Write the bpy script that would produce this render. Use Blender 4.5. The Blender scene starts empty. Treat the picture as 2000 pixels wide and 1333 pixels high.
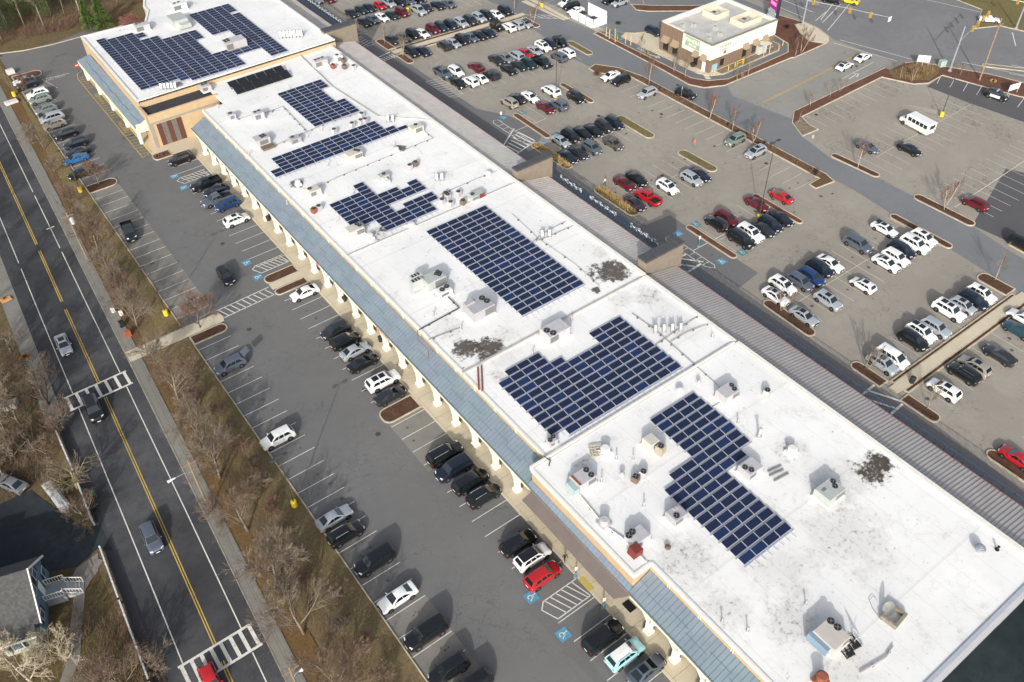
import bpy, math, random
from mathutils import Vector, Matrix
rng = random.Random(11)
sc = bpy.context.scene
COL = sc.collection
H = 90.0
FPX, YAW, PIT, ROL = 1681.096, -0.619640, 0.763773, -0.0287214
def cam_axes():
    cy, sy, cp, sp = math.cos(YAW), math.sin(YAW), math.cos(PIT), math.sin(PIT)
    f = Vector((-sy*cp, cy*cp, -sp)); r = Vector((cy, sy, 0)); u = r.cross(f)
    c, s = math.cos(ROL), math.sin(ROL)
    return c*r+s*u, -s*r+c*u, f
AR, AU, AF = cam_axes()
def at(px, py, z=0.0):
    """survey point of the photograph carried to height z: world x, y"""
    d = AR*((px-1000)/FPX) - AU*((py-666.5)/FPX) + AF
    s = (z-H)/d.z
    return (d.x*s, d.y*s)
# ---------------------------------------------------------------- camera, light
cd = bpy.data.cameras.new('camera'); cam = bpy.data.objects.new('camera', cd); COL.objects.link(cam)
m = Matrix((AR, AU, -AF)).transposed().to_4x4(); m.translation = Vector((0, 0, H)); cam.matrix_world = m
cd.sensor_width = 36; cd.lens = FPX/2000*36; cd.clip_start = 1; cd.clip_end = 3000; sc.camera = cam
SUN_EL, SUN_AZ = math.radians(24.5), math.radians(46.2)      # azimuth: direction the shadows fall, from +x towards +y
sd = bpy.data.lights.new('sun', 'SUN'); sun = bpy.data.objects.new('sun', sd); COL.objects.link(sun)
sd.energy = 2.7; sd.angle = math.radians(.55); sd.color = (1, .965, .92)
ldir = Vector((math.cos(SUN_AZ)*math.cos(SUN_EL), math.sin(SUN_AZ)*math.cos(SUN_EL), -math.sin(SUN_EL)))
sun.rotation_euler = ldir.to_track_quat('-Z', 'Y').to_euler()
w = bpy.data.worlds.new('World'); sc.world = w; w.use_nodes = True
nt = w.node_tree; bg = nt.nodes['Background']
sky = nt.nodes.new('ShaderNodeTexSky'); sky.sky_type = 'NISHITA'; sky.sun_disc = False
sky.sun_elevation = SUN_EL; sky.sun_rotation = math.atan2(-ldir.x, -ldir.y); sky.air_density = 1.0; sky.dust_density = 4
hs_ = nt.nodes.new('ShaderNodeHueSaturation'); hs_.inputs['Saturation'].default_value = .55; nt.links.new(sky.outputs[0], hs_.inputs['Color']); nt.links.new(hs_.outputs[0], bg.inputs[0]); bg.inputs[1].default_value = .15
sc.view_settings.view_transform = 'Standard'; sc.view_settings.look = 'None'; sc.view_settings.gamma = 1
sc.view_settings.exposure = .3
sc.cycles.max_bounces = 6; sc.cycles.diffuse_bounces = 3; sc.cycles.glossy_bounces = 3
# ---------------------------------------------------------------- materials
def lin(c):
    o = []
    for v in c:
        v = v/255.0
        o.append(v/12.92 if v <= .04045 else ((v+.055)/1.055)**2.4)
    return o
MC = {}
class NT:
    def __init__(s, mt): s.t = mt.node_tree; s.b = s.t.nodes['Principled BSDF']; s.tc = None
    def n(s, ty, **kw):
        o = s.t.nodes.new(ty)
        for k, v in kw.items(): setattr(o, k, v)
        return o
    def l(s, a, b): s.t.links.new(a, b)
    def co(s):
        if not s.tc: s.tc = s.n('ShaderNodeTexCoord')
        return s.tc.outputs['Object']
    def noise(s, scale, detail=4, rough=.6, vec=None, dist=0):
        o = s.n('ShaderNodeTexNoise'); o.inputs['Scale'].default_value = scale; o.inputs['Detail'].default_value = detail
        o.inputs['Roughness'].default_value = rough; o.inputs['Distortion'].default_value = dist
        s.l(vec or s.co(), o.inputs['Vector']); return o.outputs['Fac']
    def rng(s, v, a, b, c=0, d=1, smooth=True):
        o = s.n('ShaderNodeMapRange', interpolation_type='SMOOTHSTEP' if smooth else 'LINEAR')
        for i, x in zip((1, 2, 3, 4), (a, b, c, d)): o.inputs[i].default_value = x
        s.l(v, o.inputs[0]); return o.outputs[0]
    def mth(s, op, a, b=None):
        o = s.n('ShaderNodeMath', operation=op)
        for i, x in enumerate((a, b)):
            if x is None: continue
            if isinstance(x, (int, float)): o.inputs[i].default_value = x
            else: s.l(x, o.inputs[i])
        return o.outputs[0]
    def mix(s, fac, a, b, blend='MIX'):
        o = s.n('ShaderNodeMix', data_type='RGBA', blend_type=blend)
        for i, x in ((0, fac), (6, a), (7, b)):
            if isinstance(x, (int, float)): o.inputs[i].default_value = x
            elif isinstance(x, (tuple, list)): o.inputs[i].default_value = (*x[:3], 1)
            else: s.l(x, o.inputs[i])
        return o.outputs[2]
    def bump(s, h, st=.3, dist=.05):
        o = s.n('ShaderNodeBump'); o.inputs['Strength'].default_value = st; o.inputs['Distance'].default_value = dist
        s.l(h, o.inputs['Height']); s.l(o.outputs[0], s.b.inputs['Normal'])
    def sphere(s, p, r, warp=.6, sc_=.5):
        """soft blob round world point p"""
        o = s.n('ShaderNodeVectorMath', operation='DISTANCE'); s.l(s.co(), o.inputs[0]); o.inputs[1].default_value = p
        d = s.mth('ADD', o.outputs['Value'], s.mth('MULTIPLY', s.mth('SUBTRACT', s.noise(sc_, 6, .7), .5), -r*warp*3))
        return s.rng(d, r*.25, r, 1, 0)
def newmat(name):
    mt = bpy.data.materials.new(name); mt.use_nodes = True; return mt
def M(name, rgb=None, rough=.6, metal=0, coat=0, var=0, vs=1.0, spec=.5):
    """plain procedural material: base colour with a soft noise variation"""
    if name in MC: return MC[name]
    mt = newmat(name); q = NT(mt); c = lin(rgb)
    q.b.inputs['Roughness'].default_value = rough; q.b.inputs['Metallic'].default_value = metal
    q.b.inputs['Coat Weight'].default_value = coat; q.b.inputs['Coat Roughness'].default_value = .06
    q.b.inputs['Specular IOR Level'].default_value = spec
    if var:
        f = q.noise(vs, 5, .6)
        q.l(q.mix(q.rng(f, .3, .7), [x*(1-var) for x in c], [min(1, x*(1+var)) for x in c]), q.b.inputs['Base Color'])
    else: q.b.inputs['Base Color'].default_value = (*c, 1)
    MC[name] = mt; return mt
def asphalt(name, rgb, var=.12, cracks=0, stains=.35, seed=0, tint=None):
    mt = newmat(name); q = NT(mt); c = lin(rgb)
    mp = q.n('ShaderNodeMapping'); mp.inputs['Location'].default_value = (seed*37, seed*11, 0); q.l(q.co(), mp.inputs[0]); v = mp.outputs[0]
    big = q.noise(.07, 5, .6, v); mid = q.noise(.6, 5, .65, v); fine = q.noise(6, 4, .7, v)
    col = q.mix(q.rng(big, .3, .7), [x*(1-var) for x in c], [x*(1+var) for x in (tint and lin(tint) or c)])
    col = q.mix(q.rng(mid, .35, .75, 0, .6), col, [x*(1-var*1.3) for x in c])
    col = q.mix(q.rng(fine, .35, .7, 0, .35), col, [x*.72 for x in c])
    if stains:
        st = q.mth('MULTIPLY', q.rng(q.noise(.33, 6, .75, v), .64, .72), q.rng(q.noise(1.7, 4, .7, v), .4, .6))
        col = q.mix(q.mth('MULTIPLY', st, stains), col, [x*.35 for x in c])
        lt = q.rng(q.noise(.9, 3, .5, v, 1.5), .66, .7); col = q.mix(q.mth('MULTIPLY', lt, .12), col, [min(1, x*1.5) for x in c])
    if cracks:
        wn = q.n('ShaderNodeTexNoise'); wn.inputs['Scale'].default_value = .8; wn.inputs['Detail'].default_value = 5; q.l(v, wn.inputs['Vector'])
        av = q.n('ShaderNodeVectorMath', operation='MULTIPLY_ADD'); q.l(wn.outputs['Color'], av.inputs[0]); av.inputs[1].default_value = (2.6,)*3; q.l(v, av.inputs[2])
        for sc_, th in ((.19, .014), (.42, .02)):
            vo = q.n('ShaderNodeTexVoronoi', feature='DISTANCE_TO_EDGE'); vo.inputs['Scale'].default_value = sc_; q.l(av.outputs[0], vo.inputs['Vector'])
            ck = q.mth('MULTIPLY', q.rng(vo.outputs['Distance'], 0, th, 1, 0), q.rng(q.noise(.12, 3, .5, v), .42, .62))
            col = q.mix(q.mth('MULTIPLY', ck, cracks), col, [x*.4 for x in c])
    q.l(col, q.b.inputs['Base Color']); q.b.inputs['Roughness'].default_value = .88; q.b.inputs['Specular IOR Level'].default_value = .3
    q.bump(fine, .25, .03); return mt
def soil(name, a, b, c_, s1=.25, s2=2.2, green=None):
    mt = newmat(name); q = NT(mt); A, B, C_ = lin(a), lin(b), lin(c_)
    col = q.mix(q.rng(q.noise(s1, 6, .7), .35, .65), A, B)
    col = q.mix(q.rng(q.noise(s2, 6, .75), .45, .68), col, C_)
    if green: col = q.mix(q.rng(q.noise(.16, 4, .6, None, 1), .54, .66, 0, .75), col, lin(green))
    f = q.noise(9, 5, .8); col = q.mix(q.rng(f, .3, .75, 0, .7), col, [x*.45 for x in B])
    q.l(col, q.b.inputs['Base Color']); q.b.inputs['Roughness'].default_value = 1; q.b.inputs['Specular IOR Level'].default_value = .1
    q.bump(f, .7, .12); return mt
# ---------------------------------------------------------------- mesh builder
class MB:
    def __init__(s): s.v = []; s.f = []; s.m = []
    def add(s, vs, fs, mi=0):
        o = len(s.v); s.v += [tuple(p) for p in vs]
        for f in fs: s.f.append(tuple(o+i for i in f)); s.m.append(mi)
        return s
    def poly(s, pts, z=None, mi=0):
        if z is not None: pts = [(p[0], p[1], z) for p in pts]
        return s.add(pts, [tuple(range(len(pts)))], mi)
    def prism(s, pts, z0, z1, mi=0, top=None, bottom=True):
        if area(pts) < 0: pts = pts[::-1]
        n = len(pts); vs = [(p[0], p[1], z0) for p in pts]+[(p[0], p[1], z1) for p in pts]
        s.add(vs, [(i, (i+1) % n, n+(i+1) % n, n+i) for i in range(n)], mi)
        s.add(vs[n:], [tuple(range(n))], mi if top is None else top)
        if bottom: s.add(vs[:n], [tuple(reversed(range(n)))], mi)
        return s
    def box(s, x0, x1, y0, y1, z0, z1, mi=0, top=None):
        return s.prism([(x0, y0), (x1, y0), (x1, y1), (x0, y1)], z0, z1, mi, top)
    def hexa(s, p, mi=0):
        """8 corners: bottom 4 CCW then top 4"""
        return s.add(p, [(3, 2, 1, 0), (4, 5, 6, 7), (0, 1, 5, 4), (1, 2, 6, 5), (2, 3, 7, 6), (3, 0, 4, 7)], mi)
    def bbox(s, cx, cy, z0, lx, ly, h, rz=0, mi=0, b=.03, top=None):
        """box with bevelled upper edges"""
        c, q = math.cos(rz), math.sin(rz)
        def P(x, y, z): return (cx+x*c-y*q, cy+x*q+y*c, z)
        X, Y = lx/2, ly/2
        rings = [[P(sx*X, sy*Y, z0) for sx, sy in ((-1, -1), (1, -1), (1, 1), (-1, 1))],
                 [P(sx*X, sy*Y, z0+h-b) for sx, sy in ((-1, -1), (1, -1), (1, 1), (-1, 1))],
                 [P(sx*(X-b), sy*(Y-b), z0+h) for sx, sy in ((-1, -1), (1, -1), (1, 1), (-1, 1))]]
        vs = sum(rings, [])
        s.add(vs, [(r*4+i, r*4+(i+1) % 4, r*4+4+(i+1) % 4, r*4+4+i) for r in (0, 1) for i in range(4)], mi)
        return s.add(rings[2], [(0, 1, 2, 3)], mi if top is None else top)
    def cyl(s, cx, cy, z0, z1, r, n=12, mi=0, r2=None, top=None):
        r2 = r if r2 is None else r2
        a = [(math.cos(2*math.pi*i/n), math.sin(2*math.pi*i/n)) for i in range(n)]
        vs = [(cx+r*x, cy+r*y, z0) for x, y in a]+[(cx+r2*x, cy+r2*y, z1) for x, y in a]
        s.add(vs, [(i, (i+1) % n, n+(i+1) % n, n+i) for i in range(n)], mi)
        return s.add(vs[n:], [tuple(range(n))], mi if top is None else top)
    def tube(s, pts, r, n=6, mi=0, r2=None):
        pts = [Vector(p) for p in pts]; k = len(pts); r2 = r if r2 is None else r2
        up = Vector((0, 0, 1)); rings = []
        for i, p in enumerate(pts):
            t = (pts[min(i+1, k-1)]-pts[max(i-1, 0)])
            if t.length < 1e-6: t = Vector((0, 0, 1))
            t.normalize(); a = t.cross(up)
            if a.length < .05: a = t.cross(Vector((1, 0, 0)))
            a.normalize(); b = t.cross(a); rr = r+(r2-r)*i/(k-1)
            rings += [p+(a*math.cos(2*math.pi*j/n)+b*math.sin(2*math.pi*j/n))*rr for j in range(n)]
        fs = [(i*n+j, i*n+n+j, i*n+n+(j+1) % n, i*n+(j+1) % n) for i in range(k-1) for j in range(n)]
        fs += [tuple(range(n)), tuple(reversed(range((k-1)*n, k*n)))]
        return s.add(rings, fs, mi)
    def strip(s, a, b, wd, z, mi=0):
        """flat painted line"""
        d = Vector((b[0]-a[0], b[1]-a[1])); L = d.length or 1; nx, ny = -d.y/L*wd/2, d.x/L*wd/2
        return s.add([(a[0]-nx, a[1]-ny, z), (b[0]-nx, b[1]-ny, z), (b[0]+nx, b[1]+ny, z), (a[0]+nx, a[1]+ny, z)], [(0, 1, 2, 3)], mi)
    def path(s, pts, wd, z, mi=0):
        L, R_ = offset_line(pts, wd/2), offset_line(pts, -wd/2)
        vs = [(p[0], p[1], z) for p in L]+[(p[0], p[1], z) for p in R_]; n = len(pts)
        return s.add(vs, [(n+i, n+i+1, i+1, i) for i in range(n-1)], mi)
    def mesh(s, name, mats, smooth=False):
        me = bpy.data.meshes.new(name); me.from_pydata(s.v, [], s.f)
        for mt in mats: me.materials.append(mt)
        if len(mats) > 1: me.polygons.foreach_set('material_index', s.m)
        if smooth: me.polygons.foreach_set('use_smooth', [True]*len(s.f))
        me.update(); return me
def area(p): return sum(p[i][0]*p[(i+1) % len(p)][1]-p[(i+1) % len(p)][0]*p[i][1] for i in range(len(p)))/2
def offset_line(pts, d):
    out = []; n = len(pts)
    for i in range(n):
        a = Vector(pts[max(i-1, 0)][:2]); b = Vector(pts[min(i+1, n-1)][:2]); t = (b-a).normalized()
        out.append((pts[i][0]-t.y*d, pts[i][1]+t.x*d))
    return out
def inset(p, d):
    if area(p) < 0: p = p[::-1]
    n = len(p); out = []
    for i in range(n):
        a, b, c = Vector(p[i-1][:2]), Vector(p[i][:2]), Vector(p[(i+1) % n][:2])
        t1, t2 = (b-a).normalized(), (c-b).normalized(); n1, n2 = Vector((-t1.y, t1.x)), Vector((-t2.y, t2.x))
        k = n1+n2; k = k/max(.35, k.length_squared/2) if k.length > 1e-4 else n1
        out.append((b.x+k.x*d, b.y+k.y*d))
    return out
def capsule(a, b, wd, n=7):
    a, b = Vector(a), Vector(b); t = (b-a).normalized(); g = math.atan2(t.y, t.x); r = wd/2
    ca, cb = a+t*r, b-t*r
    return [(cb.x+r*math.cos(g-math.pi/2+math.pi*i/n), cb.y+r*math.sin(g-math.pi/2+math.pi*i/n)) for i in range(n+1)] + \
           [(ca.x+r*math.cos(g+math.pi/2+math.pi*i/n), ca.y+r*math.sin(g+math.pi/2+math.pi*i/n)) for i in range(n+1)]
# ---------------------------------------------------------------- objects
def link(name, data, parent=None, loc=(0, 0, 0), rz=0):
    o = bpy.data.objects.new(name, data); COL.objects.link(o); o.location = loc; o.rotation_euler = (0, 0, rz)
    if parent: o.parent = parent
    return o
def obj(name, mb, mats, parent=None, loc=(0, 0, 0), rz=0, smooth=False):
    if not isinstance(mats, (list, tuple)): mats = [mats]
    return link(name, mb.mesh(name, mats, smooth), parent, loc, rz)
def tag(o, label=None, cat=None, group=None, kind=None):
    if label: o['label'] = label
    if cat: o['category'] = cat
    if group: o['group'] = group
    if kind: o['kind'] = kind
    return o
def thing(name, label, cat, loc=(0, 0, 0), rz=0, group=None):
    return tag(link(name, None, None, loc, rz), label, cat, group)
def struct(name, mb, mats, smooth=False): return tag(obj(name, mb, mats, None, smooth=smooth), kind='structure')
# ================================================================ ground
A_LOT = asphalt('asphalt_left_lot', (114, 114, 113), .08, .45, .75, 1)
A_STALL = asphalt('asphalt_worn_stalls', (132, 129, 122), .1, .5, .7, 2)
A_RIGHT = asphalt('asphalt_tan_lot', (155, 149, 139), .11, .6, .8, 3)
A_AISLE = asphalt('asphalt_drive_aisle', (122, 125, 127), .07, .35, .5, 4)
A_DARK = asphalt('asphalt_new', (92, 92, 95), .06, 0, .25, 5)
A_HWY = asphalt('asphalt_highway', (126, 126, 127), .1, .45, .5, 6)
A_ENTRY = asphalt('asphalt_entry', (148, 146, 140), .07, .6, .4, 7)
A_CRACK = asphalt('asphalt_cracked_lot', (155, 149, 139), .1, 1.0, .5, 8)
A_ROAD = asphalt('asphalt_street', (66, 67, 70), .2, .4, .5, 9, (84, 85, 87))
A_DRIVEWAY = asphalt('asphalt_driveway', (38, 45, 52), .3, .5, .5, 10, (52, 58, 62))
A_PATCH = asphalt('asphalt_patch', (112, 112, 112), .06, 0, .3, 12)
CONC = asphalt('concrete', (206, 195, 172), .08, .3, .25, 13)
CONC_OLD = asphalt('concrete_old', (134, 132, 124), .1, .6, .4, 14)
KERB = M('kerb_stone', (186, 174, 152), .85, var=.15, vs=.7)
KERB2 = M('kerb_grey', (150, 146, 134), .9, var=.2, vs=.7)
MULCH = soil('mulch', (92, 70, 58), (112, 86, 72), (72, 52, 43), .6, 4)
MULCH_RED = soil('mulch_red', (112, 80, 68), (130, 96, 82), (84, 58, 50), .5, 4)
DIRT = soil('brown_grass', (146, 130, 98), (130, 114, 84), (114, 100, 74), .2, 2.5, (118, 122, 76))
LEAFL = soil('leaf_litter', (116, 94, 62), (130, 104, 70), (96, 78, 56), .3, 2.5)
DRYG = soil('dry_turf', (138, 128, 92), (122, 112, 80), (104, 96, 66), .3, 3)
RIVER = soil('river_stones', (150, 140, 122), (120, 104, 84), (180, 170, 150), 1.5, 5)
WHITE = asphalt('road_paint_white', (222, 220, 212), .12, .7, .6, 15)
WHITEW = asphalt('road_paint_worn', (205, 199, 184), .08, .3, .3, 16)
YELLOW = asphalt('road_paint_yellow', (200, 170, 88), .14, .6, .5, 17)
YELL2 = asphalt('road_paint_kerb_yellow', (196, 176, 96), .15, 0, .2, 18)
BLUEP = M('road_paint_blue', (84, 144, 172), .8, var=.12, vs=1.5)
BLUEW = M('road_paint_blue_worn', (84, 130, 140), .85, var=.2, vs=1.5)

g = MB(); g.box(-500, 900, -120, 900, -1.5, -.06); struct('ground', g, soil('ground_soil', (112, 98, 74), (126, 110, 84), (92, 80, 60), .05, 1.2, (96, 98, 64)))
ROADC = [(-6.5, -50), (-4.6, -15), (-2.7, 20), (-.7, 57.7), (.4, 79.1), (1.75, 107), (2.7, 128.4), (3.6, 147), (4.9, 176.2), (6.2, 206), (8.0, 245), (9, 270)]
def roadx(y):
    for a, b in zip(ROADC, ROADC[1:]):
        if a[1] <= y <= b[1]: return a[0]+(b[0]-a[0])*(y-a[1])/(b[1]-a[1])
    return ROADC[-1][0]
def rp(off, y0=-40, y1=268, st=6):
    n = max(2, int((y1-y0)/st)); return [(roadx(y0+(y1-y0)*i/n)+off, y0+(y1-y0)*i/n) for i in range(n+1)]
def band(o0, o1, z, y0=-40, y1=268):
    b = MB(); L, R_ = rp(o0, y0, y1), rp(o1, y0, y1); n = len(L)
    b.add([(*p, z) for p in L]+[(*p, z) for p in R_], [(i, n+i, n+i+1, i+1) for i in range(n-1)]); return b
struct('road', band(-5.9, 4.9, .0), A_ROAD)
struct('road_shoulder', band(-7.0, -5.9, -.01, -40, 103), asphalt('asphalt_shoulder', (74, 75, 78), .15, .3, .4, 41)); struct('road_shoulder', band(-8.2, -5.9, -.01, 103), CONC_OLD)
kb = MB()
for pts, z1 in ((rp(4.95), .13),):
    L, R_ = offset_line(pts, .08), offset_line(pts, -.08)
    kb.prism(L+R_[::-1], -.05, z1)
struct('street_kerb', kb, KERB2)
struct('sidewalk', band(5.05, 6.75, .1), CONC_OLD)
struct('verge_ground', band(6.75, 9.4, .02), LEAFL)
struct('verge_grass', MB().poly([(8.5, -20), (15.75, -20), (15.75, 231), (13, 231), (15.3, 206), (12, 150), (9.9, 107), (8.5, 60)], .035), DIRT)
# road paint
p = MB()
for y0, y1 in ((-30, 55.3), (57.6, 103), (106.6, 126.2), (128.5, 144.8), (147, 262)):
    for o in (-.14, .14): p.path(rp(o, y0, y1, 5), .13, .02)
struct('road_lines_yellow', p, YELLOW)
p = MB()
for o in (3.15, -3.7):
    for y0, y1 in ((-30, 54.2), (57.6, 103.2), (106.6, 141.6 if o < 0 else 142), (143.4, 163), (164.4, 262)): p.path(rp(o, y0, y1, 5), .13, .02)
p.strip((6.2, 150.5), (7.6, 150.6), .35, .02)
def ladder(yb, yt, x0, x1, n):
    for y in (yb, yt): p.strip((x0, y), (x1, y), .32, .024)
    for i in range(n):
        x = x0+.35+(x1-x0-.7)*i/(n-1); p.strip((x, yb), (x, yt), .42, .028)
ladder(103.4, 106.4, -3.3, 5.7, 7); ladder(54.5, 57.5, -5.0, 3.6, 8)
struct('road_lines_white', p, WHITE)
# ---- left lot
struct('parking_lot_left', MB().poly([(15.9, -30), (44, -30), (44, 150), (40, 160), (40, 232), (30, 229), (22, 229.2), (16.6, 231), (16.4, 208), (16.0, 185), (15.9, 160)], 0), A_LOT)
b = MB()
b.poly([(15.95, 112.5), (21.4, 112.5), (21.4, 157), (15.95, 157)], .006)
b.poly([(15.95, 36), (21.3, 36), (21.3, 48.6), (15.95, 48.6)], .006)
b.poly([(31.2, 63.4), (36.6, 63.4), (36.6, 73.5), (31.2, 73.5)], .006)
struct('worn_asphalt', b, A_STALL)
b = MB()
b.poly([(29.6, 40.5), (31.2, 40), (31.2, 26.5), (30.2, 26)], .007); pass
b.poly([(29.3, 33.6), (30.9, 33.9), (30.9, 29.5)], .006)
struct('asphalt_patches', b, A_PATCH)
b = MB(); b.poly([(40, -60), (80, -60), (80, 6.7), (40, 6.7)], .004); struct('service_yard', b, asphalt('asphalt_sealed', (30, 40, 44), .3, .5, .4, 61, (38, 48, 52)))
k = MB()
def kerbline(mb, pts, wd=.16, z=.14): mb.prism(offset_line(pts, wd/2)+offset_line(pts, -wd/2)[::-1], -.05, z)
kerbline(k, [(15.85, -30), (15.88, 107.2)]); kerbline(k, [(15.85, 110.9), (15.9, 157)]); kerbline(k, [(15.9, 160), (16.0, 185), (16.4, 207)])
kerbline(k, [(17.3, 231), (22.2, 229), (28.5, 228), (46, 228)])
struct('kerb', k, KERB)
ISL = 0
def island(poly, top=MULCH, name='mulch_bed', z=.1, kz=.15, kw=.2, kmat=None):
    if area(poly) < 0: poly = poly[::-1]
    inn = inset(poly, kw); b = MB(); n = len(poly)
    b.add([(*q, -.02) for q in poly]+[(*q, kz) for q in poly]+[(*q, kz) for q in inn]+[(*q, z-.05) for q in inn],
          [(r*n+i, r*n+(i+1) % n, r*n+n+(i+1) % n, r*n+n+i) for r in range(3) for i in range(n)])
    c = MB(); c.poly(inn, z)
    o = struct(name, c, top); obj('kerb_edge', b, kmat or KERB, o); return o
def rect(x0, x1, y0, y1): return [(x0, y0), (x1, y0), (x1, y1), (x0, y1)]
def nose(x0, x1, y0, y1, r, side='+x', n=5):
    """rectangle whose far corners are rounded"""
    if side == '-x':
        q = nose(-x1, -x0, y0, y1, r, '+x', n); return [(-a, b_) for a, b_ in q][::-1]
    if side == '-y':
        q = nose(-y1, -y0, x0, x1, r, '+x', n); return [(b_, -a) for a, b_ in q]
    if side == '+y':
        q = nose(y0, y1, x0, x1, r, '+x', n); return [(b_, a) for a, b_ in q][::-1]
    o = [(x0, y0)]
    o += [(x1-r+r*math.sin(math.pi/2*i/n), y0+r-r*math.cos(math.pi/2*i/n)) for i in range(n+1)]
    o += [(x1-r+r*math.cos(math.pi/2*i/n), y1-r+r*math.sin(math.pi/2*i/n)) for i in range(n+1)]
    return o+[(x0, y1)]
island(nose(15.8, 21.5, 157.0, 160.0, 1.3)); island(nose(15.9, 21.6, 105.4, 107.6, 1.0)); island(nose(16.3, 22.5, 213.0, 216.4, 1.4))
island(nose(30.9, 36.6, 111.6, 114.0, 1.1, '-x')); island(nose(30.9, 36.6, 108.0, 109.8, .9, '-x')); island(nose(30.9, 36.6, 73.5, 76.5, 1.2, '-x'), MULCH)
island(nose(29.7, 33.3, 160.4, 163.1, 1.0, '-x'), MULCH_RED)
b = MB(); b.poly([(6.9, 107.7), (21.7, 107.7), (22.0, 108.8), (21.7, 110.2), (6.9, 110.3)], .12); b.poly([(31, 109.85), (36.7, 109.85), (36.7, 111.55), (31, 111.55)], .14)
struct('path', b, CONC)
# ---- front walk
b = MB(); b.box(36.65, 42, -30, 160.8, -.05, .15); b.prism([(30.0, 163.2), (33.4, 163.2), (33.4, 160.8), (44, 160.8), (44, 169), (32.2, 169), (32.2, 207.5), (30.1, 207.5)], -.05, .145)
struct('pavement', b, asphalt('concrete_walk', (206, 195, 170), .08, .5, .35, 21))
b = MB()
for y in [y*2.32-20 for y in range(78)]: b.strip((36.9, y), (41.4, y), .05, .156)
b.strip((37.0, -20), (37.0, 160), .04, .156); struct('pavement_joints', b, M('joint', (150, 138, 112), .9))
b = MB(); b.box(36.55, 37.35, 37.3, 39.3, .1, .158); struct('tactile_paving', b, YELL2)
# ---- right side
struct('parking_lot_right', MB().poly([(70, -60), (330, -60), (330, 300), (70, 300)], -.02), A_RIGHT)
struct('asphalt_strip', MB().poly([(80, -10), (88.6, 8), (90.2, 30), (90.2, 48), (90.5, 64), (95.9, 64.7), (95.9, 85.2), (90.6, 85.6), (90.6, 104), (91.6, 118), (96.6, 122), (94.5, 131), (91, 138), (90.8, 152), (90.7, 182), (90.4, 230), (80, 230)], -.005), asphalt('asphalt_strip_grey', (116, 115, 115), .06, .2, .3, 25))
# drive aisle, highway, entry road
AIS = [(118, 215), (126.5, 176), (124.2, 162), (121.5, 142), (122, 134.5), (127.8, 127), (127.6, 70.5), (126.5, 60), (125.7, 49), (124.2, 35), (123.3, 20), (122, -60), (131.5, -60), (132, 20), (132.9, 43), (134.5, 51), (134.4, 69.4), (133, 79.7), (135, 88), (138, 93), (173, 96), (176, 96), (172.5, 111.6), (160, 111.6), (139, 112), (134.5, 114), (132.8, 117), (133.4, 127), (133.8, 147), (135, 152), (134, 160), (133.4, 176), (131, 215)]
struct('drive_aisle', MB().poly(AIS, -.005), A_AISLE)
struct('entry_road', MB().poly([(139, 93.2), (175.4, 96), (176.2, 97), (173, 111.5), (160, 111.5), (139, 111.9), (136.6, 108)], .004), A_ENTRY)
struct('cracked_lot', MB().poly([(134.5, 51.2), (150, 20), (180, 20), (189, 72), (167.7, 94), (140, 94), (134, 80)], -.003), A_CRACK)
struct('side_street_lot', MB().poly([(137, 165), (137, 152), (141, 143), (161, 134), (176, 131), (176, 240), (131, 240)], .004), A_AISLE)
struct('highway', MB().poly([(178, 215), (177, 150), (179, 137), (177.4, 118), (175, 112), (176, 97), (179.8, 92.5), (186, 87), (190, 75), (200, 45), (213, -10), (330, -10), (330, 215)], .006), A_HWY)
b = MB(); b.poly([(134.6, 50.9), (155.5, 57.2), (170, 20), (166, -20), (140, -10)], .002); b.poly([(171.8, 85.2), (178.4, 86), (184.5, 70), (200, 30), (190, 20), (174, 62), (172.3, 76)], .002)
struct('new_asphalt', b, A_DARK)
# islands right lot
CAPS = [((91.4, 99.9), (91.4, 88.7), 2.5, DRYG), ((96, 81.1), (96, 69.6), 1.5, MULCH_RED), ((111.7, 135.4), (111.7, 124.5), 1.5, MULCH_RED), ((95.8, 131.2), (95.6, 119), 1.5, MULCH_RED),
        ((111.8, 117.0), (111.7, 106.2), 2.3, DRYG), ((91.7, 119.4), (91.8, 107.8), 2.2, DRYG), ((112.3, 99.5), (112.6, 90), 2.3, DRYG), ((112.2, 80.5), (112.2, 69.2), 1.4, MULCH_RED),
        ((126.2, 61.4), (126.2, 49.3), 1.7, MULCH), ((134.6, 62.4), (134.8, 50.6), 2.0, MULCH), ((91.4, 59.4), (91.2, 49.5), 2.0, MULCH), ((91.4, 21.4), (91.4, 8), 2.0, MULCH),
        ((126.2, 150.6), (126, 141.8), 2.0, DRYG), ((134.2, 80.4), (134.8, 70), 1.7, MULCH), ((135.0, 44.5), (134.5, 34), 1.5, DRYG)]
for a, c, wd, mt in CAPS: island(capsule(a, c, wd), mt)
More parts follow.
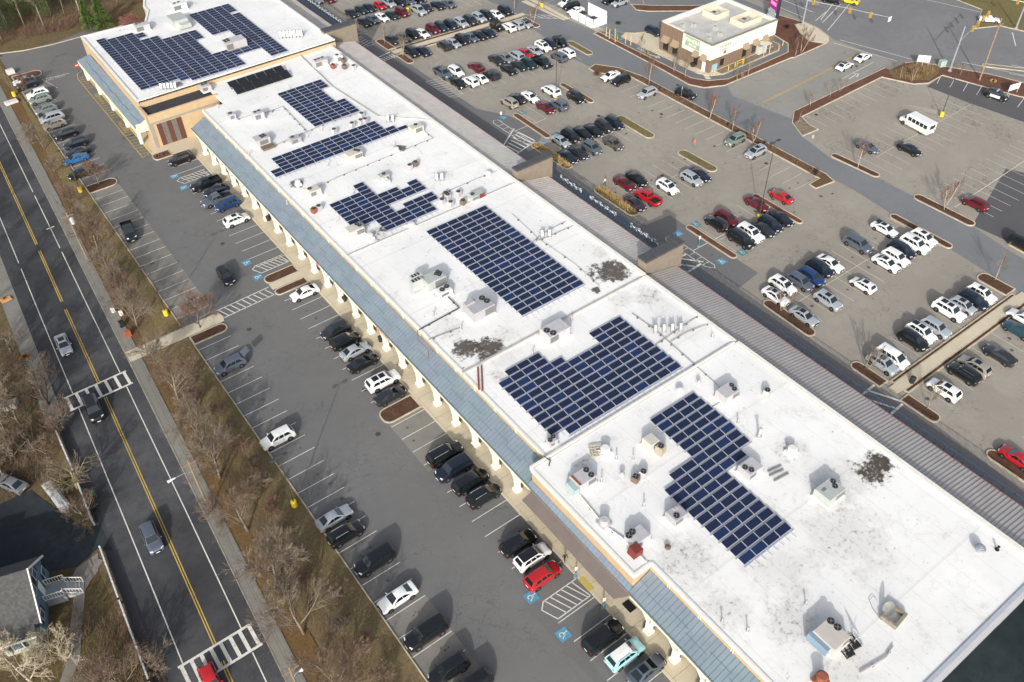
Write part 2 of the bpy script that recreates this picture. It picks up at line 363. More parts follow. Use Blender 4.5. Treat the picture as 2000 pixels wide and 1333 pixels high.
# walkways between rows
def walkway(x0, x1, y0, y1, yl, yh, dx=.0):
    b = MB(); b.poly([(x0, y0), (x1, y0+dx), (x1, y1+dx), (x0, y1)], .15); o = struct('path', b, CONC)
    for a, c in ((y1, yh), (yl, y0)):
        q = [(x0+1.5, a), (x1-1.5, a+dx), (x1-1.5, c+dx), (x0+1.5, c)]; island(q, MULCH)
walkway(90.6, 124.6, 34.6, 36.1, 33.8, 36.85); walkway(90.6, 127.5, 170.9, 172.4, 169.9, 173.6, -2.2)
island(nose(89.9, 91.9, 36.9, 42.4, .9, '+y'), MULCH); island(nose(90.0, 92.0, 28.2, 33.8, .9, '-y'), MULCH)
island(nose(121.9, 124.6, 37.0, 42.6, 1.1, '+y'), MULCH)
island(nose(90.4, 92.6, 173.6, 180.0, .9, '+y'), MULCH_RED); island(nose(90.4, 92.4, 164.4, 169.9, .9, '-y'), MULCH_RED); island(nose(124.6, 126.6, 161.2, 167.6, .9, '-y'), MULCH_RED)
# long kerbed strip between rows and drive aisle
island([(121.0, 137), (120.8, 134.6), (122.2, 132.6), (125.2, 132.2), (125.6, 128), (125.6, 76.5), (122.6, 76.4), (122.4, 74.6), (127.0, 74), (127.9, 76.5), (127.9, 126.4), (126.5, 133), (123.5, 137.6)], soil('strip_bed', (112, 98, 70), (120, 92, 76), (100, 74, 60), .35, 3, (120, 112, 72)))
# cafe surroundings
island([(133.6, 150), (133.3, 127.4), (132.9, 117.5), (134.4, 114.4), (138.6, 112.3), (159.9, 112.0), (160.5, 111.6), (172.4, 111.8), (175.1, 113.8), (177.2, 121.8), (175.4, 130), (165, 136.5), (164.6, 130), (165.9, 122), (165, 117.4), (161.5, 114.4), (141.5, 114.0), (137.4, 116.2), (135.6, 119.4), (135.2, 150)], MULCH_RED)
b = MB(); b.poly([(135.25, 150), (135.65, 119.5), (137.5, 116.3), (141.5, 114.1), (161.4, 114.5), (164.9, 117.6), (165.7, 122), (164.4, 130), (161, 134.6), (140, 143.8), (137.8, 150)], .012); struct('drive_through_lane', b, asphalt('asphalt_lane', (112, 114, 117), .06, 0, .25, 22))
island([(137.6, 144.6), (138.1, 120), (139.6, 117.3), (142.5, 116.0), (160.8, 116.2), (163.2, 118), (163.4, 121), (161.4, 121.8), (161.4, 134), (141.4, 143.9), (139.8, 145.6)], CONC, 'path')
b = MB(); b.poly([(142.0, 116.35), (160.6, 116.5), (162.9, 118.2), (163, 120.8), (161.2, 121.4), (161.2, 118.2), (142, 118.2)], .16); struct('stone_bed', b, RIVER)
b = MB(); b.prism([(175.2, 113.9), (173.4, 112.2), (171.4, 111.9), (169.6, 115), (171.6, 119.4), (174.2, 123), (176.8, 122.4), (177, 119)], .05, .17); struct('path', b, CONC)
# mulch edge of the cracked lot
island([(135.0, 88.2), (137.6, 93.0), (141.5, 95.8), (174.3, 96.0), (179.8, 93.6), (182.4, 88.7), (187, 80), (191, 66), (200, 40), (196, 40), (187.4, 62), (182.6, 70.4), (178.6, 85.9), (173.2, 85.7), (170.4, 87.4), (168.8, 91), (167.8, 93.6), (141, 93.2), (139.8, 90.4), (139.6, 87.8)], MULCH_RED)
b = MB(); b.poly([(135.4, 88.4), (137.8, 92.6), (140.3, 92.9), (139.5, 88.1)], .12); struct('stone_bed', b, RIVER)
b = MB(); b.poly([(171, 94.4), (179.2, 93.2), (181.4, 88.4), (178, 86.8), (174.5, 86.4), (171.4, 88.6), (169.6, 92)], .125); struct('dry_bed', b, soil('dry_planting', (126, 108, 78), (140, 122, 88), (104, 84, 64), .5, 3))
b = MB(); b.box(172, 178.4, 94.6, 95.9, .1, .18); b.prism([(183.5, 87.5), (184.9, 88), (203, 42), (201.5, 41.6)], .0, .14); struct('path', b, CONC_OLD)
island([(205, 95), (212.4, 98.4), (216, 100), (217, 112), (240, 112), (240, 84), (212.5, 86.5), (211, 92)], soil('verge_far', (128, 120, 82), (118, 110, 72), (140, 130, 92), .2, 2))
island(capsule((189.6, 83.5), (206, 60), 1.6), CONC_OLD)
b = MB(); b.poly([(131.4, 176), (133.1, 176), (133.4, 160.4), (132.7, 160)], .1); b.poly([(134, 215), (136.2, 215), (134.6, 160), (133.5, 160)], .11); struct('path', b, CONC)
island([(150.6, 153.6), (152, 157), (156.4, 152.4), (163, 147), (166, 144.6), (161, 144.2), (152.4, 151)], MULCH_RED)
# ---------------------------------------------------------------- painted markings
p = MB(); pw = MB(); py = MB(); pb = MB(); pbw = MB()
Z = .03
S = 2.772
for i in range(-2, 26):                                      # stalls along the verge
    y = 40.2+S*i
    if y < 104: p.strip((16.0, y), (21.2, y), .11, Z)
for i in range(16): p.strip((16.0, 112.9+S*i), (21.3, 112.9+S*i), .11, Z)
for i in range(17): p.strip((16.1, 163+S*i), (21.4, 163.2+S*i), .11, Z)
for i in range(-3, 5): p.strip((31.3, 26.0+S*i-.6), (36.6, 26.0+S*i-.6), .11, Z)
for i in range(13): p.strip((31.3, 43.0+S*i-.55), (36.6, 43.0+S*i-.55), .11, Z)
for i in range(11): p.strip((31.3, 78.6+S*i), (36.6, 78.6+S*i), .11, Z)
for i in range(16): 
    y = 117.2+S*i
    if not 140 < y < 144: p.strip((31.3, y), (36.6, y), .11, Z)
def hatch(mb, x0, x1, y0, y1, n, z=Z, wd=.14, tip=True, sl=1.1):
    for y in (y0, y1): mb.strip((x0, y), (x1, y), wd, z)
    if tip: mb.strip((x0, y0), (x0-.8, (y0+y1)/2+.6), wd, z); mb.strip((x0-.8, (y0+y1)/2+.6), (x0, y1), wd, z)
    for i in range(n):
        x = x0+(x1-x0)*(i+.2)/n; mb.strip((x, y1), (min(x1, x+sl), y0), wd, z)
hatch(p, 31.6, 36.4, 36.9, 39.6, 6); hatch(p, 31.4, 36.4, 115.2, 117.6, 7); hatch(p, 31.3, 36.3, 149.2, 151.6, 7)
p.strip((21.7, 108.5), (30.8, 108.8), .16, Z); p.strip((21.7, 110.8), (30.8, 111.1), .16, Z)
for i in range(9): p.strip((22+i, 110.8), (22.8+i, 108.6), .16, Z)
def ada(mb_b, mb_w, x, y, s=1.4, rot=0, z=.036):
    c, q = math.cos(rot), math.sin(rot)
    def T(a, b_): return (x+(a*c-b_*q)*s, y+(a*q+b_*c)*s)
    mb_b.poly([T(-.5, -.5), T(.5, -.5), T(.5, .5), T(-.5, .5)], z)
    pts = [T(.16*math.cos(t)-.04, .24*math.sin(t)*.75-.12) for t in [math.radians(100+i*23) for i in range(10)]]
    mb_w.path(pts, .08*s, z+.01); mb_w.path([T(-.06, .28), T(-.04, .02), T(.14, .02), T(.24, -.24), T(.33, -.2)], .08*s, z+.014)
    mb_w.path([T(-.05, .14), T(.13, .12)], .06*s, z+.018); mb_w.poly([T(-.06+.075*math.cos(t), .35+.075*math.sin(t)) for t in [i*math.pi/4 for i in range(8)]], z+.018)
RA = -math.pi/2
for x, y in ((30.9, 40.9), (30.9, 35.1), (30.5, 113.0+1.6), (30.6, 119.3), (30.7, 148), (30.7, 152.9)): ada(pb, p, x, y, 1.45, RA)
for x, y in ((93.2, 80.4), (93.4, 70.4), (93.3, 118.4), (93.1, 131.4)): ada(pb, p, x, y, 1.5)
for x, y in ((97.6, 80.4), (97.9, 70.0), (97.5, 119.2), (97.4, 130.6)): ada(pbw, pw, x, y, 1.5)
# right lot stalls
X0, DX = 92.2, 2.53
def row(y0, y1, ks, mid=None, sl=0, mb=pw):
    for k_ in ks:
        x = X0+DX*k_; mb.strip((x, y0+sl*(x-93)), (x, y1+sl*(x-93)), .1, Z-.005)
    if mid: mb.strip((X0+DX*ks[0], mid+sl*(X0+DX*ks[0]-93)), (X0+DX*ks[-1], mid+sl*(X0+DX*ks[-1]-93)), .12, Z)
K = lambda a, b_: list(range(a, b_))
row(50.7, 61.2, K(0, 14), 56); row(36.9, 42.1, K(1, 13)); row(28.6, 33.7, K(1, 14)); row(69.4, 80, K(2, 8), 74.7)
row(88.4, 93.6, K(2, 8)); row(93.6, 99, K(1, 8), 93.6); row(107.6, 118, K(1, 8), 112.8); row(125, 136.4, K(2, 8), 131)
row(144.2, 155.2, K(1, 14), 149.8, -.1); row(163.4, 168.6, K(1, 14), None, -.12); row(173.8, 179, K(1, 14), None, -.12); row(186.6, 198, K(0, 14), 192.4, -.2); row(204, 214, K(0, 14), 209, -.2)
row(10, 20, K(2, 14), 15)
for i in range(20): pw.strip((119.2, 129.8-2.79*i), (124.6, 129.8-2.79*i), .1, Z-.005)
for i in range(11):                                             # cracked lot, faded bays
    pw.strip((142+2.7*i, 93.0), (142+2.7*i, 87.6), .1, Z-.005)
for i in range(13): pw.strip((137.5+2.66*i, 69), (137.5+2.66*i, 80), .08, Z-.005)
pw.strip((140, 74.5), (172, 75.0), .1, Z)
for i in range(12): pw.strip((139.6+2.66*i, 50), (139.6+2.66*i, 61.4), .1, Z)
p.strip((137, 55.8), (172, 56.8), .12, Z)
for i in range(12): p.strip((179.6+.64*i*1.0, 86.6-2.75*i*1.02), (174.6+.62*i, 84.6-2.7*i), .11, Z)
for i in range(5):
    q = [(160.6+3.2*t, 80.2+.75*i-4.2*t*t) for t in (0, .4, .8, 1.2)]; pw.path(q, .1, Z)
row(152, 158, [])
for i in range(5): pw.strip((143.5+2.8*i, 163.0-2.0*i), (146.6+2.8*i, 167.4-2.0*i), .1, Z)
for i in range(8): pw.strip((134.8, 160.6+2.75*i), (140.2, 160.6+2.75*i), .1, Z)
# hatched aisles, crosswalks
for (y0, y1) in ((69.9, 80.9), (119.4, 131.6)):
    p.path([(90.8, y0+.6), (90.3, y0+1.4), (90.2, y1-.9), (90.7, y1), (91.7, y1-.2), (91.8, y0+.6), (91.3, y0), (90.8, y0+.6)], .13, Z)
    for i in range(6): p.strip((90.25, y0+1.8+1.6*i), (91.8, y0+1.8+1.6*i), .12, Z)
    p.strip((91.8, (y0+y1)/2), (99.6, (y0+y1)/2), .13, Z)
for y in (71.9, 75.3): p.strip((84, y-.2), (90.2, y+.2), .4, Z)
for i in range(3): p.strip((84.6+2*i, 75.2), (87.0+2*i, 72.2), .35, Z)
for y in (33.0, 37.6): p.strip((84.5, y-.2), (89.8, y+.1), .35, Z)
for i in range(3): p.strip((84.4+1.9*i, 37.5), (86.4+1.9*i, 33.3), .32, Z)
p.strip((84, 120.6), (92.2, 126.4), .3, Z); p.strip((84, 117.6), (92.4, 119.8), .3, Z)
for i in range(8): p.strip((85+i, 121-.0*i+.55*i), (85.6+i, 118.0+.3*i), .35, Z)
p.strip((84.5, 171.4), (90.4, 172.6), .3, Z); p.strip((84.5, 168.8), (90.4, 170.0), .3, Z)
for i in range(8): p.strip((84.8+.75*i, 171.2), (85.2+.75*i, 169.2), .3, Z)
p.path([(91.2, 184.5), (89.4, 186), (88.8, 190), (90.6, 194), (92, 195)], .14, Z)
for i in range(6): p.strip((89.2, 186.4+1.4*i), (92, 186.0+1.4*i), .12, Z)
hatch(p, 86.5, 89.6, 178.6, 184, 1, tip=False)
for i in range(5): p.strip((86.6, 179+1.1*i), (89.4, 180+1.1*i), .2, Z)
for (x0, x1, y0, y1) in ((89.0, 92.4, 144.6, 155.0),):
    p.path([(x0, y1), (x0+.3, y0+1), (x0+1.6, y0), (x1, y0+.4), (x1, y1)], .13, Z)
    for i in range(9): p.strip((x0+.2, y0+1.4+1.1*i), (x1, y0+.6+1.1*i), .12, Z)
for y in (160.6, 163.2): p.strip((127.4, y+6.4), (133.6, y), .14, Z)
for i in range(5): p.strip((128+1.2*i, 168.6-1.2*i), (128.6+1.2*i, 165.6-1.1*i), .2, Z)
for x in (135.2, 136.6): p.strip((x, 146), (x, 159.8), .12, Z)
for i in range(9): p.strip((135.2, 146.4+1.6*i), (136.6, 146.4+1.6*i), .12, Z)
for x in (0, 1): p.strip((136.4+1.4*x, 143.6+.8*x), (139.6+.4*x, 143.2+1.4*x), .12, Z)
pw.poly([(137.6, 116.9), (138.6, 116.2), (139.6, 118.4), (138.8, 119)], Z)
# entry road, highway lines
for d in (-.15, .15):
    py.path([(139.6, 102.2+d), (152, 102.7+d), (164.4, 103.2+d), (174.2, 104.2+d)], .14, Z)
p.strip((160.6, 98.6), (172.4, 99.2), .13, Z); p.path([(161.6, 97.6), (164.4, 97.9), (165.0, 99.0)], .22, Z); p.path([(163.6, 97.1), (165.4, 97.8), (164.6, 98.6)], .3, Z)
p.strip((137.2, 87.2), (136, 86.4), .4, Z)
for a, c in (((180.3, 94.3), (175.9, 111.0)), ((177.0, 95.9), (173.4, 111.0)), ((177.8, 116.1), (194.5, 122.6)), ((179.9, 121.4), (186, 123.2)), ((181.3, 121.0), (200.4, 129)), ((180.3, 119.7), (200.4, 126.6)),
             ((179.2, 124), (179.8, 160)), ((183.4, 125), (183.6, 160)), ((188, 127), (187.6, 165)), ((194.6, 79.5), (206, 52)), ((187.6, 87.0), (203.6, 46)), ((190.6, 77.6), (197, 62)), ((211.1, 112.0), (214.6, 99.4)), ((215.4, 115), (217.4, 104)), ((211, 112), (205.6, 165)), ((215.4, 115), (211, 165)), ((208.4, 84.2), (214, 66)), ((204, 84), (210, 88.4))): p.strip(a, c, .18, Z)
# yellow no-parking zone by the corner store
py.path([(28.2, 163.4), (28.15, 206), (28.8, 208.6), (30.0, 209)], .16, Z); py.strip((28.2, 163.4), (29.9, 164.2), .16, Z); py.strip((30.0, 164.2), (30.0, 207.5), .12, Z)
for i in range(33):
    if i in (10, 11, 12, 13, 23, 24, 25, 26): continue
    py.strip((28.25, 165+1.29*i), (30.0, 164.6+1.29*i), .13, Z)
yk = MB(); yk.strip((30.3, 164), (30.3, 207), .35, .152); struct('kerb_paint', yk, YELL2)
def text_mesh(s, size, extrude=0):
    cu = bpy.data.curves.new('lettering', 'FONT'); cu.body = s; cu.size = size; cu.extrude = extrude; cu.align_x = 'CENTER'; cu.align_y = 'CENTER'
    t = bpy.data.objects.new('lettering', cu); COL.objects.link(t); bpy.context.view_layer.update()
    me = bpy.data.meshes.new_from_object(t.evaluated_get(bpy.context.evaluated_depsgraph_get())); bpy.data.objects.remove(t); return me
def text(s, size, mt, loc, rot, name='lettering', parent=None, kind=None, extrude=0):
    me = text_mesh(s, size, extrude); me.materials.append(mt); o = link(name, me, parent, loc); o.rotation_euler = rot
    if kind: o['kind'] = kind
    return o
Q = math.pi/2
for (s, y) in (('FIRE', 179.6), ('LANE', 176.9), ('NO', 195.2), ('PARKING', 192.2)): text(s, 1.2 if len(s) < 6 else .95, YELLOW, (29.1, y, Z), (0, 0, -Q), 'road_lettering', None, 'structure')
text('NO PKG', 1.1, WHITEW, (24.2, 209.6, Z), (0, 0, 0), 'road_lettering', None, 'structure')
p.strip((21.6, 210.7), (27.4, 209.9), .15, Z); p.strip((21.6, 210.7), (23.2, 204.4), .12, Z)
text('DRIVE\nTHRU', 1.1, WHITE, (137.0, 136.4, Z), (0, 0, -Q*.95), 'road_lettering', None, 'structure'); p.path([(136.3, 133.6), (136.9, 131.4)], .3, Z); p.path([(136.4, 131.8), (136.9, 130.6), (137.5, 131.8)], .3, Z)
struct('parking_lines_white', p, WHITE); struct('parking_lines_worn', pw, WHITEW); struct('parking_lines_yellow', py, YELLOW); struct('accessible_symbols', pb, BLUEP); struct('accessible_symbols_worn', pbw, BLUEW)
oil = MB(); oz = random.Random(9)
def spot(x, y, r):
    n = 11; oil.poly([(x+r*oz.uniform(.5, 1.1)*math.cos(2*math.pi*i/n), y+r*oz.uniform(.5, 1.1)*math.sin(2*math.pi*i/n)) for i in range(n)], .012)
for i in range(26): spot(19.6+oz.uniform(-.9, .5), 41.6+2.772*(i % 23)+oz.uniform(-.3, .3), oz.uniform(.12, .34))
for i in range(24): spot(33+oz.uniform(-1, .6), 44+2.772*i+oz.uniform(-.3, .3), oz.uniform(.12, .36))
for k_ in range(13):
    for y in (54, 58.6, 39.2, 31, 72, 77, 91, 96, 110.6, 115): 
        if oz.random() < .7: spot(X0+DX*(k_+.5)+oz.uniform(-.3, .3), y+oz.uniform(-1.2, 1.2), oz.uniform(.14, .42))
struct('oil_stains', oil, asphalt('oil_stain', (96, 92, 86), .2, 0, .8, 51))
dr = MB()
for x, y in ((29.5, 126.9), (24.0, 103.6), (31.9, 81.4), (37.9, 60.8), (28.6, 29.4), (29.2, 73), (119.5, 112), (109, 119.6), (128.5, 95), (122, 86), (144, 92), (168, 100.4), (131, 119), (110.6, 125.6), (4.6, 128)): dr.cyl(x, y, .0, .026, .38, 14)
struct('manhole_covers', dr, M('iron_cover', (70, 66, 62), .8, var=.2, vs=6))

# ================================================================ building
TAN = M('stucco_tan', (190, 166, 132), .85, var=.06, vs=.8); CREAM = M('cream_trim', (232, 222, 194), .75, var=.04, vs=.6)
TRIM = M('edge_metal', (214, 208, 194), .5, .3, var=.05); GREYW = M('grey_soffit', (150, 145, 136), .8, var=.08)
def roofmat(name, stains=(), base=(237, 237, 235), patch=.07):
    mt = newmat(name); q = NT(mt); c = lin(base)
    col = q.mix(q.rng(q.noise(.09, 5, .6), .35, .65), [x*(1-patch) for x in c], c)
    col = q.mix(q.rng(q.noise(.7, 6, .75), .52, .75, 0, .35), col, [x*.8 for x in c])
    d = q.mth('MULTIPLY', q.rng(q.noise(2.2, 5, .8), .6, .7), q.rng(q.noise(.25, 3, .6), .5, .68)); col = q.mix(q.mth('MULTIPLY', d, .35), col, lin((150, 142, 130)))
    xyz = q.n('ShaderNodeSeparateXYZ'); q.l(q.co(), xyz.inputs[0])
    for ax, st, am in (('X', 3.05, .22), ('Y', 14.0, .15)):
        fr = q.mth('FRACT', q.mth('DIVIDE', xyz.outputs[ax], st)); ln = q.rng(fr, .0, .035, 1, 0); col = q.mix(q.mth('MULTIPLY', ln, am), col, lin((120, 116, 108)))
    vo = q.n('ShaderNodeTexVoronoi'); vo.inputs['Scale'].default_value = .12; q.l(q.co(), vo.inputs['Vector']); vs_ = q.n('ShaderNodeSeparateColor'); q.l(vo.outputs['Color'], vs_.inputs[0])
    col = q.mix(q.mth('MULTIPLY', vs_.outputs[0], .1), col, lin((190, 196, 200)))
    pd = q.mth('MULTIPLY', q.rng(q.noise(.28, 4, .6, None, .8), .55, .7), q.rng(q.noise(1.2, 5, .8), .35, .65)); col = q.mix(q.mth('MULTIPLY', pd, .3), col, lin((150, 142, 128)))
    edge = q.noise(.28, 4, .6, None, .8); rg = q.mth('MULTIPLY', q.rng(edge, .535, .55), q.rng(edge, .55, .57, 1, 0)); col = q.mix(q.mth('MULTIPLY', rg, .09), col, lin((120, 108, 92)))
    sp = q.noise(1.7, 7, .74)
    for (x, y, z, r, k_, th) in stains:
        s = q.sphere((x, y, z), r); ms = q.mth('MULTIPLY', s, q.rng(sp, th-.04, th+.2))
        if th < .5: ms = q.rng(q.mth('ADD', q.mth('MULTIPLY', s, .75), q.mth('MULTIPLY', q.mth('SUBTRACT', q.noise(1.5, 7, .72), .5), 2.2)), .26, .66)
        col = q.mix(q.mth('MULTIPLY', ms, k_), col, lin((44, 38, 33)))
        col = q.mix(q.mth('MULTIPLY', s, .22*k_), col, lin((140, 130, 116)))
    q.l(col, q.b.inputs['Base Color']); q.b.inputs['Roughness'].default_value = .55; q.b.inputs['Specular IOR Level'].default_value = .35
    return mt
RZ = 6.9
R_E = roofmat('roof_membrane_near', [(70.9, 26.2, RZ, 3.0, 1.0, .42), (72.7, 26.6, RZ, 2.6, 1.0, .42), (65.6, 34.3, RZ, 2.6, .8, .5), (61.6, 22.2, RZ, 6.5, .95, .55), (44.9, 31.4, RZ, 4.5, 1.0, .53), (48, 19.4, RZ, 3.5, .95, .53), (44, 24.5, RZ, 3.5, .9, .55), (66, 28, RZ, 5, .7, .57), (44.5, 48.6, RZ, 2, .7, .5), (52, 24, RZ, 5, .8, .57), (49, 13, RZ, 4, .8, .56)])
R_D = roofmat('roof_membrane_mid', [(72.2, 66.2, RZ, 3.0, .95, .5), (68.6, 68.6, RZ, 3.4, .8, .54), (45, 66.4, RZ, 1.8, .8, .5), (48, 68, RZ, 3, .6, .56), (71, 58, RZ, 3, .6, .56)])
R_C = roofmat('roof_membrane_long', [(71.2, 73.6, RZ, 4.2, .95, .49), (73.6, 78, RZ, 2.5, .8, .52), (47, 71.4, RZ, 3.4, .95, .47), (44.5, 73.4, RZ, 2.8, .95, .49), (44.4, 78, RZ, 4, .8, .54), (66.8, 71.8, RZ, 1.1, .95, .45), (50.5, 72.5, RZ, 2.6, .6, .55)])
R_B = roofmat('roof_membrane_far', [(48.2, 103.8, RZ, 2.6, 1.0, .5), (49.4, 104.6, RZ, 1.3, .9, .42), (44.7, 125.4, RZ, 2.2, .85, .48), (64.6, 124.2, RZ, 1.7, .9, .47), (66, 112, RZ, 3, .7, .56), (48, 132, RZ, 2.8, .8, .54), (46, 143, RZ, 2.5, .7, .55), (72, 137, RZ, 3, .6, .56), (54, 110, RZ, 4, .6, .57)])
R_A = roofmat('roof_membrane_store', [(38.6, 186, 7.9, 2, .5, .55), (41.3, 172, 7.9, 1.6, .7, .48), (52, 198, 7.9, 4, .7, .55)])
CANB = None
def seam_metal(name, rgb, rough=.45):
    mt = newmat(name); q = NT(mt); c = lin(rgb)
    v = q.n('ShaderNodeTexVoronoi'); v.inputs['Scale'].default_value = .3; q.l(q.co(), v.inputs['Vector'])
    col = q.mix(q.rng(q.noise(.4, 5, .7), .3, .7), [x*.9 for x in c], [x*1.08 for x in c]); col = q.mix(.05, col, v.outputs['Color'], 'SOFT_LIGHT')
    q.l(col, q.b.inputs['Base Color']); q.b.inputs['Roughness'].default_value = rough; q.b.inputs['Metallic'].default_value = .1; return mt
BLUEM = seam_metal('blue_metal_roof', (128, 141, 151)); BLUED = M('blue_seam', (106, 122, 135), .5, .1)
GREYM = seam_metal('grey_metal_roof', (188, 182, 178)); GREYD = M('grey_seam', (150, 146, 144), .5, .3); GREYM2 = seam_metal('pale_metal_roof', (204, 198, 192))
DARKCAP = M('dark_coping', (74, 74, 78), .7, var=.1); BRNWALL = M('taupe_stucco', (132, 122, 108), .85, var=.08)
SHADEGLASS = M('shop_glass', (40, 48, 54), .12, .2); WHITEP = M('white_paint', (236, 234, 226), .6, var=.03)
bl = thing('shopping_center', 'long white-roofed shopping centre with blue canopy and solar panels', 'shopping centre', (0, 0, 0))
XF, XR = 41.45, 75.0
# body
b = MB(); b.box(XF, XR-.1, 7.16, 160.8, 0, 6.6); b.box(38.95, XF, 33.1, 51.2, 3.9, 6.6); obj('wall', b, TAN, bl)
def roof(name, x0, x1, y0, y1, z, mt, cop=TRIM, par=.28, parl=True):
    b = MB(); b.box(x0, x1, y0, y1, 6.5, z); o = obj(name, b, mt, bl)
    w_ = .4
    for q in ((x0-.06, x0+w_*.6, y0, y1, 6.4, z+.12), (x1-w_*1.6, x1, y0, y1, 6.4, z+par)): obj('coping', MB().box(*q), cop, o)
    return o
CREAMW = M('white_coping', (226, 224, 214), .6, var=.05)
roof('roof', XF, XR, 7.1, 33.1, 6.9, R_E, CREAMW); 
b = MB(); b.poly([(38.95, 33.1), (XR-.7, 33.1), (XR-.7, 51.2), (38.95, 51.2)], 6.905); b.poly([(XF, 7.1), (XR-.7, 7.1), (XR-.7, 33.1), (XF, 33.1)], 6.906); ro = obj('roof', b, R_E, bl)
b = MB(); 
for q in ((38.85, 39.15, 33.0, 51.3, 6.3, 7.0), (39.15, XF, 33.0, 33.3, 6.3, 7.0), (XR-.6, XR, 33.1, 51.2, 6.3, 7.18), (38.9, XR-.6, 51.3, 51.6, 6.4, 7.14)): obj('coping', MB().box(*q), CREAMW, ro)
obj('wall', MB().box(39, XF, 51.0, 51.25, 3.9, 6.6), TAN, bl)
roof('roof', XF, XR, 51.6, 69.7, 6.75, R_D, CREAMW); roof('roof', XF, XR, 69.9, 102.0, 6.9, R_C, CREAMW); roof('roof', XF, XR, 102.2, 160.8, 6.85, R_B, CREAMW)
b = MB(); b.box(46, XR, 160.8, 170, 6.3, 6.85); obj('roof', b, R_B, bl)
obj('coping', MB().box(XR-.5, XR, 160.8, 172.5, 6.2, 7.1), CREAMW, bl)
for q in ((69.62, 69.95, 6.5, 7.02), (101.95, 102.2, 6.5, 7.0)): obj('roof_divider', MB().box(XF-.02, XR-.6, *q), M('divider_metal', (176, 174, 170), .6, var=.1), bl)
b = MB(); b.box(XF-.1, XR, 6.75, 7.15, 0, 7.05); obj('end_wall', b, M('end_wall_paint', (170, 174, 184), .7, var=.05), bl)
# tan frieze joints
for y in [7+4.6*i for i in range(33)]: obj('frieze_strip', MB().box(XF-.03, XF, y, y+.07, 5.6, 6.88), CREAM, bl); obj('frieze_strip', MB().box(XF-.03, XF, y+.28, y+.35, 5.6, 6.88), CREAM, bl)
# front canopy
EX, EZ0, EZ1, CT = 38.35, 3.25, 4.15, 5.65
def canopy(y0, y1, xt=XF-.02, zt=CT):
    b = MB(); b.add([(EX-.1, y0, EZ1), (EX-.1, y1, EZ1), (xt, y1, zt), (xt, y0, zt)], [(0, 3, 2, 1)]); b.add([(EX-.1, y0, EZ1), (EX-.1, y1, EZ1), (EX-.1, y1, EZ1+.06), (EX-.1, y0, EZ1+.06)], [(0, 3, 2, 1)])
    o = obj('canopy_roof', b, BLUEM, bl)
    r = MB(); n = int((y1-y0)/.62); ex = EX-.08; sl = (zt-EZ1)/(xt-ex)
    for i in range(n+1):
        y = y0+i*(y1-y0)/n; r.hexa([(ex, y-.02, EZ1), (xt, y-.02, zt), (xt, y+.02, zt), (ex, y+.02, EZ1), (ex, y-.02, EZ1+.045), (xt, y-.02, zt+.045), (xt, y+.02, zt+.045), (ex, y+.02, EZ1+.045)])
    y = y0; j = 0
    while y < y1-1 and xt-ex > 1:
        xm = ex+(xt-ex)*(.42 if j % 2 else .56); zm = EZ1+(xm-ex)*sl; e = min(y1, y+3.1)
        r.hexa([(xm-.025, y, zm-.01), (xm+.025, y, zm+.01), (xm+.025, e, zm+.01), (xm-.025, e, zm-.01), (xm-.025, y, zm+.03), (xm+.025, y, zm+.05), (xm+.025, e, zm+.05), (xm-.025, e, zm+.03)]); y = e; j += 1
    obj('canopy_seams', r, BLUED, o)
canopy(7, 33.0); canopy(33.0, 51.3, 38.9, 4.75); canopy(51.3, 160.4)
b = MB(); b.box(EX-.18, EX-.06, 7, 160.4, EZ1-.08, EZ1+.1); obj('gutter', b, M('gutter_blue', (122, 142, 152), .5, .3), bl)
for (y0, y1) in ((7, 33), (50.6, 160.4)):
    b = MB(); b.box(EX, EX+.35, y0, y1, EZ0, EZ1-.02); obj('fascia', b, CREAM, bl)
b = MB(); b.box(EX+.35, XF, 7, 160.4, 3.5, 3.56); obj('soffit', b, GREYW, bl)
b = MB(); b.box(XF-.06, XF-.02, 7.2, 160.4, .5, 3.0); obj('shop_windows', b, SHADEGLASS, bl)
def pillar(y):
    b = MB(); b.bbox(38.62, y, .15, .95, .95, .5, 0, 0, .05); b.box(38.3, 38.94, y-.32, y+.32, .65, 2.5)
    for dy in (-1, 1): b.hexa([(38.32, y+dy*.32, 2.3), (38.92, y+dy*.32, 2.3), (38.92, y+dy*.34, 2.3), (38.32, y+dy*.34, 2.3), (38.32, y+dy*.32, 3.3), (38.92, y+dy*.32, 3.3), (38.92, y+dy*1.1, 3.3), (38.32, y+dy*1.1, 3.3)] if dy > 0 else [(38.32, y-.34, 2.3), (38.92, y-.34, 2.3), (38.92, y-.32, 2.3), (38.32, y-.32, 2.3), (38.32, y-1.1, 3.3), (38.92, y-1.1, 3.3), (38.92, y-.32, 3.3), (38.32, y-.32, 3.3)])
    obj('pillar', b, CREAMW, bl)
for i in range(23): pillar(53.9+4.665*i)
for i in range(6): pillar(29.6-4.1*i)
# flat brown awning of the near entrance
b = MB(); b.hexa([(36.7, 33.6, 3.5), (38.2, 32.6, 3.95), (38.2, 50.3, 3.95), (36.7, 50.3, 3.5), (36.7, 33.6, 3.62), (38.2, 32.6, 4.07), (38.2, 50.3, 4.07), (36.7, 50.3, 3.62)]); aw = obj('awning', b, M('awning_taupe', (112, 104, 100), .8, var=.06, vs=.6), bl)
b = MB(); b.box(38.15, 38.25, 32.6, 50.4, 4.0, 4.16); obj('awning_edge', b, M('copper_edge', (176, 124, 100), .5, .3), aw)
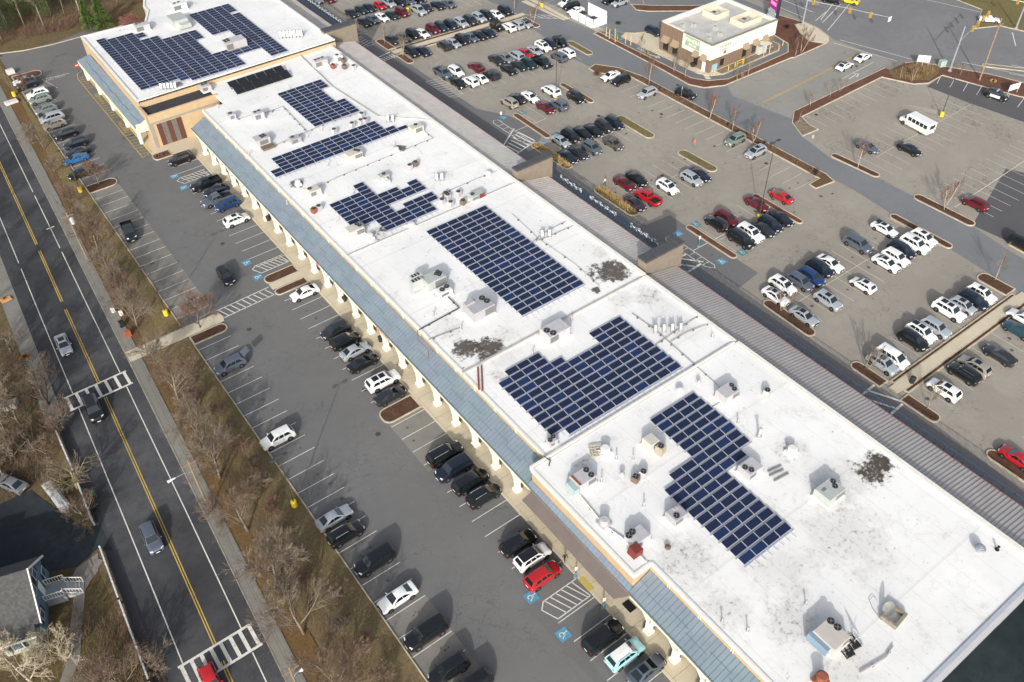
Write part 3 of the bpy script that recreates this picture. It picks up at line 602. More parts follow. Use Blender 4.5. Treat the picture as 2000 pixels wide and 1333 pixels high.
# right-hand sloping arcade roof
def arcade(y0, y1, mt, rib, step, xt=75.0, zt=6.2, xg=82.45, zg=4.5):
    b = MB(); b.add([(xt, y0, zt), (xg, y0, zg), (xg, y1, zg), (xt, y1, zt)], [(0, 1, 2, 3)]); b.add([(xg, y0, zg), (xg, y0, zg-.3), (xg, y1, zg-.3), (xg, y1, zg)], [(0, 1, 2, 3)])
    b.add([(xt, y0, zt), (xt, y0, 3.2), (xg, y0, 3.2), (xg, y0, zg)], [(0, 1, 2, 3)]); o = obj('arcade_roof', b, mt, bl); r = MB(); n = int((y1-y0)/step)
    for i in range(n+1):
        y = y0+.02+i*(y1-y0-.04)/n; r.hexa([(xt, y-.035, zt), (xg, y-.035, zg), (xg, y+.035, zg), (xt, y+.035, zt), (xt, y-.035, zt+.06), (xg, y-.035, zg+.06), (xg, y+.035, zg+.06), (xt, y+.035, zt+.06)])
    obj('roof_ribs', r, rib, o)
    c = MB(); c.box(xg, xg+.16, y0, y1, zg-.32, zg-.02); obj('gutter', c, M('gutter_red', (150, 96, 92), .6, var=.25, vs=1.5), o)
    for y in [y0+1.5+i*5.2 for i in range(int((y1-y0-2)/5.2)+1)]:
        c = MB(); c.box(xg-.6, xg-.1, y, y+.5, .1, zg-.1); obj('post', c, CREAM, o)
arcade(6.8, 70.4, GREYM, GREYD, .5); arcade(72.3, 102.8, GREYM2, GREYM, .62); arcade(104.2, 173.6, GREYM2, GREYM, .62); arcade(175.6, 240, GREYM, GREYM2, .8)
b = MB(); b.box(74.9, 84.4, 6.8, 235, -.02, .14); struct('pavement', b, CONC)
b = MB(); b.box(74.9, 74.98, 5, 207, .1, 6.2); obj('shop_windows', b, SHADEGLASS, bl)
for y0, zt, l in ((70.5, 8.4, 1.7), (102.9, 8.2, 1.3), (173.7, 8.4, 1.8)):
    b = MB(); b.box(75.5, 83.0, y0, y0+l, 0, zt); b.box(82.2, 83.3, y0-.1, y0+l+.5, 0, zt); e = obj('entrance_wall', b, BRNWALL, bl)
    b = MB(); b.box(75.4, 83.1, y0-.08, y0+l+.08, zt+.003, zt+.35); b.box(82.1, 83.4, y0-.16, y0+l+.56, zt+.36, zt+.5); obj('wall_cap', b, DARKCAP, e)
# sign trusses standing along the arcade gutter
STEEL = M('steel_blue', (58, 84, 108), .5, .5); WHS = M('white_letter_board', (222, 224, 224), .6, var=.05)
def truss(y0, y1, wide, segs, label, r=1.0):
    t = thing('sign_truss', label, 'sign frame', (82.75, y0, 4.2)); b = MB(); L = y1-y0
    for x, z in ((0, .1), (0, 1.2), (wide, .1), (wide, 1.2)): b.tube([(x, 0, z), (x, L, z)], .07*r, 4)
    n = int(L/1.3)
    for i in range(n):
        a, c = i*L/n, (i+1)*L/n
        for x in (0, wide): b.tube([(x, a, .1), (x, c, 1.2)], .045*r, 3); b.tube([(x, c, .1), (x, c, 1.2)], .045*r, 3)
        b.tube([(0, a, 1.2), (wide, c, 1.2)], .045*r, 3)
    obj('frame', b, STEEL, t)
    for s0, s1 in segs:
        q = MB(); k_ = max(2, int((s1-s0)/.6))
        for i in range(k_):
            a = s0-y0+(s1-s0)*i/k_; q.box(wide+.05, wide+.14, a, a+(s1-s0)/k_*.7, .55+.2*(i % 2), 1.3-.1*(i % 3))
        obj('sign_letters', q, WHS, t)
truss(74.2, 101.5, .7, [(74.6, 82.6), (86.0, 93), (95, 101)], 'blue steel sign frame with white letters along the middle arcade gutter')
truss(176.4, 240, 1.6, [(176.6, 239)], 'grey white lattice sign wall along the far arcade roof')
truss(8, 69.5, .12, [], 'low blue railing frame along the gutter of the nearest arcade roof', .5)
# shop signs on the front fascia
def fascia_sign(y0, y1, cols, label, z0=3.35, z1=4.05):
    t = thing('shop_sign', label, 'shop sign', (EX, (y0+y1)/2, z0)); b = MB(); L = y1-y0; b.box(-.09, -.01, -L/2, L/2, 0, z1-z0); obj('sign_board', b, cols[0], t)
    q = MB(); n = max(3, int(L/.45))
    for i in range(n): q.box(-.13, -.093, -L/2+L*(i+.15)/n, -L/2+L*(i+.8)/n, .12, (z1-z0)*(.62+.25*((i*7) % 3)/2))
    obj('sign_relief', q, cols[1], t)
ORG = M('sign_orange', (190, 116, 72), .6); TEAL = M('sign_teal', (70, 130, 150), .6); PINK = M('sign_red', (196, 70, 90), .6)
fascia_sign(101.6, 105.6, (TEAL, WHITEP), 'teal shop sign with white relief on the canopy fascia'); fascia_sign(106.4, 107.4, (WHITEP, PINK), 'small white and red logo sign on the canopy fascia')
fascia_sign(84.3, 88.2, (CREAM, ORG), 'orange relief sign on the cream canopy fascia beside the parked silver sedan')
def fan(mb, x, y, z, r):
    mb.cyl(x, y, z-.03, z+.1, r, 14, 1, None, 1)
    for i in range(4):
        a = i*Q+.4; c, s = math.cos(a), math.sin(a); mb.add([(x+c*.08, y+s*.08, z+.112), (x+c*r*.85-s*r*.1, y+s*r*.85+c*r*.1, z+.112), (x+c*r*.75-s*r*.34, y+s*r*.75+c*r*.34, z+.108)], [(0, 1, 2)], 2)
    mb.cyl(x, y, z+.1, z+.13, r*.22, 8, 2)
# ---------------------------------------------------------------- corner store (far left end)
st = thing('corner_store', 'tan corner store with large white roof at the far end of the shopping centre', 'store', (31.9, 170, 0))
def S_(mb): mb.v = [(x-31.9, y-170, z) for x, y, z in mb.v]; return mb
AZ = 7.95
pl = [(31.9, 170), (76, 170), (76, 240), (58, 240), (49, 215), (48.9, 212), (46.4, 206.6), (32.2, 207.8)]
b = MB(); b.prism(pl, 0, 7.7); b.box(31.8, 46.2, 164.8, 170, 0, 6.4); obj('wall', S_(b), TAN, st)
b = MB(); b.prism(pl, 7.72, AZ); o = obj('roof', b, R_A, st); o.location = (-31.9, -170, 0)
b = MB(); b.prism(pl+[pl[0]]+[inset(pl, .45)[0]]+inset(pl, .45)[::-1], 7.6, AZ+.22); obj('coping', S_(b), CREAMW, st)
b = MB(); b.box(32.3, 45.8, 165.2, 170, 6.4, 6.5); obj('tower_roof', S_(b), M('dark_roof', (52, 52, 58), .9, var=.2, vs=1), st)
b = MB(); b.box(31.74, 46.25, 164.74, 165.2, 5.6, 7.1); b.box(31.74, 32.2, 165.2, 170.2, 5.6, 7.1); b.box(31.82, 32.2, 169.9, 170.02, 6.5, 8.0); obj('parapet', S_(b), TAN, st)
b = MB(); b.box(31.7, 46.3, 164.68, 164.74, 5.2, 5.6); b.box(31.7, 32.3, 164.7, 164.76, 0, 5.2); b.box(31.68, 31.74, 164.68, 165.1, 0, 7.15); obj('trim_band', S_(b), GREYW, st)
RED = M('panel_brown_red', (92, 56, 46), .8, var=.1, vs=2); GST = M('panel_stone', (108, 104, 100), .9, var=.3, vs=4)
for i, mt in enumerate((RED, GST, RED, GST, RED)):
    b = MB(); b.box(33.0+1.0*i, 33.98+1.0*i, 164.7, 164.76, .3, 5.0); obj('wall_panel', S_(b), mt, st)
b = MB(); x0, x1, z0, z1 = 29.4, 31.95, 4.2, 5.6
b.add([(x0, 167.2, z0), (x1, 167.2, z1), (x1, 203.4, z1), (x0, 205.4, z0)], [(0, 1, 2, 3)]); b.add([(x0, 205.4, z0), (x1, 203.4, z1), (x1, 205, z0)], [(0, 1, 2)]); o = obj('canopy_roof', S_(b), BLUEM, st)
r = MB()
for i in range(61):
    y = 167.3+i*.6; ye = min(1, (205.2-y)/1.6) if y > 203.4 else 1
    r.hexa([(x0, y-.02, z0), (x1, y-.02, z1), (x1, y+.02, z1), (x0, y+.02, z0), (x0, y-.02, z0+.04), (x1, y-.02, z1+.04), (x1, y+.02, z1+.04), (x0, y+.02, z0+.04)])
for i in range(11): r.box(30.6-.15*(i % 2), 30.64-.15*(i % 2), 167.4+3.2*i, 170.3+3.2*i, 4.75, 4.98-.08*(i % 2))
obj('canopy_seams', S_(r), BLUED, o)
b = MB(); b.box(29.36, 29.7, 167.2, 205.4, 3.1, 4.18); b.box(29.7, 31.9, 167.14, 167.4, 3.1, 4.9); b.hexa([(29.7, 167.15, 4.1), (31.9, 167.15, 4.1), (31.9, 167.4, 4.1), (29.7, 167.4, 4.1), (29.7, 167.15, 4.3), (31.9, 167.15, 5.5), (31.9, 167.4, 5.5), (29.7, 167.4, 4.3)]); obj('fascia', S_(b), CREAM, st)
b = MB(); b.box(31.84, 31.9, 172, 203, .4, 2.9); obj('shop_windows', S_(b), SHADEGLASS, st)
for y in (168.6, 177, 186, 195, 203.6):
    b = MB(); b.box(29.6, 30.2, y-.3, y+.3, .1, 3.2); obj('pillar', S_(b), CREAMW, st)
sg = thing('do_not_enter_sign', 'round red and white no-entry sign at the store corner', 'sign', (29.2, 207.6, 0)); b = MB(); b.tube([(0, 0, 0), (0, 0, 2.6)], .04, 6); obj('post', b, STEEL, sg)
b = MB(); b.tube([(0, -.05, 2.3), (0, -.09, 2.3)], .45, 16); pn = obj('sign_plate', b, M('sign_plate_red', (206, 60, 58), .5), sg); b = MB(); b.box(-.3, .3, -.11, -.095, 2.22, 2.38); obj('bar', b, WHITEP, pn)

# ---------------------------------------------------------------- cafe
cf = thing('cafe', 'cream and brown brick cafe with awnings and green sign', 'cafe', (140, 118.6, 0))
CX0, CX1, CY0, CY1, CH, CB = 0, 21, 0, 15.4, 6.3, 3.0
def brick(name, rgb):
    mt = newmat(name); q = NT(mt); c = lin(rgb); bt = q.n('ShaderNodeTexBrick'); q.l(q.co(), bt.inputs['Vector']); bt.inputs['Scale'].default_value = 3
    bt.inputs['Color1'].default_value = (*[x*1.1 for x in c], 1); bt.inputs['Color2'].default_value = (*[x*.85 for x in c], 1); bt.inputs['Mortar'].default_value = (*[x*1.3 for x in c], 1)
    q.l(bt.outputs['Color'], q.b.inputs['Base Color']); q.b.inputs['Roughness'].default_value = .9; return mt
BRK = brick('brick_brown', (122, 102, 86)); CRM = M('cafe_cream', (232, 226, 208), .8, var=.04)
b = MB(); b.box(-.05, 21.05, -.05, 15.45, 0, CB); b.box(-.12, 0, 8.6, 15.5, CB, 6.6); obj('brick_wall', b, BRK, cf)
b = MB(); b.box(0, 21, 0, 8.6, CB, 5.6); b.box(0.01, 21, 8.6, 15.4, CB, 5.6); b.box(-.1, 0, -.1, 8.55, CB, 6.4); b.box(0, 21.1, -.1, 0, CB, 6.3); b.box(21, 21.1, 0, 15.5, CB, 6.3); b.box(-.1, 21.1, 15.4, 15.5, CB, 6.6); obj('wall', b, CRM, cf)
b = MB(); b.box(.05, 20.95, .05, 15.35, 5.6, 5.68); obj('roof', b, M('cafe_roof', (188, 188, 184), .7, var=.1, vs=.4), cf)
b = MB(); b.box(-.2, .35, -.2, 8.6, 6.4, 6.56); b.box(.35, 21.2, -.2, .35, 6.3, 6.46); obj('coping', b, M('cafe_coping', (140, 136, 120), .6, var=.05), cf)
b = MB(); b.box(20.65, 21.2, .35, 15.0, 6.31, 6.45); b.box(.0, 21.2, 15.0, 15.6, 6.61, 6.75); b.box(-.2, .35, 8.6, 15.0, 6.6, 6.75); obj('coping', b, CREAMW, cf)
for (x0, x1, y0, y1) in ((11, 15.4, 9.4, 13.6), (12.6, 18.8, 2.6, 6.6)):
    b = MB(); t_ = .12; c_ = MB(); c_.bbox((x0+x1)/2-.6, (y0+y1)/2, 5.69, 1.6, 1.3, 1.0, 0, 0, .06); fan(c_, (x0+x1)/2-.6, (y0+y1)/2, 6.69, .4); c_.bbox((x0+x1)/2+1.2, (y0+y1)/2+.3, 5.69, .9, .9, .8, 0, 0, .06); obj('roof_unit', c_, [M('unit_grey_cafe', (178, 178, 172), .6, .2, var=.1), M('fan_dark', (34, 34, 36), .5), M('fan_hub', (150, 150, 152), .5, .4)], cf)
    for q in ((x0, x1, y0, y0+t_), (x0, x1, y1-t_, y1), (x0, x0+t_, y0+t_, y1-t_), (x1-t_, x1, y0+t_, y1-t_)): b.box(*q, 5.7, 7.0)
    obj('roof_screen', b, M('screen_cream', (206, 198, 178), .8, var=.06), cf)
AWN = M('awning_khaki', (150, 134, 112), .8, var=.08, vs=3); AWG = M('window_dark', (44, 46, 42), .15, .1)
def awn(cx, cy, ax, wd=1.7, win=True):
    c, s = (0, 1) if ax == 'x' else (1, 0)                      # ax: wall facing -x or -y
    def P(u, v, z): return (cx-v, cy+u, z) if ax == 'x' else (cx+u, cy-v, z)
    h = wd/2; b = MB(); sg_ = [P(-h, .03, 3.9), P(h, .03, 3.9), P(h, 1.0, 2.7), P(-h, 1.0, 2.7), P(h, .03, 2.7), P(-h, .03, 2.7)]
    b.add(sg_, [(0, 1, 2, 3), (1, 4, 2), (0, 3, 5), (3, 2, 4, 5)]); obj('awning', b, AWN, cf)
    if win:
        b = MB(); b.add([P(-h*.8, .07, .6), P(h*.8, .07, .6), P(h*.8, .07, 2.7), P(-h*.8, .07, 2.7)], [(0, 1, 2, 3)]); obj('window', b, AWG, cf)
for y in (1.6, 4.0): awn(0, y, 'x', 1.5, y > 3)
for y in (10.4, 13.4): awn(-.12, y, 'x', 2.0)
for x in (11.2, 14.4, 17.6): awn(x, 0, 'y', 1.7)
b = MB(); b.box(-.09, -.05, 1.0, 2.0, .1, 2.2); obj('door', b, WHITEP, cf)
b = MB(); b.box(.9, 2.6, -.1, -.05, .1, 1.7); obj('gate', b, M('pale_blue_door', (150, 180, 200), .5), cf)
b = MB(); b.box(3.4, 4.6, -.1, -.05, .7, 2.3); obj('window', b, AWG, cf)
# lettering on the walls
sgn = obj('sign_board', MB().box(-.22, -.1, 3.2, 7.6, 4.0, 6.2), M('sign_green', (150, 172, 146), .6, var=.05), cf)
WL = M('letter_white', (238, 240, 232), .5); DL = M('letter_grey', (120, 116, 104), .6)
text('PANERA', 1.15, WL, (-.24, 5.4, 5.45), (Q, 0, -Q), 'lettering', sgn, extrude=.012); text('BREAD', .75, WL, (-.24, 5.4, 4.55), (Q, 0, -Q), 'lettering', sgn, extrude=.012)
text('PANERA', 1.0, DL, (4.4, -.13, 5.2), (Q, 0, 0), 'lettering', cf, extrude=.012); text('BREAD', .6, DL, (4.4, -.13, 4.45), (Q, 0, 0), 'lettering', cf, extrude=.012)
b = MB(); b.box(4.0, 4.9, -.13, -.105, 3.4, 4.1); obj('emblem', b, DL, cf)
b = MB()
for x, y in ((3, 12), (5.2, 10.6), (4.4, 5.2), (6.4, 3.6), (7.8, 6.4), (9.4, 8.0), (2.6, 3.4)): b.bbox(x, y, 5.68, 1.0, .9, .7, 0, 0, .05)
obj('roof_unit', b, M('unit_grey_cafe', (178, 178, 172), .6, .2, var=.1), cf)
b = MB(); b.box(15.2, 17.6, -2.4, -.1, 2.6, 2.75); b.box(15.4, 15.5, -2.3, -2.2, .1, 2.6); b.box(17.3, 17.4, -2.3, -2.2, .1, 2.6); b.box(15.2, 17.6, -1.2, -.1, .1, 2.0); obj('pickup_window', b, M('pale_grey', (190, 190, 184), .6), cf)
BOL = M('bollard_yellow', (226, 196, 60), .6)
for i, (x, y) in enumerate(((140.4, 117.2), (144.2, 116.6), (146.6, 116.8), (149.4, 116.8), (163.2, 117.4), (161.9, 119.6))):
    bo = thing('bollard', ('yellow bollard at the brown corner of the cafe', 'yellow bollard in the stone bed near the cafe corner', 'yellow bollard beside the menu frame', 'yellow bollard on the far side of the menu frame', 'yellow bollard at the far end of the drive-through lane', 'short yellow bollard near the far cafe wall')[i], 'bollard', (x, y, .1), 0, 'yellow bollards round the cafe'); b = MB(); b.cyl(0, 0, 0, 1.1, .09, 8); b.cyl(0, 0, 1.1, 1.16, .09, 8, 0, .03); obj('post', b, BOL, bo)
mf = thing('guard_barrier', 'yellow guard frame in the stone bed by the drive-through', 'frame', (148, 116.7, .1)); b = MB()
for x in (-.9, .9): b.tube([(x, 0, 0), (x, 0, 1.3)], .06, 6)
b.tube([(-.9, 0, 1.3), (.9, 0, 1.3)], .06, 6); b.tube([(-.9, 0, .7), (.9, 0, .7)], .06, 6); obj('guard_rail', b, BOL, mf)
mb_ = thing('menu_board', 'green drive-through menu board on yellow posts', 'menu board', (135.2, 143.6, .1), .5); b = MB(); b.box(-.9, .9, -.08, .08, .7, 2.4); obj('board', b, M('board_green', (120, 150, 136), .5), mb_); b = MB(); b.box(-.85, -.75, -.06, .06, 0, .7); b.box(.75, .85, -.06, .06, 0, .7); obj('post', b, BOL, mb_)
for i, (x, y) in enumerate(((134.8, 146.8), (134.6, 145.4), (135.9, 141.2), (136.1, 139.6), (135.8, 144.8))):
    t = thing('clearance_post', ('tan post left of the green menu board', 'tan post just before the green menu board', 'tan post right of the green menu board', 'tan clearance post standing in the mulch nearest the cafe', 'tan post behind the green menu board')[i], 'post', (x, y, .1)); b = MB(); b.tube([(0, 0, 0), (0, 0, 2.3)], .1, 6); obj('pole', b, M('post_tan', (206, 184, 128), .7), t)
# dumpster pen
dp = thing('dumpster_pen', 'white walled enclosure with two dark-lidded bins by the drive aisle', 'enclosure', (135.4, 152.3, 0)); WF = M('pen_white', (244, 244, 242), .6, var=.02)
b = MB(); b.box(0, .12, 0, 8.2, 0, 2.1); b.box(0, 4.4, 0, .12, 0, 2.1); b.box(4.3, 4.42, .12, 7.0, 0, 3.0); obj('wall', b, WF, dp)
b = MB(); b.box(-.06, .0, 2.6, 2.75, 0, 2.15); b.box(-.06, 0, 5.3, 5.45, 0, 2.15); obj('gate_post', b, M('post_dark', (60, 60, 62), .7), dp)
for i, (x, y) in enumerate(((1.4, 1.7), (1.3, 5.6))):
    bn = thing('trash_bin', ('dark lidded bin in the white pen, nearer the cafe', 'dark lidded bin in the white pen, farther from the cafe')[i], 'bin', (135.4+x, 152.3+y, 0)); c = MB(); c.bbox(0, 0, 0, 1.7, 1.5, 1.5, 0, 0, .1); obj('bin_body', c, M('bin_grey', (120, 122, 124), .6), bn); c = MB(); c.bbox(0, 0, 1.5, 1.9, 1.7, .25, 0, 0, .1); obj('lid', c, M('lid_dark', (52, 54, 58), .7), bn)
# pylon sign, small signs, signals near the junction
py_ = thing('pylon_sign', 'tall pylon sign with magenta top panel behind the cafe', 'sign', (171.2, 127.6, 0), -.35)
b = MB(); b.box(-.4, .4, -1.9, 1.9, 0, 8.2); obj('sign_body', b, M('pylon_dark', (46, 46, 58), .5), py_)
for z0, z1, cc, c2 in ((3.5, 7.4, (196, 40, 140), (240, 180, 226)), (2.95, 3.45, (110, 110, 190), (220, 226, 240)), (2.35, 2.9, (222, 226, 206), (180, 200, 180)), (1.7, 2.3, (150, 170, 184), (226, 230, 232)), (1.0, 1.65, (226, 228, 228), (200, 206, 210)), (.35, .95, (226, 228, 228), (60, 60, 62))):
    for s_ in (-1,):
        b = MB(); b.box(-.46, -.41, -1.75, 1.75, z0, z1); f = obj('sign_panel', b, M('pn%d%d' % (z0*10, 0), cc, .5), py_)
        b = MB(); h = z1-z0; b.box(-.48, -.465, -1.3, 1.2, z0+h*.2, z0+h*.42); b.box(-.48, -.465, -1.3, 1.3, z0+h*.56, z0+h*.8); obj('panel_bars', b, M('pn%d%d' % (z0*10, 1), c2, .5), f)
def panel_sign(name, label, x, y, rz, w_, h, z, legs=2, mt=WHITEP):
    t = thing(name, label, 'sign', (x, y, 0), rz); b = MB(); b.box(-w_/2, w_/2, -.06, .06, z, z+h); obj('sign_plate', b, mt, t); b = MB()
    for i in range(legs): u = 0 if legs == 1 else -w_/2+.15+(w_-.3)*i/(legs-1); b.box(u-.05, u+.05, -.05, .05, 0, z)
    obj('post', b, M('post_grey', (170, 170, 168), .6), t)
panel_sign('notice_sign', 'white board on three legs in the mulch by the junction', 178.6, 91.2, -.9, 2.6, 1.5, 1.2, 3); panel_sign('banner_sign', 'white slanted banner board behind the police car', 182.6, 72.2, -.2, 3.0, 1.3, 1.0, 2)
uc = thing('utility_cabinet', 'pale green utility cabinet beside the white notice board', 'cabinet', (182.2, 88.6, 0), -.4); b = MB(); b.bbox(0, 0, 0, 1.4, 1.0, 1.5, 0, 0, .05); obj('housing', b, M('cab_green', (158, 178, 170), .6), uc)
GALV = M('galvanised', (178, 182, 188), .45, .5); WOOD = M('weathered_pole', (140, 122, 100), .9, var=.2, vs=2)
SIG = M('signal_yellow', (188, 152, 60), .6); SIGD = M('signal_dark', (60, 52, 40), .6)
def mast(x, y, h, tip, heads, label, sgnp=()):
    t = thing('traffic_signal_mast', label, 'traffic signal', (x, y, 0)); b = MB(); b.cyl(0, 0, 0, .3, .45, 10); b.tube([(0, 0, .2), (0, 0, h)], .2, 8, 0, .13)
    b.tube([(0, 0, h-3.2), ((tip[0]-x)*.5, (tip[1]-y)*.5, h-2.9), (tip[0]-x, tip[1]-y, h-2.8)], .1, 6, 0, .06); obj('mast', b, GALV, t)
    for f in heads:
        px, py = (tip[0]-x)*f, (tip[1]-y)*f; q = MB(); q.box(px-.24, px+.24, py-.24, py+.24, h-3.85, h-2.6); e = obj('signal_head', q, SIG, t); q = MB()
        for i in range(3): q.cyl(px-.0, py, h-3.75+.38*i, h-3.5+.38*i, .275, 8)
        obj('lens_hoods', q, SIGD, e)
    for f in sgnp: q = MB(); q.box((tip[0]-x)*f-.5, (tip[0]-x)*f+.5, (tip[1]-y)*f-.04, (tip[1]-y)*f+.04, h-3.7, h-2.6); obj('sign_plate', q, WHITEP, t)
mast(181.6, 86.2, 10.1, (199.6, 90.4), (.42, .6, .78, .95), 'grey signal mast with four yellow heads rising from the mulch at the junction'); mast(175.0, 121.5, 9.5, (180.8, 102.6), (.08, .52, .76), 'grey signal mast with arm reaching over the road behind the cafe', (.98,)); mast(212.5, 89.0, 9.4, (206, 104), (.1, .7), 'grey signal mast on the far grass corner of the junction')
wp = thing('utility_pole', 'tall wooden utility pole beside the junction signal mast', 'utility pole', (182.8, 79.8, 0)); b = MB(); b.tube([(0, 0, 0), (.2, .3, 13.5)], .2, 8, 0, .13); b.box(-1.1, 1.1, -.08, .08, 12.2, 12.4); obj('pole', b, WOOD, wp)

# ---------------------------------------------------------------- solar arrays
def pvmat():
    mt = newmat('solar_glass'); q = NT(mt); oi = q.n('ShaderNodeObjectInfo'); a, b_ = lin((27, 35, 60)), lin((27, 50, 92))
    col = q.mix(q.rng(oi.outputs['Random'], .6, 1.1, 0, .75), a, b_); sep = q.n('ShaderNodeSeparateXYZ'); q.l(q.co(), sep.inputs[0])
    ln = q.mth('FRACT', q.mth('MULTIPLY', sep.outputs['Y'], 6.0)); col = q.mix(q.rng(ln, .86, .9, 0, .35), col, lin((84, 96, 130)))
    q.l(col, q.b.inputs['Base Color']); q.b.inputs['Roughness'].default_value = .18; q.b.inputs['Specular IOR Level'].default_value = .35; return mt
PVM = pvmat(); PVF = M('panel_frame', (188, 192, 202), .4, .2); RACK = M('rack_metal', (184, 188, 200), .5, .1)
PW, PD = 1.905, 1.06; TILT = math.radians(7)
def pane(mb, x, y, z):
    c, s = math.cos(TILT)*PD, math.sin(TILT)*PD; p0 = [(x, y, z), (x+PW, y, z), (x+PW, y+c, z+s), (x, y+c, z+s)]; q = .035
    mb.hexa([(a, b_, d-.04) for a, b_, d in p0]+[(a, b_, d) for a, b_, d in p0], 1)
    i_ = [(x+q, y+q, z+.004), (x+PW-q, y+q, z+.004), (x+PW-q, y+c-q, z+s+.003-.003), (x+q, y+c-q, z+s+.002)]; mb.add(i_, [(0, 1, 2, 3)], 0)
PANE = MB(); pane(PANE, 0, 0, 0); PANEM = PANE.mesh('solar_panel', [PVM, PVF])
def solar(label, zr, ytop, rows, py_=1.278, group='solar arrays on the white roof'):
    """rows: {row index: [(x start, number of panels), ...]}"""
    xs = min(a for r in rows.values() for a, n in r); y0 = ytop-py_*max(rows)-PD
    t = thing('solar_array', label, 'solar array', (xs, y0, zr), 0, group); cells = []; rk = MB()
    for r, segs in rows.items():
        y = ytop-py_*r-PD-y0
        for a, n in segs:
            x0 = a-xs
            for i in range(n): cells.append((x0+1.95*i, y, math.hypot(a+1.95*i, y+y0)))
            rk.box(x0-.15, x0+1.95*n+.1, y-.19, y-.07, .02, .1)                # ballast tray in the gap
            for i in range(2*n): u = x0+.45+.975*i; rk.box(u-.025, u+.025, y-.26, y+PD+.02, .1, .16)
            if r == max(rows) or not any(c <= a+1 < c+1.95*k for c, k in rows.get(r+1, [])):
                for i in range(2*n): u = x0+.45+.975*i; rk.box(u-.02, u+.02, y-.95, y-.2, .08, .12)
    cells.sort(key=lambda c: c[2]); obj('racking', rk, RACK, t)
    for x, y, d in cells[:99]: link('solar_panel', PANEM, t, (x, y, .2))
    if len(cells) > 99:
        b = MB()
        for x, y, d in cells[99:]: pane(b, x, y, .2)
        tag(obj('solar_panel', b, [PVM, PVF], t), kind='stuff')
def R(*a): return range(*a)
D_ = {r: [(55.35, 4)] for r in R(6)}; D_[6] = [(51.2, 6)]; D_[7] = [(49.2, 7)]; D_[8] = [(49.2, 6)]; D_.update({r: [(49.2, 4)] for r in R(9, 17)})
solar('stepped solar array of narrow rows on the nearest roof section', 6.92, 48.1, D_)
D_ = {0: [(45.95, 3)], 1: [(44.0, 4), (59.7, 3)], 2: [(44.0, 5), (59.7, 3)], 10: [(45.95, 10)]}; D_.update({r: [(44.0, 11)] for r in R(3, 10)})
solar('broad L-shaped solar array on the section with rusty pipes', 6.78, 66.4, D_)
solar('long rectangular solar array beside the big rooftop air units', 6.92, 99.3, {r: [(54.5, 6)] for r in R(20)}, 1.29)
D_ = {0: [(51.6, 1)], 1: [(51.6, 1)], 2: [(45.7, 4)], 3: [(45.7, 4)], 4: [(45.7, 6), (59.4, 1)], 5: [(45.7, 8)], 6: [(45.7, 8)], 7: [(45.7, 4)], 8: [(47.65, 3), (55.5, 3)], 9: [(49.6, 6)], 10: [(49.6, 5)], 11: [(49.6, 5)]}
D_ = {r: v for r, v in D_.items()}; solar('ragged solar array with notches around vents', 6.9, 118.3, D_, 1.25)
D_ = {r: [(44.3, 11)] for r in R(3)}; D_[3] = [(42.35, 13)]; D_[4] = [(42.35, 14)]; solar('long narrow five-row solar array crossing the roof', 6.9, 135.3, D_, 1.26)
D_ = {r: [(55.8, 5)] for r in (0, 1, 2, 8, 9, 10, 11, 12)}; D_.update({r: [(55.8, 4)] for r in R(3, 8)}); solar('block solar array with a bite in its right side near the black collectors', 6.9, 157.0, D_)
D_ = {}; X = [34.25+1.95*i for i in range(16)]
col = {0: [(0, 22)], 4: [(2, 3), (5, 23)], 5: [(5, 24)], 6: [(7, 24)], 7: [(7, 24)], 8: [(7, 24)], 9: [(7, 10), (18, 24)], 10: [(18, 24)], 11: [(0, 10), (18, 20)], 12: [(0, 10), (18, 20)], 13: [(0, 20)], 14: [(0, 24)], 15: [(0, 3), (5, 24)]}
for c in (1, 2, 3): col[c] = [(1, 22)]
for c, spans in col.items():
    for a, e in spans:
        for r in R(a, e+1): D_.setdefault(r, []).append((X[c], 1))
for r in D_:
    q = sorted(D_[r]); o = []
    for x, n in q:
        if o and abs(o[-1][0]+1.95*o[-1][1]-x) < .1: o[-1] = (o[-1][0], o[-1][1]+1)
        else: o.append((x, 1))
    D_[r] = o
solar('largest solar array, covering the corner store roof', AZ+.02, 203.1, D_)
ct = thing('solar_collector', 'twelve black solar collectors in two rows next to the corner store', 'solar collector', (49.4, 162, 6.86)); b = MB(); BLK = M('collector_black', (34, 34, 38), .35, var=.1)
for r in range(2):
    for i in range(6):
        x, y = 2.03*i, 2.55*(1-r)*1.05; b2 = MB(); b2.hexa([(x, y, .25), (x+1.93, y, .25), (x+1.93, y+2.1, .95), (x, y+2.1, .95), (x, y, .33), (x+1.93, y, .33), (x+1.93, y+2.1, 1.03), (x, y+2.1, 1.03)]); obj('collector_panel', b2, BLK, ct)
    b.tube([(-.3, y+2.15, .9), (12.4, y+2.15, .9)], .06, 5)
    for x in (0, 4, 8, 12): b.box(x, x+.06, y+1.9, y+2.0, 0, .9)
obj('racking', b, RACK, ct)
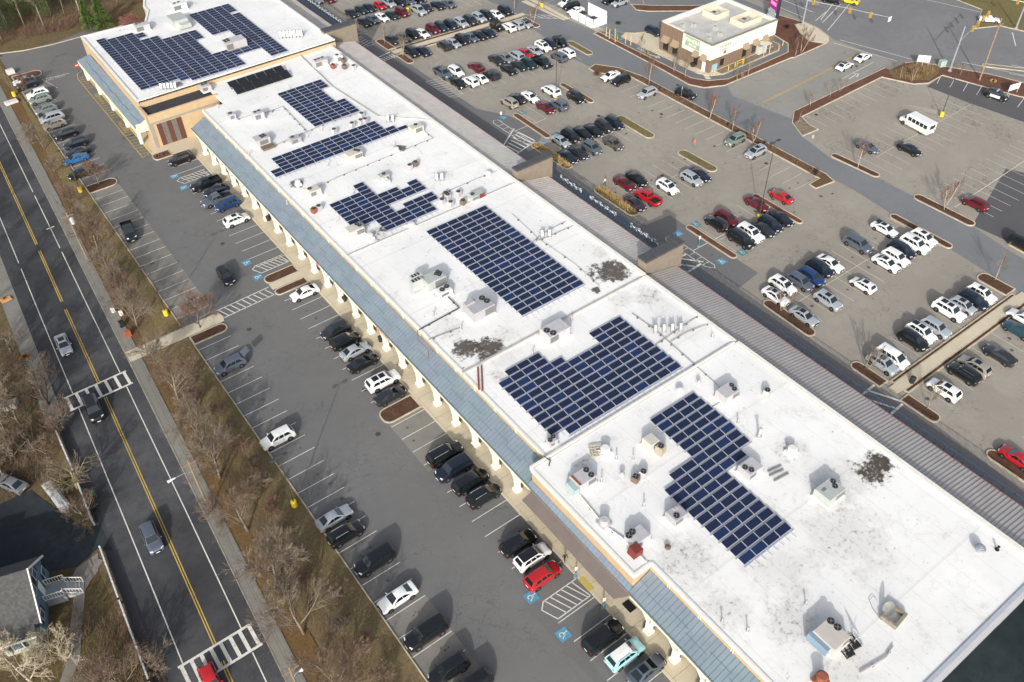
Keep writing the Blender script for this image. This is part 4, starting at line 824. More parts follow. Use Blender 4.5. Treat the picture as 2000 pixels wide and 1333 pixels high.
# ---------------------------------------------------------------- rooftop equipment
UG = M('unit_grey', (196, 194, 196), .5, .25, var=.07, vs=1.2); UB = M('unit_beige', (200, 197, 186), .6, .1, var=.08, vs=1.2); UGR = M('unit_pale_green', (182, 188, 184), .55, .2, var=.07, vs=1.2); UW = M('unit_white', (226, 226, 224), .55, .1, var=.04)
UP = M('unit_lilac_grey', (180, 179, 183), .5, .25, var=.06, vs=1); FAN = M('fan_dark', (34, 34, 36), .5); GRL = M('coil_grey', (128, 128, 128), .7, .3, var=.25, vs=14); CURB = M('roof_curb', (214, 214, 210), .6); RUST = M('rust_panel', (140, 84, 62), .85, var=.25, vs=3); REDB = M('red_hood', (116, 52, 46), .7, var=.15, vs=2); HUB = M('fan_hub', (150, 150, 152), .5, .4); BRN = M('unit_brown', (116, 98, 88), .8, var=.2, vs=3)
def hvac(label, px, py, zr, lx, ly, h, mt, fans=(), hood=None, extra=None, rz=0, coil='-y'):
    x, y = at(px, py, zr+h); t = thing('rooftop_air_unit', label, 'air unit', (x, y, zr), rz, 'rooftop air units')
    b = MB(); b.box(-lx/2-.12, lx/2+.12, -ly/2-.12, ly/2+.12, 0, .22); obj('curb', b, CURB, t)
    b = MB(); b.bbox(0, 0, .22, lx, ly, h-.22, 0, 0, .04)
    for i in range(1, int(lx/.8)): u = -lx/2+lx*i/int(lx/.8); b.box(u-.012, u+.012, -ly/2-.012, -ly/2, .3, h-.1)
    obj('cabinet', b, mt, t)
    if coil:
        b = MB(); s = -1 if coil == '-y' else 1; xx = (fans[0][0] if fans else 0); w_ = min(1.0, lx*.3); b.box(max(-lx/2+.06, xx-w_), min(lx/2-.06, xx+w_), -ly/2-.02, -ly/2-.004, .4, h-.2); b.box(lx/2+.004, lx/2+.02, -ly/2+.1, ly/2-.1, .4, h-.2); obj('coil_grille', b, GRL, t)
    for fx, fy, r in fans: b = MB(); fan(b, fx, fy, h, r); obj('fan', b, [UG, FAN, HUB], t)
    if hood:
        hx, hy, hl, hw, hh, hm = hood; b = MB(); b.hexa([(hx-hl/2, hy-hw/2, .3), (hx+hl/2, hy-hw/2, .3), (hx+hl/2, hy+hw/2, .3), (hx-hl/2, hy+hw/2, .3), (hx-hl/2*.6, hy-hw/2, hh), (hx+hl/2, hy-hw/2, hh), (hx+hl/2, hy+hw/2, hh), (hx-hl/2*.6, hy+hw/2, hh)]); obj('hood', b, hm, t)
    if extra: extra(t)
    return t
Z1 = 6.91
F2 = lambda x, r=.36, d=.45: ((x, -d, r), (x, d, r))
hvac('grey rooftop unit with rusty panel and blue-grey hood near the brown awning', 1139, 930, Z1, 2.6, 1.9, 1.35, UG, F2(.85), (-1.75, -.2, 1.0, 1.5, 1.1, M('hood_blue_grey', (160, 178, 180), .6, var=.08)), lambda t: obj('rust_panel', MB().box(-1.22, -.95, -.85, .85, .6, 1.42), RUST, t))
hvac('beige unit with a square condenser and rusty fan beside the nearest solar array', 1272, 858, Z1, 1.5, 1.6, 1.3, UB, ((.2, -1.5, .36),), None, lambda t: obj('condenser', MB().bbox(.2, -1.5, .1, 1.0, 1.0, 1.2, .2, 0, .04), M('condenser_tan', (170, 160, 140), .7, .1, var=.2, vs=10), t))
hvac('grey two-fan unit right of the narrow solar array, with loose rails behind it', 1467, 910, Z1, 2.3, 1.9, 1.25, UG, ((-.75, .25, .34), (-.45, -.45, .34)))
hvac('pale green rooftop unit by the dark roof stain', 1622, 955, Z1, 2.9, 2.2, 1.4, UGR, ((.7, -.1, .32), (1.1, .5, .32)), None, lambda t: obj('louvre', MB().box(-1.0, -.4, .2, .5, 1.4, 1.47), GRL, t))
hvac('lilac-grey unit with one black fan against the left side of the narrow solar array', 1322, 1001, Z1, 1.9, 1.7, 1.2, UP, ((-.35, -.3, .36),), None, lambda t: obj('intake_box', MB().box(-.1, .45, .3, .6, 1.2, 1.45), UP, t))
hvac('grey two-fan unit with dark red hood near the copper-edged awning', 1246, 1044, Z1, 2.3, 1.8, 1.15, UG, ((-.9, .5, .4), (-.3, .62, .4)), (-1.5, -1.2, 1.3, 1.2, 1.25, REDB))
hvac('beige-grey two-fan unit next to the white satellite dish', 1625, 1238, Z1, 2.5, 2.7, 1.4, M('unit_warm_grey', (198, 192, 184), .55, .15, var=.05), ((1.0, .95, .38), (1.0, .1, .38)), (-1.55, .3, .7, 2.4, 1.2, M('hood_blue', (126, 146, 166), .6)))
hvac('grey two-fan unit on the right edge strip near the grey arcade roof', 1422, 762, Z1, 2.5, 1.9, 1.35, UG, ((.75, -.4, .32), (1.0, .3, .32)))
hvac('large pale grey unit with two fans at the section divider', 1084, 640, 6.78, 3.6, 2.4, 1.6, UG, ((-1.3, .2, .46), (-.9, -.75, .46)))
hvac('small two-fan unit by the roof edge beside the rusty pipes array', 1078, 858, 6.78, 1.1, 1.0, 1.0, UG, ((-.28, 0, .3), (.35, .2, .3)))
def rtu(t):
    for x, y in ((-2.4, .5), (-1.9, 1.5)):
        b = MB(); b.bbox(x-.2, y, .3, 1.9, .85, 1.75, .0, 0, .05); e = obj('intake_tower', b, UGR, t); c = MB()
        for i in range(3): c.box(x-.9+.5*i, x-.65+.5*i, y-.3, y+.3, 2.06, 2.1)
        obj('louvre', c, FAN, e)
hvac('big pale green unit with four fans and twin intake towers', 846, 540, 6.91, 3.2, 2.2, 1.7, UGR, ((.6, .2, .3), (1.1, .55, .3), (.9, -.3, .3), (1.3, .05, .3)), None, rtu)
hvac('white two-fan unit beside the big pale green unit', 866, 565, 6.91, 2.2, 1.5, 1.1, UW, ((-.2, 0, .42), (.7, .2, .42)), (-1.6, -.3, 1.0, 1.0, .8, UW))
hvac('large lilac-grey unit with two fans left of the long solar array', 935, 594, 6.91, 3.6, 2.9, 1.75, UP, ((1.1, .75, .46), (1.3, -.2, .46)), None, lambda t: obj('roof_step', MB().bbox(-1.0, 1.0, 1.75, 1.5, .8, .25, 0, 0, .03), UP, t))
hvac('beige unit left of the ragged solar array with black stain', 692, 444, 6.87, 2.6, 1.9, 1.4, UB, ((.7, .5, .36), (.9, -.1, .36)))
hvac('beige one-fan unit between stain and conduit', 612, 368, 6.87, 2.0, 1.7, 1.3, UB, ((-.55, .3, .36),))
hvac('beige unit under the five-row solar array', 690, 298, 6.87, 2.8, 1.7, 1.3, UB, ((.7, .5, .36), (1.0, 0, .36)))
hvac('beige unit at the right tip of the five-row solar array', 812, 246, 6.87, 2.4, 1.6, 1.4, UB, ((.2, .4, .36),))
hvac('pale green unit with white duct above the ragged solar array', 748, 341, 6.87, 1.7, 1.4, 1.1, UGR, ((.2, .1, .34),), (-.3, -1.3, 1.0, 1.4, .8, UW))
hvac('grey unit with four fans and rusty platform near the tan frieze', 509, 268, 6.87, 2.7, 2.1, 1.4, UG, ((.1, .4, .28), (.7, .5, .28), (.2, -.2, .28), (.8, -.1, .28)), None, lambda t: obj('platform', MB().box(-1.0, 1.4, -2.9, -1.5, .1, .45), BRN, t))
hvac('grey one-fan unit with tan box by the conduit corner', 575, 268, 6.87, 1.9, 1.5, 1.2, UP, ((-.3, .3, .34),))
hvac('grey two-fan unit with coil between conduits, far roof', 503, 219, 6.87, 1.9, 1.6, 1.5, UG, ((-.4, .3, .3), (.4, .4, .3)))
hvac('small one-fan unit nearest the tan frieze, far roof', 450, 222, 6.87, 1.4, 1.4, 1.3, UG, ((0, .2, .36),))
hvac('grey two-fan unit between corner store and black collectors', 400, 166, 6.87, 1.8, 1.7, 1.3, UG, ((-.4, .3, .3), (.35, .4, .3)))
hvac('grey three-fan unit by the far arcade roof', 624, 116, 6.87, 2.8, 1.7, 1.5, UG, ((-.8, .3, .28), (0, .35, .28), (.8, .4, .28)))
hvac('white one-fan unit against the parapet by the brown fans', 660, 108, 6.87, 1.4, 1.5, 1.5, UW, ((-.1, .3, .32),))
hvac('green unit with red panel near the section divider', 930, 377, 6.87, 2.4, 1.5, 1.1, UGR, ((-.7, .1, .34),), None, lambda t: obj('red_panel', MB().box(.1, 1.2, -.82, -.78, .3, 1.12), REDB, t))
hvac('big pale green unit with stepped hood on the corner store roof', 345, 33, 7.97, 3.4, 4.4, 1.8, UGR, (), (.3, -3.0, 2.8, 1.5, 1.2, UGR), None, 0, None)
hvac('white unit at the back edge of the corner store roof', 348, 6, 7.97, 3.2, 2.0, 1.6, UW, ((-.8, .3, .34), (.2, .5, .34)))
hvac('grey unit with four fans in the notch of the largest solar array', 456, 77, 7.97, 4.6, 2.8, 1.8, UG, ((-1.8, .7, .32), (-1.1, .9, .32), (-1.8, -.1, .32), (-1.1, .1, .32)))
hvac('louvred grey unit at the back edge of the corner store', 275, 47, 7.97, 3.0, 2.2, 1.5, UG, ((-.8, .6, .32), (0, .8, .32), (.8, 1.0, .32)))
def cond(label, px, py, zr=6.87, mt=UG, r=.36, h=.9):
    x, y = at(px, py, zr+h); t = thing('condenser', label, 'condenser', (x, y, zr), 0, 'small round-fan condensers'); b = MB(); b.bbox(0, 0, .08, r*2.3, r*2.3, h-.08, .3, 0, .08); obj('cabinet', b, mt, t); b = MB(); fan(b, 0, 0, h, r); obj('fan', b, [mt, FAN, HUB], t)
for (px, py, z, l, mt) in ((870, 376, 6.87, 'dark condenser at the back of the five by the section divider', BRN), (863, 389, 6.87, 'grey condenser leftmost of the five by the section divider', UG), (880, 394, 6.87, 'grey condenser nearest of the five by the section divider', UG), (874, 380, 6.87, 'grey condenser in the middle of the five by the section divider', UG), (895, 374, 6.87, 'pale condenser rightmost of the five by the section divider', UG), (904, 391, 6.87, 'brown box condenser beside the green unit', BRN),
        (652, 252, 6.87, 'small grey condenser alone above the five-row array', UG), (687, 240, 6.87, 'small grey condenser right of the lone one above the five-row array', UG), (704, 234, 6.87, 'left condenser of the tangled cluster by the block array', UG), (713, 232, 6.87, 'right condenser of the tangled cluster by the block array', UG), (706, 221, 6.87, 'rear condenser of the tangled cluster by the block array', UG),
        (1257, 921, 6.91, 'black round-fan condenser near the nearest solar array', UG), (1242, 931, 6.91, 'square brown condenser next to the black fan one', BRN), (670, 115, 6.87, 'brown condenser behind the parapet by the far arcade roof', BRN), (672, 127, 6.87, 'second brown condenser nearer the front by the far arcade roof', BRN), (650, 126, 6.87, 'reddish brown box by the three-fan unit', RUST), (690, 128, 6.87, 'green grey condenser against the parapet by the far arcade roof', UGR),
        (612, 407, 6.87, 'rusty box condenser by the tan frieze', RUST), (622, 402, 6.87, 'grey condenser behind the rusty box', UG), (811, 316, 6.87, 'dark brown condenser near the right parapet', BRN), (800, 322, 6.87, 'grey round condenser near the right parapet', UG), (1499, 762, 6.91, 'small green condenser by the right parapet', UGR)): cond(l, px, py, z, mt)
def vent(label, px, py, zr=6.88, r=.28, h=.8, kind=0, mt=UG):
    x, y = at(px, py, zr+h*.5); t = thing('roof_vent', label, 'roof vent', (x, y, zr), 0, 'roof vents and stacks'); b = MB()
    if kind == 0: b.cyl(0, 0, 0, h*.7, r*.5, 10); b.cyl(0, 0, h*.6, h*.8, r, 12); b.cyl(0, 0, h*.8, h, r, 12, 0, r*.3); obj('vent_cap', b, mt, t)
    elif kind == 1: b.tube([(0, 0, 0), (0, 0, h)], r*.4, 8); b.cyl(0, 0, h*.92, h*1.05, r*.6, 8); b.cyl(0, 0, 0, .08, r, 10); obj('pipe', b, mt, t)
    elif kind == 2: b.box(-r*1.3, r*1.3, -r*1.3, r*1.3, 0, .3); b.cyl(0, 0, .3, h, r*1.1, 14); b.cyl(0, 0, h, h+.1, r*1.25, 14, 0, r*.9); obj('drum', b, mt, t)
    else:
        b.cyl(0, 0, 0, .3, r*.6, 10)
        for i in range(5): a = i/4; b.cyl(0, 0, .3+.12*i, .44+.12*i, r*(.7+.5*math.sin(a*math.pi)), 12)
        b.cyl(0, 0, .9, 1.0, r*.6, 12, 0, .02); obj('turbine', b, mt, t)
vent('round drum vent on square curb along the conduit near the awning', 1180, 1020, 6.91, .5, 1.0, 2); vent('mushroom vent between two condensers and array', 1215, 928, 6.91, .35, .9, 0)
vent('silver turbine vent near the far right corner of the nearest roof', 1914, 1072, 6.91, .5, 1, 3, GALV); vent('short dark pipe beside the silver turbine vent', 1949, 1071, 6.91, .25, .6, 1, FAN)
vent('white fan vent in the middle of the grey round stain', 1547, 880, 6.91, .5, .9, 2, UW); vent('white fan vent in the black stain by the beige unit', 723, 462, 6.87, .42, .8, 2, UW); vent('vent in the dark stain near the tan frieze', 582, 358, 6.87, .4, .8, 2, UW); vent('vent in the grey stain near the right parapet', 774, 293, 6.87, .4, .8, 2, UW)
vent('round brown-lidded vent at the bottom edge of the photo', 1604, 1326, 6.91, .5, 1.1, 2, RUST); vent('tall grey flue pipe by the small green condenser', 1484, 845, 6.91, .4, 1.5, 1); vent('sooty star-shaped vent among dirt marks', 1304, 1070, 6.91, .36, .5, 0, BRN)
vent('white turbine vent by the roof ridge near the rail bracket', 1328, 764, 6.91, .45, 1.0, 3, UW); vent('curl-topped vent near the roof ridge', 1365, 748, 6.91, .3, .9, 0); vent('white globe vent by the right parapet, middle roof', 953, 340, 6.87, .5, .9, 3, UW); vent('round white vent ring below the ragged array', 804, 440, 6.87, .45, .6, 2, UW)
VL = ((1175, 937, 'thin pipe stack right of the rusty-panel unit'), (1258, 985, 'thin white stack near the awning roof'), (1204, 893, 'left of two thin stacks behind the rail frame'), (1237, 893, 'right of two thin stacks behind the rail frame'), (1442, 822, 'thin stack behind the flue pipe'), (1411, 1212, 'thin dark stack near the tan frieze corner'), (1575, 1177, 'thin stack above the hooded unit'), (1461, 1229, 'grey stack with round base by the ridge line'),
      (690, 374, 'small stack by the ragged array'), (628, 252, 'white wire bracket stack above the narrow array'), (600, 265, 'thin stack beside the five-row array'), (770, 280, 'short stack near the right parapet'), (640, 320, 'thin stack on the far roof'), (560, 395, 'small stack by the tan frieze'), (1040, 690, 'stack near the big grey unit'), (846, 613, 'small vent at the end of the black gas pipe'), (900, 640, 'small vent near the divider'), (425, 208, 'thin stack between corner store and unit'), (485, 300, 'dark stack by the tan frieze, far roof'), (565, 170, 'small stack behind the block array'), (240, 56, 'thin stack at the back edge of the corner store'), (232, 58, 'second thin stack at the back edge of the corner store'), (745, 352, 'vent under the pale green unit'), (1392, 655, 'reddish vent cluster by the right parapet'), (1117, 622, 'square vent frame near the roof divider'))
for px, py, l in VL: vent(l, px, py, 7.97 if py < 60 and px < 260 else 6.88, .2, .8, 1)
# inverter racks
def rack(label, px, py, zr, n, sp=.8, s=1.0):
    x, y = at(px, py, zr+.6); t = thing('inverter_rack', label, 'inverter rack', (x, y, zr), -.55, 'inverter racks on the roof'); b = MB()
    for i in range(n):
        u = (i-(n-1)/2)*sp; b.tube([(u-.28*s, -.4, 0), (u-.28*s, .3, 1.3*s), (u-.28*s, .9, 0)], .04, 4); b.tube([(u+.28*s, -.4, 0), (u+.28*s, .3, 1.3*s), (u+.28*s, .9, 0)], .04, 4); b.box(u-.3*s, u+.3*s, .82, .95, 0, .12)
        q = MB(); q.hexa([(u-.2*s, -.34, .35), (u+.2*s, -.34, .35), (u+.2*s, -.2, .3), (u-.2*s, -.2, .3), (u-.2*s, .12, 1.15*s), (u+.2*s, .12, 1.15*s), (u+.2*s, .26, 1.1*s), (u-.2*s, .26, 1.1*s)]); obj('inverter', q, M('inverter_grey', (150, 156, 160), .4, .5, var=.12), t)
    obj('stand', b, GRL, t)
rack('rack of inverters on tilted stands right of the L-shaped array', 1305, 640, 6.78, 4, 1.2); rack('pair of inverters beside the long solar array', 1066, 456, 6.91, 2, 1.2); rack('row of inverters at the right edge of the largest array', 568, 68, 7.97, 7, .75, 1.2); rack('row of inverters at the tower end of the corner store', 328, 168, 7.97, 5, .7); rack('inverter rack above the notch of the ragged array', 858, 346, 6.87, 2, .9); rack('inverter rack at the right end of the five-row array', 762, 232, 6.87, 2, .9)
# satellite dishes
def dish(px, py, zr, r, az, label, mt):
    x, y = at(px, py, zr+.9); t = thing('satellite_dish', label, 'satellite dish', (x, y, zr), az); b = MB(); N = 18; rings = [(0, 0), (.5, .06), (.85, .17), (1, .24)]; vs = []
    for f, d in rings:
        for i in range(N): a = 2*math.pi*i/N; u, v, w_ = f*r*math.cos(a), f*r*math.sin(a), d*r; vs.append((w_*.75-v*.6, u, 1.0+w_*.6+v*.78))
    b.add(vs, [(k*N+i, k*N+(i+1) % N, (k+1)*N+(i+1) % N, (k+1)*N+i) for k in range(3) for i in range(N)]); obj('reflector', b, mt, t, smooth=True)
    b = MB(); b.tube([(0, 0, 0), (0, 0, 1.0)], .06, 6); b.tube([(0, 0, .6), (r*.9, 0, 1.3)], .03, 4); obj('mount', b, GALV, t); return t
dish(1672, 1247, 6.91, .85, -.5, 'white satellite dish with two black ballast frames', UW)
for i, (px, py) in enumerate(((1664, 1265), (1676, 1249))):
    x, y = at(px, py, 7.0); t = thing('ballast_frame', ('black ballast frame in front of the white dish', 'black ballast frame behind the white dish')[i], 'frame', (x-.7, y+.1, 6.91), -.2); b = MB()
    for u in (-.5, 0, .5): b.box(u-.04, u+.04, -.7, .7, 0, .1)
    for v in (-.7, 0, .62): b.box(-.5, .5, v, v+.08, .1, .16)
    b.box(-.35, .45, -.65, -.2, .1, .3); obj('bars', b, FAN, t)
x, y = at(1746, 1203, 7.3); bx = thing('wooden_box_frame', 'open wooden ballast box under the grey dish', 'box frame', (x, y, 6.91), .1); b = MB()
WD = M('old_wood', (138, 132, 118), .9, var=.2, vs=3)
for q in ((-1.1, 1.1, -.9, -.6), (-1.1, 1.1, .6, .9), (-1.1, -.8, -.6, .6), (.8, 1.1, -.6, .6)): b.box(*q, .0, .6)
obj('planks', b, WD, bx); dish(1738, 1192, 6.91, .8, 2.4, 'grey satellite dish on a wooden box frame', M('dish_grey', (170, 170, 164), .5))
x, y = at(1166, 882, 7.0); t = thing('rail_frame', 'pale lattice rail frame lying on the roof beside a round duct', 'frame', (x, y, 6.91), -.5); b = MB()
for i in range(5): b.box(-.9+.42*i, -.82+.42*i, -.9, .9, .15, .25); b.box(-.9, .9, -.9+.42*i, -.82+.42*i, .25, .35)
obj('slats', b, M('slat_beige', (178, 170, 150), .7, var=.2), t); vent('round white duct beside the rail frame', 1182, 880, 6.91, .5, 1.0, 2, UW)
for i, (a, c) in enumerate((((1500, 922), (1526, 910)), ((1503, 930), (1530, 918)), ((1512, 940), (1540, 925)))):
    p0, p1 = at(*a, 7.0), at(*c, 7.0); t = thing('loose_rail', ('loose grey rail nearest the two-fan unit', 'middle of the three loose grey rails', 'loose grey rail farthest from the two-fan unit')[i], 'rail', (p0[0], p0[1], 6.92), 0, 'loose rails on the nearest roof'); b = MB(); b.tube([(0, 0, .1), (p1[0]-p0[0], p1[1]-p0[1], .1)], .12, 4); obj('rail', b, GRL, t)
# pipes and conduits over the roofs
def pipe(label, pts, zr, r, mt, feet=2.2, name='roof_conduit', cat='conduit', lift=.18):
    w_ = [Vector((*at(*q, zr+lift), zr+lift)) for q in pts]; o = w_[0]; t = thing(name, label, cat, (o.x, o.y, zr)); b = MB(); b.tube([(q.x-o.x, q.y-o.y, lift) for q in w_], r, 5); obj('pipe', b, mt, t)
    if feet:
        f = MB()
        for a, c in zip(w_, w_[1:]):
            n = max(1, int((c-a).length/feet))
            for i in range(n): q = a.lerp(c, (i+.5)/n)-o; f.box(q.x-.13, q.x+.13, q.y-.1, q.y+.1, 0, lift)
        obj('support_blocks', f, M('block_dark', (84, 80, 78), .9), t)
BLKP = M('gas_pipe_black', (48, 46, 46), .6); CON = M('conduit_grey', (150, 150, 150), .5, .4)
pipe('black gas pipe bending across the long roof section', [(818, 645), (897, 602), (875, 580)], 6.91, .09, BLKP, 2.5, 'gas_pipe', 'pipe')
pipe('conduit from the inverter rack along the L-shaped array', [(1234, 612), (1280, 645), (1390, 742), (1424, 775), (1345, 824)], 6.8, .05, CON); pipe('conduit pair to the right parapet of the L-shaped array', [(1280, 675), (1330, 640), (1372, 612)], 6.8, .05, CON); pipe('conduit from array to parapet edge by the inverter rack', [(1310, 668), (1340, 650), (1396, 628)], 6.8, .05, CON)
pipe('thin dotted conduit beside the long array', [(1000, 418), (1050, 465), (1122, 515), (1172, 560)], 6.91, .03, CON, 3); pipe('upper conduit from the pair of inverters', [(1034, 478), (1062, 455), (1110, 430)], 6.91, .05, CON); pipe('lower conduit from the pair of inverters', [(1046, 472), (1072, 462), (1122, 440)], 6.91, .05, CON)
pipe('white conduit along the front edge past the drum vent', [(1128, 962), (1180, 1026), (1214, 1050), (1262, 1098)], 6.91, .09, CREAMW, 3); pipe('pipe bending at the divider near the front edge', [(1062, 892), (1075, 900), (1072, 910)], 6.91, .08, BLKP, 0)
pipe('pair of rusty pipes: left one', [(935, 762), (933, 718)], 6.78, .12, RUST, 0, 'rusty_pipe', 'pipe'); pipe('pair of rusty pipes: right one', [(942, 764), (940, 714)], 6.78, .12, RUST, 0, 'rusty_pipe', 'pipe')
pipe('long conduit with blocks below the five-row array', [(620, 365), (660, 346), (752, 308), (846, 270), (828, 256)], 6.87, .05, CON); pipe('conduit between block array and five-row array', [(540, 283), (598, 258), (640, 240), (698, 222)], 6.87, .05, CON); pipe('conduit left of the block array running down the roof', [(515, 222), (552, 208), (600, 258)], 6.87, .05, CON); pipe('second conduit to the far left unit', [(448, 238), (486, 226), (547, 215)], 6.87, .04, CON)
pipe('wide grey duct along the far roof from the corner store', [(580, 85), (588, 110), (650, 170), (740, 228), (838, 234)], 6.87, .13, M('duct_grey', (176, 176, 172), .6, .2), 0, 'roof_duct', 'duct', .15); pipe('grey duct across the corner store edge', [(635, 78), (588, 97), (512, 120), (500, 112)], 7.0, .08, CON, 0)
pipe('conduit from the big unit toward the divider', [(900, 640), (860, 655), (835, 665)], 6.91, .05, CON); pipe('pale cable run near the dish', [(1745, 1262), (1730, 1285), (1680, 1315)], 6.91, .09, M('cable_tray', (190, 190, 190), .5, .2), 3); pipe('curled hose by the grey dish', [(1722, 1212), (1705, 1190), (1698, 1172), (1706, 1164), (1712, 1172)], 6.91, .03, CON, 0); pipe('conduit from fan stack to parapet', [(860, 380), (930, 350), (994, 324)], 6.87, .04, CON, 3)
pipe('black stair rail pipe bent over the front canopy', [(815, 640), (817, 665), (836, 682), (838, 700)], 6.4, .05, RUST, 0, 'ladder_rail', 'rail', .1)
x, y = at(1122, 424, 5.6); t = thing('roof_hatch_cover', 'rust-coloured plate on the middle arcade roof', 'plate', (x, y, 5.62)); b = MB(); b.hexa([(-.7, -1.3, -.02), (.7, -1.3, -.46), (.7, 1.3, -.46), (-.7, 1.3, -.02), (-.7, -1.3, .08), (.7, -1.3, -.36), (.7, 1.3, -.36), (-.7, 1.3, .08)]); obj('plate', b, M('plate_rust', (156, 84, 62), .8, var=.15, vs=2), t)
# ---------------------------------------------------------------- vehicles
PC = {'black': (16, 17, 20), 'navy': (20, 26, 42), 'charcoal': (46, 48, 52), 'slate': (92, 100, 112), 'grey': (124, 128, 130), 'silver': (172, 178, 184), 'white': (232, 233, 232), 'red': (176, 26, 34), 'darkred': (108, 18, 32), 'blue': (30, 62, 110), 'brightblue': (38, 100, 150), 'green': (24, 42, 42), 'dgreen': (16, 30, 32), 'sage': (128, 142, 130), 'tan': (168, 160, 148), 'brown': (96, 88, 80), 'plum': (52, 40, 54), 'aqua': (160, 214, 218), 'teal': (28, 74, 88), 'yellow': (206, 184, 40), 'police': (16, 17, 22)}
WORD = {'navy': 'navy blue', 'charcoal': 'charcoal', 'slate': 'slate grey', 'darkred': 'dark red', 'brightblue': 'bright blue', 'green': 'dark green', 'dgreen': 'blackish green', 'sage': 'sage green', 'aqua': 'pale aqua', 'teal': 'teal', 'plum': 'dark purple'}
PM = {k: M('paint_'+k, v, .32, .25 if k in ('silver', 'slate', 'grey', 'charcoal', 'tan', 'brown', 'blue', 'sage', 'darkred', 'teal') else 0, .9, spec=.5) for k, v in PC.items()}
GLS = M('car_glass', (24, 34, 38), .05, .0, .5, spec=.9); TRM = M('car_trim', (30, 31, 33), .55); TYR = M('tyre', (26, 26, 27), .85); RIM = M('rim', (150, 152, 156), .35, .7); RIMD = M('rim_dark', (46, 46, 48), .4, .5)
HL = M('headlight', (226, 230, 234), .15, .1, .6); TL = M('taillight', (150, 16, 20), .25, 0, .6); CHR = M('chrome', (206, 208, 210), .2, .9); PLT = M('plate', (226, 228, 226), .6); SUNR = M('sunroof', (20, 24, 30), .06, 0, .6)
# length, half width, belt z, roof z, greenhouse x (rear base, rear roof, front roof, front base) as fractions, roof half width, rear deck z, hood z
CK = {'sedan': (4.8, .92, .98, 1.45, -.40, -.20, .06, .23, .60, 1.04, .92, .34), 'hatch': (4.25, .89, .98, 1.5, -.47, -.36, .10, .27, .62, 1.0, .93, .33), 'suv': (4.7, .95, 1.12, 1.72, -.475, -.38, .10, .25, .66, 1.08, 1.04, .37), 'bigsuv': (5.1, 1.0, 1.2, 1.85, -.485, -.42, .12, .25, .74, 1.15, 1.14, .41),
      'minivan': (5.1, 1.0, 1.08, 1.76, -.475, -.41, .16, .33, .74, 1.05, 1.0, .36), 'pickup': (5.8, 1.0, 1.2, 1.88, -.135, -.105, .12, .235, .72, .78, 1.15, .42), 'jeep': (4.4, .92, 1.15, 1.85, -.42, -.40, .13, .17, .80, 1.1, 1.12, .42)}
